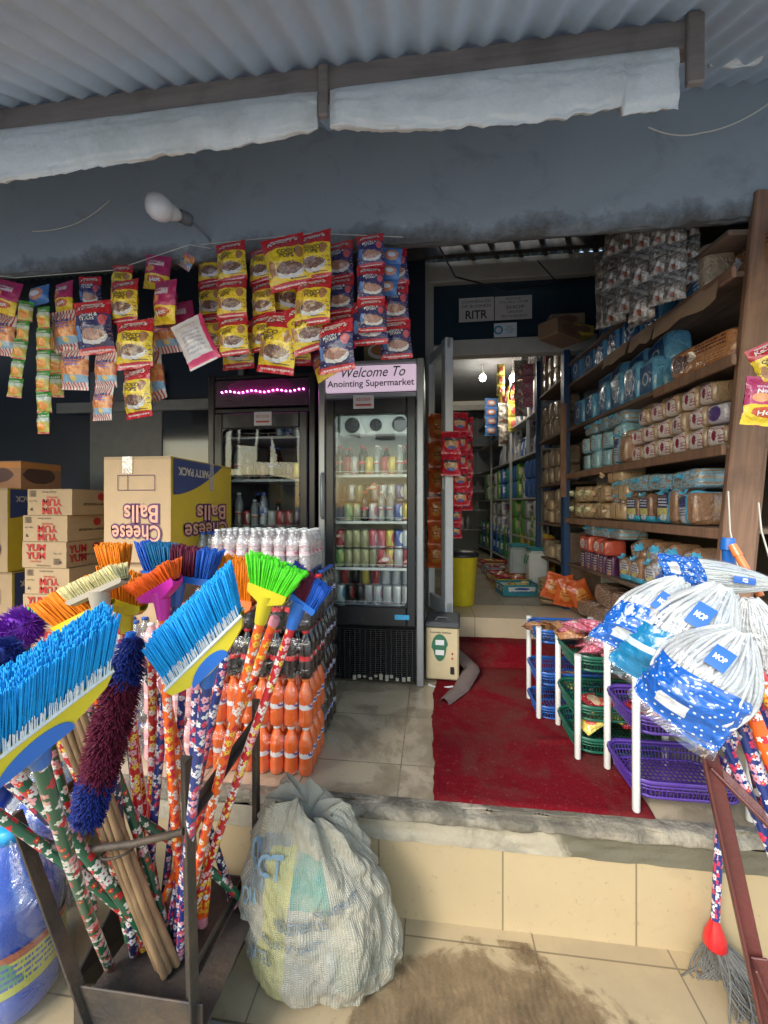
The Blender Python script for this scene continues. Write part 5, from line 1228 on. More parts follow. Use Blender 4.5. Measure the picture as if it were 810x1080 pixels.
# ------------------------------------------------------------------ carpet
s = NT('red_carpet'); gp = s.coord('Object'); a = s.noise(gp, 160, 3, .7); b = s.noise(gp, 3.2, 7, .65, dist=.5)
cc = s.mix(a, (.235, .007, .014), (.095, .003, .008)); cc = s.mix(s.math('MULTIPLY', s.ramp(b, [(.45, 0), (.62, 1)]), .6), cc, (.12, .045, .035))
cc = s.mix(s.math('MULTIPLY', s.ramp(s.noise(gp, 50, 4, .8), [(.58, 0), (.70, 1)]), .5), cc, (.26, .11, .09)); s.bump(a, .9, .004); s.fin(cc, .95, spec=.1); m_carpet = s.m
def carpet(u, v):
    # v runs from the platform edge to the sill
    L = [(1.535, FL + .010), (CSY - .035, FL + .010), (CSY - .012, FL + .03), (CSY - .008, FL + .13), (CSY + .03, FL + .148), (3.035, FL + .148)]
    t = v * 6
    seg = [0, 3.6, 3.9, 4.6, 5.0, 6]
    for k in range(5):
        if t <= seg[k + 1] + 1e-6:
            f = (t - seg[k]) / (seg[k + 1] - seg[k]); y = L[k][0] * (1 - f) + L[k + 1][0] * f; z = L[k][1] * (1 - f) + L[k + 1][1] * f; break
    xl = .008 + .022 * NZ(y * 5, 4) + .008 * NZ(y * 23, 6) + .03 * max(0, NZ(y * 2, 1)) - .10 * math.exp(-((y - 2.35) / .12) ** 2) * 0 + .05 * (y > 2.4) * min(1, (y - 2.4) * 3)
    xr = .80 + .36 * min(1, max(0, (y - 1.75) / .8)) + .012 * NZ(y * 7, 8)
    x = xl + (xr - xl) * u
    z += .006 * max(0, NZ(x * 3, y * 3)) + .012 * math.exp(-((x - xl) / .03) ** 2) * max(0, NZ(y * 4, 2)) + .002 * NZ(x * 20, y * 20) + .010 * math.exp(-((y - 1.92 - .1 * x) / .02) ** 2) * (x > .5)
    edge = min(1, min(u * 60, (1 - u) * 60, v * 200))
    return (x, y, z - .008 * (1 - edge))
g = MB(); g.grid(carpet, 120, 160); tag(g.build('carpet', m_carpet), 'worn dark red carpet between the platform edge and the door sill', 'carpet')
s = NT('grey_brown_felt'); gp = s.coord('Object'); a = s.noise(gp, 60, 4, .7); s.bump(a, .9, .006); m_felt = s.fin(s.mix(a, (.14, .10, .09), (.24, .18, .16)), .95)
g = MB()
pc = [PZ(468, 742, FL + .02), PZ(486, 727, FL + .02), PZ(498, 705, FL + .05), Vector((.16, 2.86, FL + .10)), Vector((.13, 2.90, FL + .17))]
path = []
for i in range(len(pc) - 1):
    for k in range(6): path.append(pc[i].lerp(pc[i + 1], k / 6))
path.append(pc[-1])
def felt(u, v):
    t = v * (len(path) - 1); i = min(int(t), len(path) - 2); p = path[i].lerp(path[i + 1], t - i); d = (path[i + 1] - path[i]).normalized(); n = Vector((d.y, -d.x, 0)).normalized()
    w = (u - .5) * .09 * (.7 + .5 * math.sin(v * PI)); 
    return tuple(p + n * w + Vector((0, 0, .030 * math.sin(u * PI) ** .7 + .006 * NZ(u * 4, v * 9))))
g.grid(felt, 10, 60); tag(g.build('mat_roll', m_felt), 'bunched grey brown felt strip along the carpet edge beside the voltage stabiliser', 'mat')
# ------------------------------------------------------------------ broom stand of angle iron
m_iron = rough_mat('rusty_black_iron', (.06, .052, .046), (.16, .11, .07), 5, .52, .7, .4, 50, .6, .4)
s0 = P(28, 1040, .95); s1 = P(203, 1040, .95); BX0, BX1 = P(80, 1035, .96).x, P(204, 1030, .96).x
TX0, TX1 = P(26, 868, .96).x, P(196, 880, .96).x
BY0, BY1 = .96, 1.34
st = thing('broom_stand', 'black angle iron stand holding the bundle of brooms and sticks', 'broom stand', ((BX0 + BX1) / 2, 1.15, 0))
o_ = Vector(st.location)
def bar(mb, a, b, w=.03, t=.006, twist=0):
    a, b = Vector(a) - o_, Vector(b) - o_; d = b - a; M = framez((a + b) / 2, (math.cos(twist), math.sin(twist), 0) if abs(d.normalized().z) > .5 else Vector((0, 0, 1)).cross(d), d)
    L = d.length; mb.bbox((0, 0, 0), (w, t, L), .0015, M=M); mb.bbox((w / 2 - t / 2, w / 2, 0), (t, w, L - .001), .0015, M=M)
def prt_bar(name, *bars, w=.03):
    g = MB()
    for a, b in bars: bar(g, a, b, w)
    return g.build(name, m_iron, st)
ztr, zmt = P(270, 737, 1.34), P(196, 797, .96)
fl_t, fl_b = P(18, 855, .96), P(92, 1062, .96)
fl_d = (fl_b.x - fl_t.x) / (fl_t.z - fl_b.z); prt_bar('post', ((fl_t.x, BY0, fl_t.z), (fl_t.x + fl_d * fl_t.z, BY0, .0)), w=.032)
prt_bar('post', ((P(197, 797, .96).x, BY0, zmt.z), (P(206, 1040, .96).x, BY0, 0)), w=.034)
prt_bar('post', ((ztr.x, BY1, ztr.z), (ztr.x - .0, BY1, 0)), w=.028)
prt_bar('post', ((fl_t.x + .0, BY1, ztr.z), (fl_t.x + .1, BY1, 0)), w=.028)
R1 = P(200, 866, .95); R2 = P(270, 766, 1.33)
g = MB(); pts = [Vector((P(x, y, .945)) - o_) for x, y in ((35, 885), (60, 893), (100, 895), (140, 890), (170, 883), (194, 877))]; g.tube(pts, .009, 6); g.build('front_rail', m_iron, st)
prt_bar('side_rail', (R1, R2), w=.026)
prt_bar('side_rail', (P(206, 1030, .97), P(258, 930, 1.34)), w=.02)
prt_bar('side_rail', (P(208, 1090, .97), P(256, 990, 1.34)), w=.026)
prt_bar('side_rail', ((fl_t.x + .06, BY0, .7), (fl_t.x + .06, BY1, .7)), w=.02)
a, b = P(78, 1034, .95), P(214, 1036, .95)
g = MB(); g.bbox(((a.x + b.x) / 2 - o_.x, .95 - o_.y, a.z / 2 + .0), (b.x - a.x, .006, a.z - .02), .002); g.bbox(((a.x + b.x) / 2 - o_.x, 1.15 - o_.y, .20), (b.x - a.x, .38, .006), .002); g.bbox(((a.x + b.x) / 2 - o_.x, 1.345 - o_.y, a.z / 2 - .02), (b.x - a.x, .006, a.z - .08), .002); g.build('trough', m_iron, st)

# ------------------------------------------------------------------ brooms
def foot(h, e, z=.215):
    """where the line from h through e meets the floor of the stand"""
    h, e = Vector(h), Vector(e); k = (h.z - z) / max(.05, h.z - e.z); p = h + (e - h) * k
    p.x = min(max(p.x, BX0 + .02), BX1 - .01); p.y = min(max(p.y, .99), 1.31); return p
g = MB(); q4 = [P(74, 1040, 1.02), P(117, 958, 1.22), P(140, 975, 1.28), P(130, 1040, 1.22)]
g.add(q4 + [p + Vector((.004, .006, 0)) for p in q4], [[0, 3, 2, 1], [4, 5, 6, 7], [0, 1, 5, 4], [1, 2, 6, 5], [2, 3, 7, 6], [3, 0, 4, 7]])
tag(g.build('rubber_sheet', plain('black_rubber', (.015, .015, .016), .6)), 'black rubber sheet standing inside the broom stand beside the sticks', 'rubber sheet')
f_blue = floral('navy_floral_film', (.015, .035, .19), [(.75, .75, .78), (.62, .04, .10), (.75, .35, .45)])
f_orange = floral('orange_floral_film', (.80, .12, .01), [(.78, .76, .72), (.60, .02, .04), (.80, .5, .05)])
f_red = floral('red_floral_film', (.50, .01, .02), [(.78, .76, .72), (.78, .6, .08), (.75, .4, .45)])
f_green = floral('green_floral_film', (.015, .10, .05), [(.72, .70, .66), (.55, .02, .03), (.65, .30, .32)], 30)
f_navy = floral('dark_navy_floral_film', (.02, .025, .08), [(.75, .73, .7), (.70, .68, .65), (.5, .04, .07)], 34)
def brist(name, c, rough=.55):
    s = NT(name); g = s.coord('Object'); a = s.noise(g, 130, 2); s.b.inputs['Subsurface Weight'].default_value = 0
    return s.fin(s.mix(a, tuple(q * .66 for q in c), tuple(min(1, q * 1.1) for q in c)), rough, spec=.25)
b_blue = brist('blue_bristle', (.010, .36, .80)); b_navy = brist('navy_bristle', (.015, .03, .20)); b_mar = brist('maroon_bristle', (.13, .012, .035)); b_mid = brist('mid_blue_bristle', (.02, .11, .50))
b_teal = brist('teal_bristle', (.01, .14, .30)); b_or = brist('orange_bristle', (.90, .25, .01)); b_or2 = brist('deep_orange_bristle', (.85, .13, .01)); b_gr = brist('green_bristle', (.12, .80, .03)); b_crm = brist('cream_bristle', (.72, .62, .30)); b_pur = brist('purple_fluff', (.20, .03, .42))
p_yel = plain('yellow_plastic', (.62, .50, .02), .4, coat=.15, vary=.2); p_blu = plain('blue_plastic', (.015, .13, .48), .32, coat=.3, vary=.1); p_mag = plain('magenta_plastic', (.50, .02, .32), .32, coat=.3, vary=.1); p_org = plain('orange_plastic', (.85, .22, .06), .35, coat=.3, vary=.1); p_gry = plain('bare_wood_block', (.40, .34, .26), .6)
b_wht = brist('white_bristle_root', (.70, .74, .76))
def broom(label, H, right, tip, L=None, flare=.25, segs=((-1, 1, None),), body=None, bh=.03, end=None, hm=None, hr=.0125, thick=.035, nt=16, rows=5, per=12, fringe=False, socket=None, uneven=.06, bodykind='arc', name='broom', fringe_m=None, wtip=1.0):
    """H centre of the head's body, right = its right hand end, tip = where the middle bristles end"""
    w = Vector(right) - Vector(H); hw = w.length; wd = w.normalized(); bd = Vector(tip) - Vector(H); L = bd.length; bd.normalize()
    td = wd.cross(bd).normalized()
    t = thing(name, label, 'broom', H)
    rnd = random.Random(len(label) * 7 + int(H[0] * 1000))
    mats = []
    g = MB()
    for i in range(nt):
        u = -1 + 2 * (i + .5) / nt
        m = [s_[2] for s_ in segs if s_[0] <= u <= s_[1]][0]
        if m not in mats: mats.append(m)
        mi = mats.index(m)
        for r_ in range(rows):
            v = -1 + 2 * (r_ + .5) / rows
            root = wd * u * hw * .95 + td * v * thick * .42
            tl = L * (1 + uneven * rnd.uniform(-1, 1) - .05 * abs(v))
            ddir = (bd * tl + wd * (u * flare * hw) + td * v * thick * .55 * wtip + wd * rnd.uniform(-.004, .004))
            for k in range(per):
                a_ = rnd.uniform(0, 2 * PI); q = rnd.uniform(.2, 1)
                rr = (wd * math.cos(a_) + td * math.sin(a_)) * q
                p0 = root + rr * .0028; p1 = root + ddir * rnd.uniform(.95, 1.015) + wd * rnd.gauss(0, .0022) + rr * hw / nt * (.85 + flare * .5)
                mid_ = (p0 + p1) / 2 + rr * .0016
                s_w = .0016; ax = ddir.normalized().orthogonal().normalized(); ay = ddir.normalized().cross(ax)
                vs = []
                for pp, sw in ((p0, s_w), (mid_, s_w), (p1, s_w * .8)):
                    for c_ in range(3): vs.append(pp + (ax * math.cos(c_ * 2.094 + a_) + ay * math.sin(c_ * 2.094 + a_)) * sw)
                g.add(vs, [[0, 1, 4, 3], [1, 2, 5, 4], [2, 0, 3, 5], [3, 4, 7, 6], [4, 5, 8, 7], [5, 3, 6, 8], [6, 7, 8]], mi, None, None, True)
    g.build('bristles', mats, t)
    if fringe:
        g = MB()
        for i in range(nt):
            u = -1 + 2 * (i + .5) / nt
            for r_ in (-1, 1):
                p0 = wd * u * hw * .95 + td * r_ * thick * .5
                for k in range(5):
                    q = wd * rnd.uniform(-.003, .003); g.tube([p0 + q, p0 + q * 1.5 + bd * rnd.uniform(.016, .030) + td * r_ * .002], .0008, 3, cap=False)
        for r_ in (-1, 1): g.tube([wd * -hw + td * r_ * thick * .5, wd * hw + td * r_ * thick * .5], .0035, 6)
        g.build('fringe', b_wht, t)
    # body
    g = MB(); N = 24
    prof = []
    for i in range(N + 1):
        u = -1 + 2 * i / N
        h = bh * ({'arc': .55 + 1.0 * (1 - abs(u) ** 1.6), 'flat': .8, 'fan': .6 + .9 * (1 - abs(u))}[bodykind]) * min(1, (1 - abs(u)) * 9 + .35)
        prof.append((u, h))
    for sgn in (-1, 1):
        vs = []
        for u, h in prof: vs += [wd * u * hw + td * sgn * thick / 2 + bd * .004, wd * u * hw * .99 + td * sgn * thick * .46 - bd * h]
        g.add(vs, [[2 * i, 2 * i + 1, 2 * i + 3, 2 * i + 2][::sgn] for i in range(N)], 0, None, None, True)
    vs = []
    for u, h in prof: vs += [wd * u * hw * .99 + td * -1 * thick * .46 - bd * h, wd * u * hw * .99 - bd * (h + .006), wd * u * hw * .99 + td * thick * .46 - bd * h]
    g.add(vs, [[3 * i + a_, 3 * i + a_ + 1, 3 * i + a_ + 4, 3 * i + a_ + 3] for i in range(N) for a_ in (0, 1)], 0, None, None, True)
    vs = []
    for u, h in prof: vs += [wd * u * hw + td * -1 * thick / 2 + bd * .004, wd * u * hw + td * thick / 2 + bd * .004]
    g.add(vs, [[2 * i, 2 * i + 1, 2 * i + 3, 2 * i + 2] for i in range(N)], 0)
    hb = g.build('head_block', body, t)
    if fringe:
        g = MB()
        for sgn in (-1, 1):
            n = 20; c0 = td * sgn * (thick * .5 + .0015)
            top_ = [c0 + wd * hw * .46 * math.cos(PI * k / n) - bd * (bh * 1.45 - bh * 1.0 * math.sin(PI * k / n)) for k in range(n + 1)]
            g.add(top_, [list(range(n + 1))][::1])
            g.add([p + q for p in top_ for q in (Vector((0, 0, 0)), -td * sgn * thick * .5)], [[2 * k, 2 * k + 1, 2 * k + 3, 2 * k + 2] for k in range(n)])
        g.build('inlay', p_blu, hb)
    if end is not None:
        e = foot(H, end) - Vector(H); s_ = -bd * bh * .8; d = (e - s_).normalized()
        g = MB(); g.tube([s_ + bd * .01, s_ + d * .03, s_ + d * .07], [hr * 1.9, hr * 1.6, hr * 1.25], 12); g.build('socket', socket or body, t)
        g = MB(); n = 12; bow = d.orthogonal().normalized() * .006
        g.tube([s_ + d * .05 + (e - s_ - d * .05) * (k / n) + bow * math.sin(PI * k / n) for k in range(n + 1)], hr, 12); g.build('handle', hm, t)
    return t
# big blue heads in front
broom('huge bright blue broom head with yellow block, nearest at the outer edge', P(34, 762, .59), P(114, 702, .68), P(33, 694, .58), flare=.08, segs=((-1, 1, b_blue),), body=p_yel, bh=.034, end=P(110, 1010, 1.02), hm=f_green, fringe=True, nt=34, rows=6, per=13, thick=.05, socket=p_blu, uneven=.035)
broom('large bright blue broom head with yellow block in the middle of the bundle', P(217, 683, .80), P(256, 645, .82), P(198, 634, .78), flare=.10, segs=((-1, 1, b_blue),), body=p_yel, bh=.030, end=P(190, 1010, 1.10), hm=f_blue, fringe=True, nt=28, rows=6, per=13, thick=.05, socket=p_blu, uneven=.04)
broom('small broom with blue and maroon striped bristles standing upright before the large carton', P(188, 607, 1.05), P(224, 612, 1.05), P(190, 575, 1.05), flare=.28, segs=((-1, -.62, b_mid), (-.62, -.1, b_teal), (-.1, .5, b_mar), (.5, 1, b_mid)), body=p_blu, bh=.018, end=P(150, 1020, 1.15), hm=f_blue, nt=18, bodykind='flat')
broom('magenta broom with orange red bristles beside the cream scrubbing brush', P(168, 620, .99), P(187, 609, .97), P(160, 603, .99), flare=.25, segs=((-1, 1, b_or2),), body=p_mag, bh=.02, end=P(196, 1000, 1.15), hm=f_orange, nt=12)
broom('orange fan broom with yellow block and red handle', P(132, 634, 1.02), P(152, 640, 1.02), P(134, 602, 1.02), flare=.3, segs=((-1, 1, b_or),), body=p_yel, bh=.022, end=P(160, 1010, 1.12), hm=f_red, nt=12)
broom('orange brush turned sideways at the top of the bundle beside the noodle cartons', P(122, 606, 1.12), P(133, 606, 1.12), P(119, 573, 1.12), flare=.25, segs=((-1, 1, b_or),), body=p_yel, bh=.018, end=P(170, 980, 1.2), hm=f_red, nt=8)
broom('orange and yellow broom lying over beside the lime green one', P(88, 648, .92), P(116, 634, .92), P(70, 620, .92), flare=.12, segs=((-1, 1, b_or),), body=p_yel, bh=.022, end=P(150, 990, 1.1), hm=f_orange, nt=14)
broom('lime green brush poking out next to the purple duster', P(72, 655, .96), P(82, 650, .96), P(50, 634, .96), flare=.1, segs=((-1, 1, b_gr),), body=p_yel, bh=.018, end=P(120, 980, 1.12), hm=f_green, nt=9)
broom('wooden scrubbing broom with short cream bristles above the big blue head', P(104, 622, .88), P(133, 609, .88), P(98, 606, .88), flare=.02, segs=((-1, 1, b_crm),), body=p_gry, bh=.010, end=P(140, 990, 1.08), hm=f_navy, nt=20, rows=4, bodykind='flat', uneven=.04)
broom('orange broom behind the lime green fan broom', P(250, 632, 1.10), P(268, 635, 1.10), P(254, 588, 1.10), flare=.12, segs=((-1, 1, b_or),), body=p_org, bh=.028, end=P(175, 1000, 1.15), hm=f_blue, nt=12)
broom('bright lime green fan broom with yellow block and orange handle', P(284, 622, 1.00), P(304, 630, 1.00), P(294, 592, 1.00), flare=.55, segs=((-1, 1, b_gr),), body=p_yel, bh=.028, end=P(192, 985, 1.10), hm=f_orange, nt=14, bodykind='fan')
broom('small broom with blue, maroon and navy bristles at the doorway end of the bundle', P(318, 632, 1.04), P(334, 644, 1.04), P(328, 607, 1.04), flare=.25, segs=((-1, -.45, b_navy), (-.45, .3, b_mar), (.3, 1, b_mid)), body=p_blu, bh=.018, end=P(205, 960, 1.15), hm=f_red, nt=14, bodykind='flat')
# loose handles of brooms whose heads are below or hidden
hd = [((289, 655, 1.06), (225, 815, 1.1), f_orange, 'orange floral handle close beside the red one at the doorway end'),
      ((0, 800, .80), (150, 985, 1.05), f_green, 'thick green floral handle crossing under the big blue head'),
      ((-30, 840, .84), (160, 990, 1.10), f_green, 'green floral handle lying lowest across the stand at the outer edge'),
      ((0, 815, .88), (170, 1000, 1.12), f_navy, 'dark navy floral handle between the two green ones'),
      ((85, 720, .95), (180, 1000, 1.1), f_green, 'green floral handle half hidden by the bamboo sticks'),
      ((160, 690, 1.1), (140, 1010, 1.2), f_red, 'red and white floral handle behind the maroon brush'),
      ((172, 720, 1.1), (217, 1000, 1.2), f_orange, 'orange floral handle crossing behind the middle post'),
      ((208, 720, .98), (182, 1020, 1.12), f_blue, 'thick blue floral handle under the large blue head'),
      ((150, 700, 1.15), (238, 930, 1.25), f_navy, 'navy and white floral handle slanting down towards the woven sack'),
      ((215, 880, 1.16), (214, 1000, 1.2), f_orange, 'short stretch of orange floral handle beside the woven sack'),
      ((140, 860, 1.05), (245, 935, 1.22), f_green, 'green floral handle slanting low behind the middle post'),
      ((60, 770, .92), (100, 870, 1.0), f_red, 'dark red floral handle behind the big blue head'),
      ((196, 640, 1.2), (168, 1010, 1.22), f_blue, 'slim blue floral handle rising behind the large blue head'),
      ((176, 760, 1.15), (190, 980, 1.2), f_red, 'red floral handle upright behind the middle post')]
for a, b, m, lb in hd:
    a, b = P(*a), P(*b)
    if a.z > .5: b = foot(a, b)
    t = thing('broom', lb, 'broom', b)
    g = MB(); n = 10; d = a - b; bow = d.normalized().orthogonal() * .008
    g.tube([d * (k / n) + bow * math.sin(PI * k / n) for k in range(n + 1)], .0135 if 'thick' in lb else .0120, 12); g.build('handle', m, t)
    g = MB(); dn = d.normalized(); g.tube([-dn * .008, -dn * .001, dn * .03], [.009, .0145, .0145], 12); g.tube([d - dn * .012, d + dn * .010, d + dn * .014], [.0140, .0140, .008], 12); g.build('end_cap', plain('pink_end_cap', (.65, .25, .30), .4), t)
# long soft brush with maroon and navy bristles
a, b = P(141, 672, .80), P(92, 862, .82)
t = thing('ceiling_brush', 'long hanging brush with navy and maroon bristles in front of the stand', 'brush', b)
d = a - b; ax = d.normalized(); sd = ax.cross(Vector((0, 1, 0))).normalized(); fw = sd.cross(ax)
g = MB(); rnd = random.Random(5)
for i in range(3600):
    f = rnd.random(); ph = rnd.uniform(-.55 * PI, .95 * PI)
    w = .036 * (1.0 - .25 * (f > .85) * (f - .85) / .15 + .25 * math.sin(f * PI)) 
    dirv = (-sd * math.cos(ph) - fw * math.sin(ph) * .8)
    if ph < -.3: pass
    p0 = d * f; p1 = p0 + dirv * w * rnd.uniform(.8, 1.1) - ax * rnd.uniform(.004, .022)
    c_ = 1 if .25 + .03 * math.sin(i) < f < .80 + .03 * math.sin(i * 3) else 0
    m_ = (p0 + p1) / 2 + ax * .004; q = ax.cross(dirv).normalized() * .0016; 
    g.add([p0 - q, p0 + q, m_ + q * 1.1, m_ - q * 1.1, p1 + q * .7, p1 - q * .7, m_ + ax * .002], [[0, 1, 2, 3], [3, 2, 4, 5], [3, 2, 6], [2, 4, 6], [3, 5, 6]], c_, None, None, True)
g.build('bristles', [b_navy, b_mar], t)
g = MB(); g.tube([d * -.05 + sd * .010, d * .5 + sd * .012, d * 1.02 + sd * .008], [.010, .013, .010], 8, flat=.5); g.build('spine', p_blu, t)
# fluffy dusters
def fluff(px, py, Y, r, m, label, end):
    p = P(px, py, Y); t = thing('duster', label, 'duster', p); g = MB(); rnd = random.Random(int(px))
    for i in range(1500):
        v = Vector((rnd.gauss(0, 1), rnd.gauss(0, 1), rnd.gauss(0, 1))).normalized(); q = v.orthogonal().normalized() * .0018
        e = v * r * rnd.uniform(.8, 1.1); k = v * r * .35; m_ = (k + e) / 2 + q * 3
        g.add([k - q, k + q, m_ + q, m_ - q, e], [[0, 1, 2, 3], [3, 2, 4]], 0, None, None, True)
    g.lathe([(0, -r * .7), (r * .5, -r * .5), (r * .72, 0), (r * .5, r * .5), (0, r * .7)], 12)
    g.build('fluff', m, t); e = P(*end) - p; g = MB(); g.tube([e * .02, e], .010, 10); g.build('handle', f_green, t)
fluff(22, 662, .92, .058, b_pur, 'round purple duster beyond the big blue broom head', (100, 960, 1.1))
fluff(4, 690, .84, .042, b_navy, 'navy duster under the purple one at the outer edge', (90, 960, 1.1))
# bamboo sticks
m_bam = wood('bamboo_stick', (.34, .21, .11), (.20, .12, .06), 2, 3)
rnd = random.Random(3)
for i in range(9):
    dx = (i - 4) * 4.2; a = P(72 + dx * .9, 745 + abs(dx) * .4, .90 + rnd.uniform(-.02, .02)); b = P(176 + dx * .55 + rnd.uniform(-3, 3), 1018 + rnd.uniform(-4, 8), 1.06 + rnd.uniform(-.02, .02)); mid_ = P(122 + dx * .5 - 4, 880, .965 + (i % 3) * .012)
    b.z = .215; pts = []
    for k in range(15):
        f = k / 14; q = a * ((1 - f) ** 2) + mid_ * (2 * f * (1 - f)) + b * f * f; pts.append(q - b)
    g = MB(); g.tube(pts, [.0075 + .002 * f / 14 + .0006 * math.sin(f * 2 + i) for f in range(15)], 8)
    tag(g.build('bamboo_stick', m_bam, None, b), f'brown stick in the tied bundle, {ORD[i]} counting from the outer side', 'stick', 'bundle of brown sticks')
p = P(124, 898, .965); g = MB(); g.tube([p + Vector((.040 * math.cos(k), .03 * math.sin(k), .010 * math.cos(k + .6))) for k in [2 * PI * q / 20 for q in range(23)]], .003, 6)
tag(g.build('tie_band', m_iron), 'dark rubber band tied round the bundle of brown sticks', 'band')
# ------------------------------------------------------------------ woven sack
sc0 = P(329, 1062, 1.315); SKX = sc0.x; SKY = 1.315; SH_ = .57
def sack(u, v):
    th = 2 * PI * u
    prof = [(0, .10), (.03, .235), (.15, .258), (.35, .255), (.55, .240), (.70, .200), (.82, .158), (.90, .150), (.95, .135), (1.0, .10)]
    for k in range(len(prof) - 1):
        if v <= prof[k + 1][0]: f = (v - prof[k][0]) / (prof[k + 1][0] - prof[k][0]); f = f * f * (3 - 2 * f); r = prof[k][1] * (1 - f) + prof[k + 1][1] * f; break
    z = v * SH_ * (.97 - .12 * (math.cos(th) > 0) * math.cos(th) * v)
    fold = .022 * v * math.sin(7 * th + 4 * v + 2 * NZ(v * 3, 1)) + .020 * NZ(math.cos(th) * 2.2, math.sin(th) * 2.2, v * 3.4) + .010 * NZ(math.cos(th) * 6, math.sin(th) * 6, v * 8) + .030 * abs(NZ(math.cos(th + v * 1.6) * 3.6, math.sin(th + v * 1.6) * 3.6, v * 1.7)) - .018 * abs(NZ(math.cos(th - v) * 7, math.sin(th - v) * 7, v * 3)) + .006 * NZ(math.cos(th) * 16, math.sin(th) * 16, v * 18)
    fold += .012 * max(0, v - .62) / .38 * (math.sin(11 * th + 1.5) + .5 * math.sin(23 * th))
    r = r * .97 + fold
    lean = -.045 * v * v + .02
    bx = 1.0 + .10 * (1 - v) * (math.cos(th) > 0) * math.cos(th)
    rz = .030 * max(0, v - .82) / .18 * (NZ(math.cos(th) * 2, math.sin(th) * 2, 9) + .3 * math.sin(3 * th))
    return Vector((r * math.cos(th) * bx + lean, r * math.sin(th) * .62, max(.0, z + rz)))
s = NT('woven_sack_cloth'); uv = s.coord('UV'); ob = s.coord('Object'); sp = s.n('SeparateXYZ'); s.l(uv, sp.inputs[0])
wu = s.n('TexWave', wave_type='BANDS', bands_direction='X'); wu.inputs['Scale'].default_value = 62; s.l(uv, wu.inputs[0])
wv = s.n('TexWave', wave_type='BANDS', bands_direction='Y'); wv.inputs['Scale'].default_value = 36; s.l(uv, wv.inputs[0])
weave = s.math('MULTIPLY', wu.outputs['Fac'], wv.outputs['Fac'])
cc = s.mix(s.noise(ob, 3, 6, .6), (.66, .61, .48), (.42, .39, .30))
nz = s.noise(ob, 6, 5, .6)
def patch(cc, u0, u1, v0, v1, c, amt=.7, thr=.45, slant=.0):
    uu = s.math('ADD', sp.outputs[0], s.math('MULTIPLY', sp.outputs[1], slant))
    f = s.math('MULTIPLY', s.math('MULTIPLY', s.math('GREATER_THAN', uu, u0), s.math('LESS_THAN', uu, u1)), s.math('MULTIPLY', s.math('GREATER_THAN', sp.outputs[1], v0), s.math('LESS_THAN', sp.outputs[1], v1)))
    f = s.math('MULTIPLY', f, s.ramp(nz, [(thr - .12, 0), (thr + .1, 1)])); return s.mix(s.math('MULTIPLY', f, amt), cc, c)
cc = patch(cc, .60, .72, .55, .86, (.16, .26, .36), .75, .45); cc = patch(cc, .735, .82, .54, .80, (.10, .36, .30), .85, .40); cc = patch(cc, .64, .71, .03, .80, (.66, .62, .24), .85, .3, -.04)
cc = patch(cc, .70, .82, .10, .55, (.22, .30, .36), .5, .5); cc = patch(cc, .82, .95, .15, .5, (.22, .30, .24), .55, .5); cc = patch(cc, .55, .62, .2, .5, (.25, .36, .42), .5, .5)
cc = s.mix(s.math('MULTIPLY', s.math('SUBTRACT', 1, weave), .38), cc, (.22, .22, .19)); cc = s.mix(s.math('MULTIPLY', s.ramp(s.noise(ob, 4, 8, .7), [(.45, 0), (.7, 1)]), .55), cc, (.24, .20, .14))
s.bump(s.math('ADD', weave, s.math('MULTIPLY', s.noise(ob, 13, 6, .65, dist=1.6), 4)), .7, .006); s.fin(cc, .5, coat=.15); m_sack = s.m
t = thing('woven_sack', 'full white woven plastic sack with faded print standing before the step', 'sack', (SKX, SKY, .012), (0, 0, R(-4)))
g = MB(); g.grid(lambda u, v: sack(u, v), 220, 130); g.grid(lambda u, v: tuple(Vector(sack(u, .0)) * v), 40, 3); g.grid(lambda u, v: (lambda q: (q.x * (1 - v) - .02 * v, q.y * (1 - v), q.z - .05 * v))(sack(u, 1)), 60, 6)
g.build('sack_body', m_sack, t)
def onsack(x, z, off=.015):
    v = z / (SH_ * .97); th = -PI / 2
    for _ in range(12):
        p = sack((th / (2 * PI)) % 1, v); th += (x - p.x) / .22
        th = max(-PI * .98, min(-.02, th))
    p = sack((th / (2 * PI)) % 1, v); return (p.x, p.y - off, p.z)
sp_blue = plain('faded_blue_sack_print', (.16, .26, .34), .6, vary=.4, scale=40); sp_dk = plain('faded_dark_sack_print', (.15, .18, .20), .6, vary=.4, scale=40)
for tx, cx, cz, w_, h_, m, rot in (('OCT', -.115, .40, .14, .062, sp_blue, .05), ('ON', -.165, .29, .05, .05, sp_blue, .1), ('INDUSTRIES LTD', .02, .27, .17, .028, sp_dk, .12), ('PRODUCT OF QUALITY', -.01, .21, .20, .022, sp_dk, .15), ('LIMITED', -.115, .15, .10, .03, sp_dk, .15), ('NET WEIGHT', .12, .33, .12, .022, sp_dk, .35)):
    g = MB(); lettering(g, tx, lambda x, z: onsack(x + cx, z + cz), w=w_, h=h_, bold=.02, rot=rot); g.build('print', m, t)
g = MB(); 
g.tube([Vector(sack(.62, .97)) + Vector((0, -.01, .0)), Vector(sack(.60, .86)) + Vector((-.01, -.03, -.01)), Vector(sack(.58, .78)) + Vector((0, -.012, 0))], [.012, .02, .006], 8); g.build('tied_corner', m_sack, t)
# board lying on the apron
g = MB(); g.bbox((0, 0, .012), (.62, .16, .02), .003); tag(g.build('plank', wood('grey_plank', (.30, .28, .25), (.20, .18, .16), 0), None, (P(320, 1078, .99).x - .05, 1.02, GZ), (0, 0, R(-3))), 'grey weathered plank lying on the tiles in front of the woven sack', 'plank')
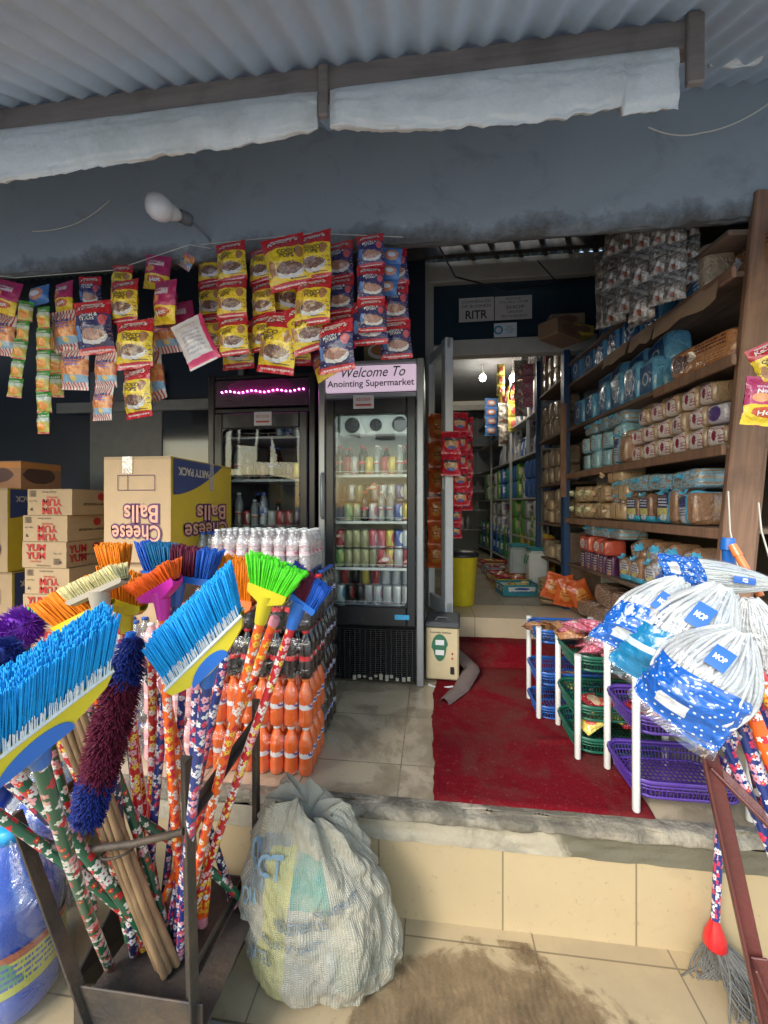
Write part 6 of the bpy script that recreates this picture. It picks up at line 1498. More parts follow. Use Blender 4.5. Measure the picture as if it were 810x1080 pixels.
# ------------------------------------------------------------------ dispenser bottles in plastic
L_blue = plain('blue_bottle_plastic', (.02, .09, .48), .15, coat=.8, vary=.25, scale=5)
def big_bottle(px, Y, label, s=1.0, z=0):
    p = P(px, 1000, Y); t = thing('water_bottle', label, 'water bottle', (p.x, Y, z + .01)); r = .135 * s
    prof = [(0, 0), (r * .9, 0), (r, .02), (r, .09), (r * .95, .11), (r, .13), (r, .20), (r * .95, .22), (r, .24), (r, .31), (r * .9, .36), (r * .6, .41), (.045 * s, .45), (.03, .47), (.03, .50)]
    g = MB(); g.lathe([(a, b * s) for a, b in prof], 28); g.build('bottle_body', L_blue, t)
    g = MB(); g.lathe([(.031, .475 * s), (.034, .476 * s), (.034, .51 * s), (.02, .515 * s), (0, .515 * s)], 18); g.build('cap', plain('light_blue_cap', (.03, .36, .72), .35), t)
    g = MB(); g.lathe([(r * 1.012, .10 * s), (r * 1.012, .22 * s)], 28); g.build('bottle_label', prt('yellow_blue_bottle_label', (.62, .60, .08), [('r', .5, .9, .5, .1, (.5, .10, .04)), ('e', .1, .5, .06, .35, (.1, .35, .15), 1), ('t', .2, .5, .12, .3, (.06, .12, .4), 4)], crinkle=.1), t)
    return t
m_bag = clear('crumpled_bag_film', (.90, .94, .98), .22, .14, 1.0, 9, .04)
def film(px, Y, r, h, label, seed, z=0):
    p = P(px, 1000, Y); g = MB()
    def fn(u, v):
        th = 2 * PI * u; q = r * (1.0 - .72 * max(0, v - .70) / .30 * 1.0) * (1 + .05 * NZ(math.cos(th) * 3, math.sin(th) * 3, v * 5 + seed)) + .012 * math.sin(9 * th + v * 6) * (.3 + v)
        return (q * math.cos(th), q * math.sin(th), v * h + .015 * NZ(math.cos(th) * 2, math.sin(th) * 2, seed) * v)
    g.grid(fn, 90, 40); return tag(g.build('plastic_bag', m_bag, None, (p.x, Y, z + .004)), label, 'plastic bag')
big_bottle(12, 1.12, 'blue dispenser bottle with light blue cap, in film beside the broom stand'); film(12, 1.12, .158, .50, 'crumpled clear film round the blue bottle with the light blue cap', 1)
big_bottle(55, 1.42, 'blue dispenser bottle standing behind the first one, next to the step', .97); film(55, 1.42, .156, .50, 'crumpled clear film round the blue bottle next to the step', 7)
big_bottle(-30, 1.38, 'blue dispenser bottle at the outermost edge behind the first one', .97)
# ------------------------------------------------------------------ three tier plastic racks
p_purple = plain('purple_plastic', (.085, .035, .27), .35, coat=.2, vary=.12); p_green = plain('green_plastic', (.012, .115, .07), .35, coat=.2, vary=.12); p_dblue = plain('deep_blue_plastic', (.015, .10, .38), .35, coat=.2, vary=.12)
def rrect(w, d, r, n=7):
    pts = []
    for cx_, cy_, a0 in ((w / 2 - r, d / 2 - r, 0), (-w / 2 + r, d / 2 - r, 90), (-w / 2 + r, -d / 2 + r, 180), (w / 2 - r, -d / 2 + r, 270)):
        for k in range(n + 1): a = R(a0 + 90 * k / n); pts.append(Vector((cx_ + r * math.cos(a), cy_ + r * math.sin(a), 0)))
    return pts
def basket(w, d, h=.062):
    g = MB(); r = min(w, d) * .26
    top = rrect(w, d, r); bot = rrect(w * .9, d * .88, r * .85)
    N = len(top); Z = Vector((0, 0, 1))
    def ring(pts, z, rad, flat=1): 
        q = [p + Z * z for p in pts]; g.tube(q + [q[0], q[1]], rad, 6, cap=False)
    ring(top, 0, .0085); ring(top, -.014, .004); ring(bot, -h, .006); ring([a.lerp(b, .5) for a, b in zip(top, bot)], -h * .5, .003)
    # slats
    per = []
    for i in range(N):
        a, b = top[i], top[(i + 1) % N]; L = (b - a).length; k = max(1, int(L / .013))
        for q in range(k): per.append((a.lerp(b, q / k), bot[i].lerp(bot[(i + 1) % N], q / k)))
    for a, b in per: g.tube([a, b - Z * h], .0028, 4, cap=False)
    # perforated floor
    wx, dy = w * .9, d * .88
    for k in range(int(wx / .018)):
        x = -wx / 2 + .01 + k * .018; m_ = dy / 2 - (0 if abs(x) < wx / 2 - r else (r - math.sqrt(max(0, r * r - (abs(x) - (wx / 2 - r)) ** 2)))); g.bbox((x, 0, -h + .001), (.007, 2 * m_ * .98, .004), .001)
    for k in range(int(dy / .022)):
        y = -dy / 2 + .015 + k * .022; m_ = wx / 2 - (0 if abs(y) < dy / 2 - r else (r - math.sqrt(max(0, r * r - (abs(y) - (dy / 2 - r)) ** 2)))); g.bbox((0, y, -h - .0022), (2 * m_ * .97, .008, .003), .001)
    return g
def tier_rack(x0, y0, w, d, zs, H, mat, label, rz=0):
    t = thing('basket_rack', label, 'basket rack', (x0 + w / 2, y0 + d / 2, FL + .012), (0, 0, R(rz)))
    me = None
    for z in zs:
        if me is None: me = basket(w, d).mesh('basket', mat)
        link('basket', me, t, (0, 0, z))
    for sx_ in (-1, 1):
        for sy in (-1, 1):
            g = MB(); g.tube([(0, 0, 0), (0, 0, .004), (0, 0, H - .004), (0, 0, H)], [.011, .0135, .0135, .010], 12); g.tube([(0, 0, H - .02), (0, 0, H + .004)], [.0150, .0150], 12)
            g.build('leg', m_white, t, (sx_ * (w / 2 - .012), sy * (d / 2 - .012), 0))
    return t
rk1 = tier_rack(.725, 1.545, .40, .265, (.115, .345, .575), .60, p_purple, 'purple three tier basket rack with white legs nearest the platform edge')
rk2 = tier_rack(.625, 1.84, .38, .30, (.09, .23, .445), .45, p_green, 'green basket rack with white legs between the purple and blue ones')
rk3 = tier_rack(.545, 2.17, .36, .24, (.06, .235, .455), .47, p_dblue, 'blue basket rack with white legs nearest the inner step')
k_pnk2 = prt('pink_sweet_film', (.66, .13, .20), [('n', 9, .55, (.80, .5, .55), 0, 1), ('t', .5, .5, .3, .1, (.85, .8, .8), 2)], coat=.8, crinkle=1)
k_brn = prt('brown_nut_film', (.40, .17, .06), [('n', 12, .55, (.60, .36, .18), 0, 1)], coat=.8, crinkle=1)
k_crim = prt('crimson_sweet_film', (.48, .01, .02), [('e', .5, .5, .3, .3, (.7, .5, .3), 1), ('n', 14, .62, (.7, .6, .6), 0, 1)], coat=.8, crinkle=1)
k_ylw = prt('yellow_sweet_film', (.68, .55, .10), [('e', .5, .5, .3, .25, (.6, .1, .06), 1)], coat=.8, crinkle=1)
SK.update(pn=(.10, .14, k_pnk2, []), bn=(.09, .12, k_brn, []), cm=(.09, .12, k_crim, []), yl=(.08, .11, k_ylw, []))
def heap(kind, n, x0, x1, y0, y1, z, wh, cat='sweet packet', grp=None):
    for i in range(n):
        t_ = (random.uniform(x0, x1), random.uniform(y0, y1), z + i * .005 + .01)
        key = (kind, random.randrange(2))
        if key not in _ps: w, h, mat, tx = SK[kind]; _ps[key] = pouch_mesh('sachet', w, h, mat, seed=key[1] * 9.1, texts=tx, bulge=.22)
        o = link('sweet_packet', _ps[key][0], None, t_, (R(random.uniform(60, 100)), R(random.uniform(-20, 20)), random.uniform(0, 6.3)))
        tag(o, wh, cat, grp)
heap('pn', 22, .70, .92, 1.90, 2.10, FL + .45, 'pink sweet packet heaped in the top basket of the green rack', grp='pink packets heaped on the green rack')
heap('bn', 8, .72, .95, 2.02, 2.13, FL + .47, 'brown nut packet in the far end of the green top basket', grp='brown packets on the green rack')
heap('bn', 9, .60, .84, 2.22, 2.38, FL + .43, 'brown nut packet in the top basket of the blue rack', grp='brown packets on the blue rack')
heap('yl', 4, .72, .92, 1.90, 2.10, FL + .17, 'yellow sweet packet in the middle basket of the green rack', grp='yellow packets on the green rack')
heap('cm', 5, .74, .90, 1.92, 2.08, FL + .17, 'crimson sweet packet in the middle basket of the green rack', grp='crimson packets on the green rack')
heap('cm', 9, .82, 1.06, 1.62, 1.76, FL + .29, 'crimson sweet packet in the middle basket of the purple rack', grp='crimson packets on the purple rack')
heap('yl', 3, .62, .80, 2.22, 2.38, FL + .19, 'yellow sweet packet in the middle basket of the blue rack', grp='yellow packets on the blue rack')

# ------------------------------------------------------------------ mops and their stand
m_mstand = rough_mat('maroon_painted_iron', (.14, .035, .03), (.09, .03, .025), 6, .5, .6, .25, 60, .45)
A = P(742, 768, .98); B = P(806, 1062, .96); d = (B - A); B2 = A + d * ((A.z - 0) / -d.z if d.z else 1); 
ms = thing('mop_stand', 'maroon painted angle iron stand holding the mop handles', 'mop stand', (B2.x, B2.y, 0)); o_ = Vector(ms.location)
def mbar(a, b, w=.03):
    g = MB(); a, b = Vector(a) - o_, Vector(b) - o_; d = b - a; M = framez((a + b) / 2, (1, -.4, 0) if abs(d.normalized().z) > .5 else Vector((0, 0, 1)).cross(d), d)
    g.bbox((0, 0, 0), (w, .006, d.length), .0015, M=M); g.bbox((-w / 2 + .003, w / 2, 0), (.006, w, d.length - .002), .0015, M=M); return g
mbar(A, B2, .034).build('leg', m_mstand, ms)
mbar(P(750, 806, .99), P(835, 890, .90), .024).build('brace', m_mstand, ms)
mbar(P(800, 1010, .95), P(870, 1180, .92), .03).build('brace', m_mstand, ms)
mbar(A + Vector((.45, .05, 0)), (B2.x + .28, B2.y + .05, 0), .034).build('leg', m_mstand, ms)
m_yarn = rough_mat('white_cotton_yarn', (.60, .60, .58), (.44, .44, .43), 9, .5, .4, .5, 120, .9)
s = NT('blue_dotted_bag_film'); uv = s.coord('UV'); v = s.n('TexVoronoi', voronoi_dimensions='2D'); v.inputs['Scale'].default_value = 5; s.l(s.vm('MULTIPLY', uv, (5, 1.6, 1)), v.inputs['Vector']); f = s.math('LESS_THAN', v.outputs['Distance'], .13)
sp = s.n('SeparateXYZ'); s.l(uv, sp.inputs[0])
cc = s.mix(f, (.006, .095, .40), (.50, .58, .66)); q = s.vm('ABSOLUTE', s.vm('DIVIDE', s.vm('SUBTRACT', uv, (.28, .70, 0)), (.055, .10, 1))); sq = s.n('SeparateXYZ'); s.l(q, sq.inputs[0])
lb = s.math('LESS_THAN', s.math('MAXIMUM', sq.outputs[0], sq.outputs[1]), 1); cc = s.mix(lb, cc, (.52, .53, .53))
s.bump(s.noise(s.coord(), 22, 4, dist=1.2), .6, .012); m_mbag = s.fin(cc, .2, coat=.7)
s = NT('teal_bag_film'); uv = s.coord('UV'); sp = s.n('SeparateXYZ'); s.l(uv, sp.inputs[0]); f = s.math('LESS_THAN', s.math('ABSOLUTE', s.math('SUBTRACT', sp.outputs[1], .45)), .06)
s.bump(s.noise(s.coord(), 22, 4, dist=1.2), .6, .012); m_mbag2 = s.fin(s.mix(f, (.008, .17, .34), (.5, .6, .64)), .2, coat=.7)
m_mclear = clear('mop_bag_film', (.98, .99, 1), .22, .10, 1.0, 9, .03)
def mop(label, K, E, wpx, Y, film_m, th=.34, seed=0, patch=True, teal=False, start=.52):
    K, E = P(*K, Y), P(*E, Y - .015); ax = (E - K); L = ax.length; W = M2(wpx, K)
    view = (K - cam.location).normalized(); xd = ax.normalized().cross(view).normalized()      # across
    t = thing('mop', label, 'mop', K); Mx = Matrix((xd, ax.normalized().cross(xd), ax.normalized())).transposed().to_4x4()
    T = Mx.to_3x3(); toward = -1 if (T @ Vector((0, 1, 0))).dot(view) > 0 else 1     # sign of local y facing the viewer
    def wid(v): return W / 2 * (.22 + .78 * math.sin(min(1, v * 1.5 + .06) * PI / 2)) * (1 - .10 * max(0, v - .7) / .3)
    def body(u, v, grow=1.0, ridg=1.0, lim=1.0):
        a = 2 * PI * u; r = wid(v * lim) * grow
        n = 26; tw = a + .35 * math.sin(v * 3 + seed)
        rd = 1 + ridg * .15 * abs(math.sin(n / 2 * tw)) - ridg * .15 + .04 * NZ(math.cos(a) * 2, math.sin(a) * 2, v * 4 + seed)
        cap = math.sqrt(max(0, 1 - max(0, (v * lim - .9) / .1) ** 2)) if lim == 1 else 1
        return T @ Vector((r * rd * math.cos(a) * cap, r * th * 2 * rd * math.sin(a) * cap * .8, v * lim * L - .01 + .012 * NZ(u * 9, seed)))
    g = MB(); g.grid(lambda u, v: body(u, v * .96, .90, 0), 48, 20)
    rnd = random.Random(int(seed * 10)); NS = 74
    for i in range(NS):
        a0 = 2 * PI * (i + rnd.uniform(-.5, .5)) / NS; dr = rnd.uniform(-.35, .35); ph = rnd.uniform(0, 6); amp = rnd.uniform(.02, .09); lift = rnd.uniform(.93, 1.08); end_ = rnd.uniform(.80, .99)
        pts = []
        for k in range(16):
            v = end_ * k / 15; a = a0 + dr * v + amp * math.sin(v * 9 + ph)
            pts.append(body((a / (2 * PI)) % 1, v, (.94 if k == 0 else lift) - .05 * (k == 15), 0))
        g.tube(pts, [W * .022 * (.75 + .25 * min(1, k / 4)) for k in range(16)], 6)
    g.build('yarn_head', m_yarn, t)
    # printed part of the bag: covers the far end and flattens to a welded edge
    def bag(u, v):
        vv = start + (1.10 - start) * v; a = 2 * PI * u
        r = wid(min(1, vv)) * 1.07; fl = 1 if vv < .85 else max(.06, 1 - (vv - .85) / .25 * 1.0)
        return T @ Vector((r * math.cos(a) * (1 + .06 * (vv > .9)) + .004 * NZ(u * 9, v * 7, seed), r * th * 2 * .8 * fl * math.sin(a) * 1.05 + .005 * NZ(u * 7 + 3, v * 6, seed) + .004 * (1 - 2 * abs(NZ(u * 14, v * 4 + u * 6, seed + 5))), vv * L + .010 * math.sin(a * 2 + seed)))
    g = MB(); g.grid(bag, 150, 50); g.build('printed_bag', film_m, t)
    g = MB(); g.grid(lambda u, v: T @ Vector((T.inverted() @ body(u, v, 1.12 + .03 * NZ(u * 12, v * 6, seed), 0, start + .05))), 90, 26); 
    def hem(u, v):
        q = T.inverted() @ Vector(bag(u, 1)); k = 1 + .05 * v; return T @ Vector((q.x * k, q.y * .5 + .006 * math.sin(u * 40) * v, q.z + v * .018))
    g.grid(hem, 60, 3); g.build('clear_bag', m_mclear, t)
    if patch:
        def pf(x, z):
            xx = x; zz = L * .33 + z; v = zz / L; r = wid(v) * 1.16; c_ = max(-1, min(1, xx / r)); return T @ Vector((xx, toward * (r * th * 2 * .8 * math.sqrt(1 - c_ * c_) + .006), zz))
        pw = W * .22; ph = L * .24
        g = MB(); g.grid(lambda u, v: pf((u - .5) * pw, (v - .5) * ph), 8, 8); pl = g.build('bag_label', plain('bag_label_blue', (.03, .13, .48) if not teal else (.02, .35, .60), .25, coat=.6, vary=.05), t)
        def pf2(x, z): 
            q = Vector(pf(x, z)); return q + (T @ Vector((0, toward * .0012, 0)))
        g = MB(); lettering(g, 'MOP', lambda x, z: pf2(-x * (1 if toward < 0 else -1), -z), w=pw * .62, h=ph * .26, bold=.03); g.build('lettering', m_wtx, pl)
    return t
mop('bagged white mop at the back, lying level above the others', (812, 616), (706, 601), 32, 1.14, m_mbag, seed=9, start=.72)
mop('bagged white mop with blue dotted bag end nearest the purple rack', (716, 616), (656, 682), 58, 1.04, m_mbag, seed=2)
mop('bagged white mop with plain teal bag end in the middle of the cluster', (760, 624), (688, 712), 78, .99, m_mbag2, seed=3, teal=True, start=.60)
mop('bagged white mop at the outer side with short blue bag end', (790, 636), (800, 718), 56, .99, m_mbag, seed=6, patch=False, start=.8)
mop('largest bagged mop in front, blue dotted bag with a barcode label', (778, 672), (714, 750), 82, .90, m_mbag, seed=4, start=.57)
# red ties, floral mop handles
m_rtie = plain('red_plastic_tie', (.60, .015, .02), .3, coat=.3)
def tube_thing(name, label, cat, a, b, r, m, cap_m=None, bow=.004):
    a, b = Vector(a), Vector(b); t = thing(name, label, cat, b); d = a - b; n = 10; w = d.normalized().orthogonal() * bow
    g = MB(); g.tube([d * (k / n) + w * math.sin(PI * k / n) for k in range(n + 1)], r, 12); g.build('shaft', m, t)
    g = MB(); dn = d.normalized(); g.tube([d - dn * .004, d + dn * .03], [r * 1.25, r * 1.05], 12); g.tube([-dn * .01, dn * .02], [r * .9, r * 1.15], 12); g.build('end_cap', cap_m or m_rtie, t); return t
for a, b, m, r, lb in (((774, 704, .92), (850, 900, .86), f_orange, .014, 'orange floral mop handle coming from the largest bagged mop'),
                     ((764, 715, .95), (850, 960, .90), f_blue, .013, 'blue floral mop handle next to the maroon leg'),
                     ((786, 705, .96), (870, 960, .92), f_blue, .013, 'blue floral mop handle between the orange ones'),
                     ((800, 715, .93), (880, 880, .88), f_orange, .013, 'second orange floral mop handle at the outer side'),
                     ((748, 745, 1.0), (840, 960, .95), f_blue, .012, 'slim blue floral mop handle furthest from the bags'),
                     ((776, 720, 1.02), (838, 1010, 1.0), f_navy, .012, 'dark navy floral mop handle behind the maroon brace')):
    tube_thing('mop', lb, 'mop', P(*a), P(*b), r, m)
# standing mop by the riser with grey yarn
top = P(757, 840, 1.43); bot = P(754, 992, 1.42)
t = thing('mop', 'used mop with blue floral handle, red socket and grey yarn against the step', 'mop', (bot.x + .02, 1.42, GZ))
q = Vector(t.location); g = MB(); g.tube([top - q + Vector((.10, -.02, .55)), top - q + Vector((.01, 0, 0)), bot - q + Vector((0, 0, .04))], .0125, 12); g.build('handle', f_blue, t)
g = MB(); bq = bot - q; g.lathe([(.012, .07), (.018, .05), (.030, .02), (.034, -.01), (.026, -.022), (0, -.024)], 16, M=Matrix.Translation(bq)); g.build('socket', m_rtie, t)
g = MB(); rnd = random.Random(9)
for i in range(150):
    a_ = rnd.uniform(-.5 * PI, .62 * PI); L = rnd.uniform(.08, .22); pts = []
    for k in range(8):
        f = k / 7; rr = .02 + L * f; aa = a_ + .8 * math.sin(f * 3 + i) * .35; pts.append(Vector((bq.x + rr * math.cos(aa), bq.y + min(.03, rr * math.sin(aa) * .5) - .05 * f, max(.006, (bq.z - .01) * (1 - f) ** 1.6 + .012 * rnd.random() + .006))))
    g.tube(pts, .0028, 5)
g.build('yarn_head', rough_mat('grey_cotton_yarn', (.20, .19, .17), (.10, .095, .085), 20, .5, .7, .4, 90, .95), t)
# small things hanging on the near post
wire('string_loop', [P(768, 518, 1.62), P(770, 560, 1.60), P(780, 605, 1.55)], .003, m_wire, 'thin pale string hanging from a nail on the near post', 'string')
wire('string_loop', [P(800, 530, 1.5), P(803, 560, 1.5), P(812, 590, 1.5)], .003, m_wire, 'white cord hanging at the outer edge of the near post', 'string')
def bottle_wrap(px, py, Y): return P(px, py, Y)
tube_thing('spray_tube', 'bright blue round tube standing behind the bagged mops', 'tube', P(768, 578, 1.3), P(768, 612, 1.3), .016, p_blu, p_blu)
tube_thing('stick', 'orange stick leaning behind the bagged mops', 'stick', P(778, 585, 1.25), P(800, 625, 1.2), .010, p_org, p_org)
# ------------------------------------------------------------------ goods inside the shop
for i, (px, py, Y, e) in enumerate(((509, 398, 5.2, 4), (541, 398, 5.0, 4))):
    p = P(px, py, Y); t = thing('lamp_bulb', f'lit round lamp bulb inside the shop, {("above the yellow poster", "beside the hanging film")[i]}', 'light bulb', p)
    g = MB(); g.lathe([(0, -.05), (.025, -.045), (.04, -.02), (.038, .01), (.02, .035)], 18); g.build('globe', glow('lit_bulb', (1, .95, .82), 28), t)
    g = MB(); g.lathe([(.02, .035), (.02, .07), (.008, .08), (.004, .12)], 12); g.tube([(0, 0, .1), (0, 0, 3.30 - p.z)], .003, 6); g.build('socket', m_white, t)
    ld = bpy.data.lights.new('bulb_light', 'POINT'); ld.energy = e; ld.color = (1, .93, .80); ld.shadow_soft_size = .05; lo = bpy.data.objects.new('bulb_light', ld); col.objects.link(lo); lo.parent = t; lo.location = (0, 0, -.09)
m_ish = plain('inner_shelf_board', (.36, .37, .35), .6, vary=.2)
IA = Vector((1.12, 4.30, 0)); IB = Vector((.86, 7.75, 0)); ID = (IB - IA).normalized(); IL = (IB - IA).length; INn = Vector((ID.y, -ID.x, 0))
rack = thing('wall_shelving', 'white shelving filled with groceries along the side wall inside the shop', 'shelving', (IA.x, IA.y, IN)); ro = Vector(rack.location); an = math.atan2(ID.y, ID.x)
ILV = [2.95, 2.55, 2.12, 1.62, 1.16, .80]
for z in ILV: g = MB(); g.bbox((0, 0, 0), (.36, IL, .022), .003); g.build('shelf_board', m_ish, rack, IA + ID * IL / 2 + INn * .19 + Vector((0, 0, z - .012)) - ro, (0, 0, an - PI / 2))
for s_ in (0, .33, .66, 1): g = MB(); g.bbox((0, 0, 0), (.03, .03, 2.5), .003); g.build('post', m_ish, rack, IA + ID * IL * s_ + Vector((0, 0, 1.95)) - ro)
back = thing('back_shelving', 'white shelving with bottles across the rear wall inside the shop', 'shelving', (.2, 7.6, IN)); bo = Vector(back.location)
for z in (2.62, 2.12, 1.80, 1.45, 1.1): g = MB(); g.bbox((.15, 0, z - .012 - IN), (1.3, .36, .022), .003); g.build('shelf_board', m_ish, back)
def boxy(name, w, d, h, c, c2, lab, cat, loc, rz, kind='r', label_=None):
    pass
GM = [prt(f'grocery_print_{n}', a, [('r', .5, .6, .36, .2, b, 1), ('t', .5, .3, .3, .14, c, 3), ('e', .5, .62, .2, .12, c, 1)], coat=.4, crinkle=.3) for n, a, b, c in (
    ('blue', (.03, .12, .42), (.6, .65, .7), (.05, .1, .3)), ('white', (.62, .63, .62), (.10, .2, .5), (.5, .08, .06)), ('green', (.10, .30, .05), (.6, .6, .2), (.7, .7, .6)),
    ('red', (.45, .03, .04), (.7, .6, .5), (.7, .6, .1)), ('yellow', (.60, .42, .04), (.5, .08, .05), (.1, .1, .1)), ('grey', (.30, .31, .33), (.6, .6, .6), (.1, .12, .2)), ('teal', (.03, .26, .30), (.7, .72, .7), (.05, .1, .3)), ('black', (.03, .03, .035), (.5, .45, .3), (.6, .1, .1)))]
GN = ['blue', 'white', 'green', 'red', 'yellow', 'grey', 'teal', 'black']
_gm = {}
def grocery(ci, shape, loc, rz, label):
    k = (ci, shape)
    if k not in _gm:
        if shape == 'box': g = MB(); g.bbox((0, 0, .11), (.11, .10, .22), .005); _gm[k] = g.mesh('box', GM[ci])
        elif shape == 'bag': _gm[k] = pack_mesh('bag', .16, .11, .22, GM[ci], seed=ci * 3.1, bulge=.12, r=.5)
        elif shape == 'tin': g = MB(); g.lathe([(0, 0), (.045, 0), (.048, .004), (.046, .01), (.046, .13), (.048, .136), (.044, .14), (0, .138)], 16); _gm[k] = g.mesh('tin', GM[ci])
        else: g = MB(); g.lathe([(0, 0), (.035, 0), (.038, .01), (.036, .16), (.02, .20), (.014, .22), (.018, .225), (.018, .25), (0, .25)], 14); _gm[k] = g.mesh('flask', GM[ci])
    o = link({'box': 'grocery_box', 'bag': 'grocery_bag', 'tin': 'tin', 'flask': 'bottle'}[shape], _gm[k], None, loc, (0, 0, rz)); return tag(o, label, {'box': 'box', 'bag': 'bag', 'tin': 'tin', 'flask': 'bottle'}[shape])
SHP = {'box': 'box', 'bag': 'bag', 'tin': 'tin', 'flask': 'bottle'}
pal = {0: (4, 1, 3, 4), 1: (1, 5, 7, 1), 2: (1, 5, 0, 5), 3: (0, 0, 6, 2, 0, 1), 4: (2, 5, 2, 3, 1, 7), 5: (2, 6, 0, 4, 2)}
lvn = ['top', 'second', 'third', 'fourth', 'fifth', 'lowest']
for li, z in enumerate(ILV):
    s_ = .08; i = 0
    while s_ < IL - .1 and i < 17:
        shape = {0: ['box', 'bag'], 1: ['tin', 'box'], 2: ['box', 'flask'], 3: ['bag', 'bag', 'tin'], 4: ['flask', 'bag', 'tin'], 5: ['bag', 'bag', 'bag']}[li][random.randrange(2 if li < 3 else 3)]
        ci = random.choice(pal[li]); 
        if li == 3 and i < 4: ci, shape = 0, 'bag'
        if li == 5 and i < 4: ci, shape = (4, 0, 2, 4)[i], 'bag'
        p = IA + ID * s_ + INn * (.09 + random.uniform(-.01, .02)) + Vector((0, 0, z)); rz = an - PI / 2 + random.uniform(-.2, .2)
        grocery(ci, shape, p, rz, f'{GN[ci]} {SHP[shape]}, {lvn[li]} inner side shelf, {ORD[i]} from the doorway')
        if shape in ('tin', 'bag') or (shape == 'box' and li != 0): grocery(ci, shape, p + Vector((0, 0, .141 if shape == 'tin' else .215)) if (li in (1, 2, 3, 4, 5)) else p + INn * .13, rz, f'{GN[ci]} {SHP[shape]}, {"stacked on or" } behind the {ORD[i]} item, {lvn[li]} inner side shelf')
        s_ += {'box': .122, 'bag': .165, 'tin': .103, 'flask': .088}[shape] * (1 + .5 * (i > 8)); i += 1
for li, z in enumerate((2.62, 2.12, 1.80, 1.45, 1.1)):
    for i in range(9):
        ci = random.choice((1, 5, 7, 3, 0, 6)); shape = random.choice(('flask', 'tin', 'flask', 'box'))
        grocery(ci, shape, (-.38 + i * .13 + random.uniform(-.02, .02), 7.5, z), random.uniform(-.2, .2), f'{GN[ci]} {SHP[shape]}, {lvn[li]} rear wall shelf, {ORD[i]} from the door side')
# poster and hanging film
a, b = P(472, 428, 7.0), P(536, 398, 7.0); t = thing('poster', 'bright yellow poster with red heading behind the lit bulb inside the shop', 'poster', ((a.x + b.x) / 2, 7.0, (a.z + b.z) / 2)); w, h = b.x - a.x, b.z - a.z
g = MB(); g.bbox((0, 0, 0), (w, .01, h), .001); g.build('panel', prt('poster_print', (.72, .66, .10), [('r', .5, .88, .5, .12, (.6, .05, .04)), ('e', .22, .5, .14, .25, (.15, .4, .1), 1), ('e', .55, .45, .13, .25, (.1, .1, .12), 1), ('e', .84, .5, .12, .25, (.6, .25, .1), 1), ('r', .5, .08, .5, .07, (.75, .73, .65))], crinkle=0), t)
g = MB(); g.bbox((0, -.02, -h / 2 - .05), (w + .1, .05, .09), .004); g.build('ledge', m_cream, t)
for k, px, py, n, Y, pe, lb in (('yl', 528, 384, 3, 5.0, 418, 'yellow packet strip hanging between the two lit bulbs'), ('sv', 549, 380, 3, 4.7, 440, 'silvery packet strip hanging inside the door header'),
        ('yl', 541, 412, 3, 5.4, 455, 'yellow packet strip hanging below the second lit bulb'), ('sv', 533, 425, 2, 5.6, 470, 'silvery packet strip hanging lowest under the second lit bulb'), ('pn', 557, 384, 3, 4.5, 430, 'pink packet strip hanging nearest the paper notice'), ('bl', 518, 420, 4, 6.0, 460, 'blue packet strip hanging in front of the yellow poster')):
    strip(k, px, py, n, Y, lb, pyend=pe)
p = P(564, 395, 4.4); g = MB(); g.bbox((0, 0, 0), (.10, .01, .30), .002); tag(g.build('paper_notice', m_white, None, P(553, 388, 4.8), (0, R(4), R(30))), 'white paper notice hanging just below the door header', 'notice')
# second bread rack beyond the first one
QA = Vector((1.10, 3.52, 0)); QB = Vector((1.07, 4.22, 0)); QD = (QB - QA).normalized(); QN = Vector((QD.y, -QD.x, 0))
qr = thing('bread_rack', 'narrow dark rack of brown paper wrapped bread just inside the doorway', 'shelving', (QA.x, QA.y, IN)); qo = Vector(qr.location)
QL = [P(585, y, 3.85).z for y in (408, 460, 510, 552, 590, 640)]
for z in QL[:-1]: g = MB(); g.bbox((0, 0, 0), (.36, .74, .022), .003); g.build('shelf_board', m_board, qr, QA + QD * .35 + QN * .18 + Vector((0, 0, z - .012)) - qo, (0, 0, math.atan2(QD.y, QD.x) - PI / 2))
for e_ in (0, 1): g = MB(); g.bbox((0, 0, 0), (.04, .04, 2.3), .004); g.build('post', plain('blue_painted_post', (.015, .05, .13), .5), qr, QA + QD * (.70 * e_) + Vector((0, 0, 1.83)) - qo)
for li, z in enumerate(QL[:-1]):
    for r_ in range(2 if li in (0, 1, 2, 3) else 1):
        for i in range(4):
            k = 'paper' if li < 3 or i % 2 else 'brown'
            d_, mat, nm = PK[k]; key = (k, random.randrange(3))
            if key not in _pk: _pk[key] = pack_mesh('pack', seed=key[1] * 13.7, mat=mat, **d_)
            p = QA + QD * (.10 + i * .165) + QN * .09 + Vector((0, 0, z + r_ * d_['h'] * .97))
            o = link('bread_pack', _pk[key], None, M=frame(p, -QD, (0, 0, 1)) @ Matrix.Rotation(R(random.uniform(-6, 6)), 4, 'Z') @ Matrix.Diagonal((.95, 1, 1, 1)))
            tag(o, f'{"paper wrapped" if k == "paper" else "clear bagged"} bread, {("top", "second", "third", "fourth", "lowest")[li]} shelf of the doorway rack, {("lower", "upper")[r_]} layer, {ORD[i]}', 'bread pack')
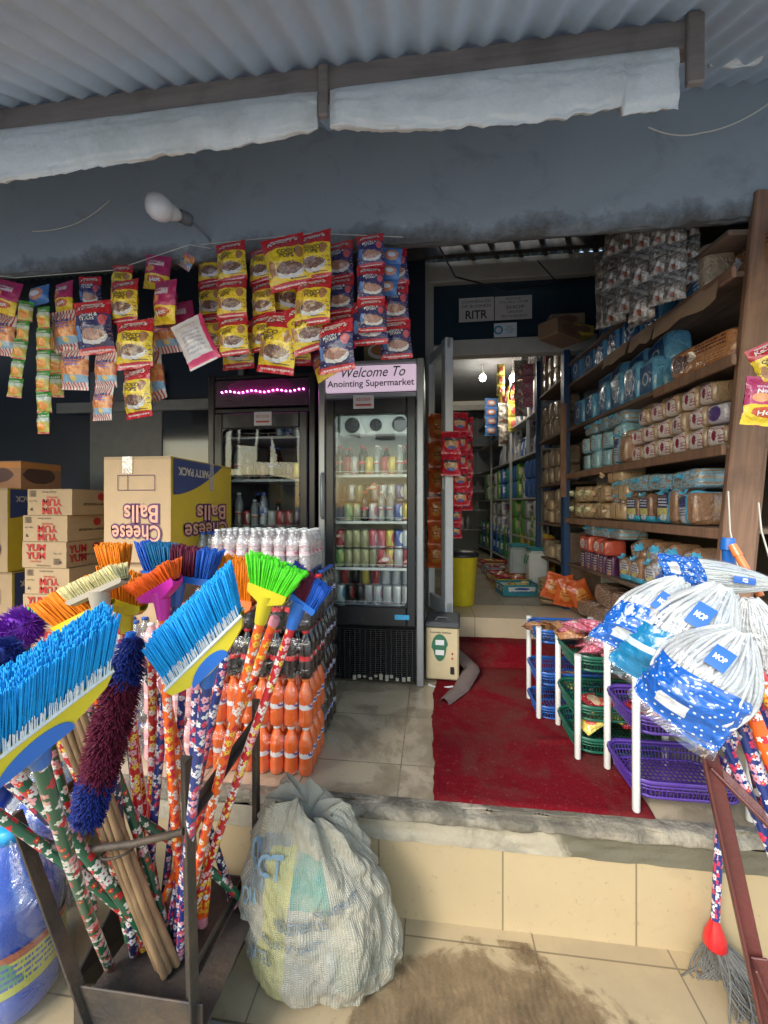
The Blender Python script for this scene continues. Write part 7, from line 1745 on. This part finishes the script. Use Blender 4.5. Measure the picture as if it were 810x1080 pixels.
# stacked round baskets and orange sweets at the foot of it
p = P(583, 640, 3.45)
for i in range(6):
    g = MB(); r = .085; g.lathe([(0, .002), (r * .8, 0), (r, .03), (r * 1.04, .036), (r * .98, .034), (r * .76, .006), (0, .006)], 24); tag(g.build('woven_bowl', plain('tan_straw', (.42, .30, .18), .8, bump=.5), None, (p.x - .02 + .004 * (i % 2), 3.50, IN + .02 + i * .033)), f'tan straw bowl stacked at the foot of the doorway rack, {ORD[i]} from below', 'bowl', 'stacked straw bowls')
for i in range(4):
    strip('og', 588 + i * 6, 605 + i * 3, 1, 3.35 - i * .03, f'red orange sweet packet by the straw bowls, {ORD[i]} from them', tilt=(-20, 14, -8, 25)[i], pyend=632 + i * 4, group='red orange packets at the foot of the doorway rack')
# floor goods
def fp(px, py, z): q = PZ(px, py, z); return q
t = fp(483, 634, IN); bk = thing('waste_bin', 'tall yellow plastic bin just inside the open glass door', 'bin', (t.x + .02, t.y - .1, IN))
g = MB(); g.lathe([(0, .004), (.10, 0), (.105, .01), (.135, .40), (.142, .41), (.138, .415), (.128, .40), (.10, .02), (0, .02)], 28); g.build('tub', plain('yellow_bin_plastic', (.62, .50, .02), .4), bk)
g = MB(); g.lathe([(.143, .405), (.146, .42), (.12, .45), (0, .46)], 28); g.build('lid', plain('black_bag_rim', (.02, .02, .022), .4), bk)
q = fp(575, 622, IN)
for i, (dx, dy, c, lb) in enumerate(((0, 0, 'white', 'white plastic tub with green handle on the inner floor, nearer one'), (-.12, .35, 'grey', 'pale plastic tub on the inner floor behind the nearer one'))):
    t = thing('storage_tub', lb, 'tub', (q.x + dx - .05, q.y + dy + .1, IN)); g = MB(); g.bbox((0, 0, .19), (.19, .19, .38), .03); g.build('tub', m_white if i == 0 else plain('pale_tub', (.45, .5, .5), .4), t)
    g = MB(); g.bbox((0, 0, .395), (.20, .20, .03), .01); g.build('lid', plain('teal_lid', (.02, .22, .26), .4), t); g = MB(); g.tube([(-.097, -.05, .33), (-.12, -.04, .25), (-.12, .04, .25), (-.097, .05, .33)], .006, 6); g.build('handle', plain('green_grip', (.03, .22, .07), .4), t)
for i in range(5):
    q = fp(548 - i * 7, 628 - i * 7, IN); t = thing('open_carton', f'low open carton of sweets on the inner floor, {ORD[i]} from the sill', 'carton', (q.x, q.y + .1, IN), (0, 0, R(8)))
    g = MB(); w, d, h = .34, .24, .10
    g.box((0, -d / 2, h / 2), (w, .006, h)); g.box((0, d / 2, h / 2), (w, .006, h)); g.box((-w / 2, 0, h / 2), (.006, d - .01, h)); g.box((w / 2, 0, h / 2), (.006, d - .01, h)); g.box((0, 0, .004), (w - .01, d - .01, .006)); g.build('box', GM[(6, 4, 3, 5, 3)[i]], t)
    for k in range(5): grocery_p = None
    heap(('yl', 'cm', 'bn', 'cm', 'yl')[i], 5, q.x - .11, q.x + .11, q.y + .05, q.y + .15, IN + .07, ('yellow', 'crimson', 'brown', 'crimson', 'yellow')[i] + f' sweet packet in the {ORD[i]} open carton on the inner floor', grp=f'packets in the {ORD[i]} open carton')
g = MB(); q = P(560, 418, 4.35); r = .24
pts = [q + Vector((r * math.cos(a_) * .9, .05 * math.sin(a_), r * math.sin(a_))) for a_ in [PI * 1.05 - k * .16 for k in range(20)]] + [q + Vector((.19, 0, -.35)), q + Vector((.16, 0, -.62))]
g.tube(pts, .008, 8); tag(g.build('hose', m_grey), 'grey hose looped over the inner side shelf near the doorway', 'hose')
for i, (a_, b_) in enumerate(((584, 342), (596, 352), (578, 352))):
    g = MB(); pp = P(a_, b_, 3.3 - i * .1); g.bbox((0, 0, 0), ((.26, .20, .3)[i], .16, (.10, .08, .12)[i]), .01); tag(g.build('parcel', prt(('tan_parcel', 'yellow_parcel', 'brown_parcel')[i], ((.36, .24, .15), (.42, .30, .05), (.25, .15, .09))[i], [('e', .5, .5, .3, .3, (.2, .1, .07), 1)], crinkle=.5), None, (pp.x + .08, pp.y, pp.z), (0, 0, R(20 * i))), ('tan parcel lying on top of the rear post of the bread rack', 'yellow parcel beside the tan one above the rear post', 'dark brown parcel under the tan one above the rear post')[i], 'parcel')
# noodle carton on top of the coolers
pa_ = P(404, 362, 2.62); t, g = carton_base('carton', 'green and brown carton picturing a bowl, standing on top of the lit cooler', (pa_.x, 2.74, FL + 2.035), (.26, .2, .26), (0, 0)); g.build('box', [prt('bowl_carton', (.16, .13, .06), [('e', .5, .40, .40, .22, (.60, .55, .48)), ('e', .5, .43, .33, .15, (.36, .12, .04)), ('n', 18, .58, (.5, .3, .1), .35, .5), ('r', .5, .08, .5, .09, (.06, .14, .03), 1)], coat=.2)], t)
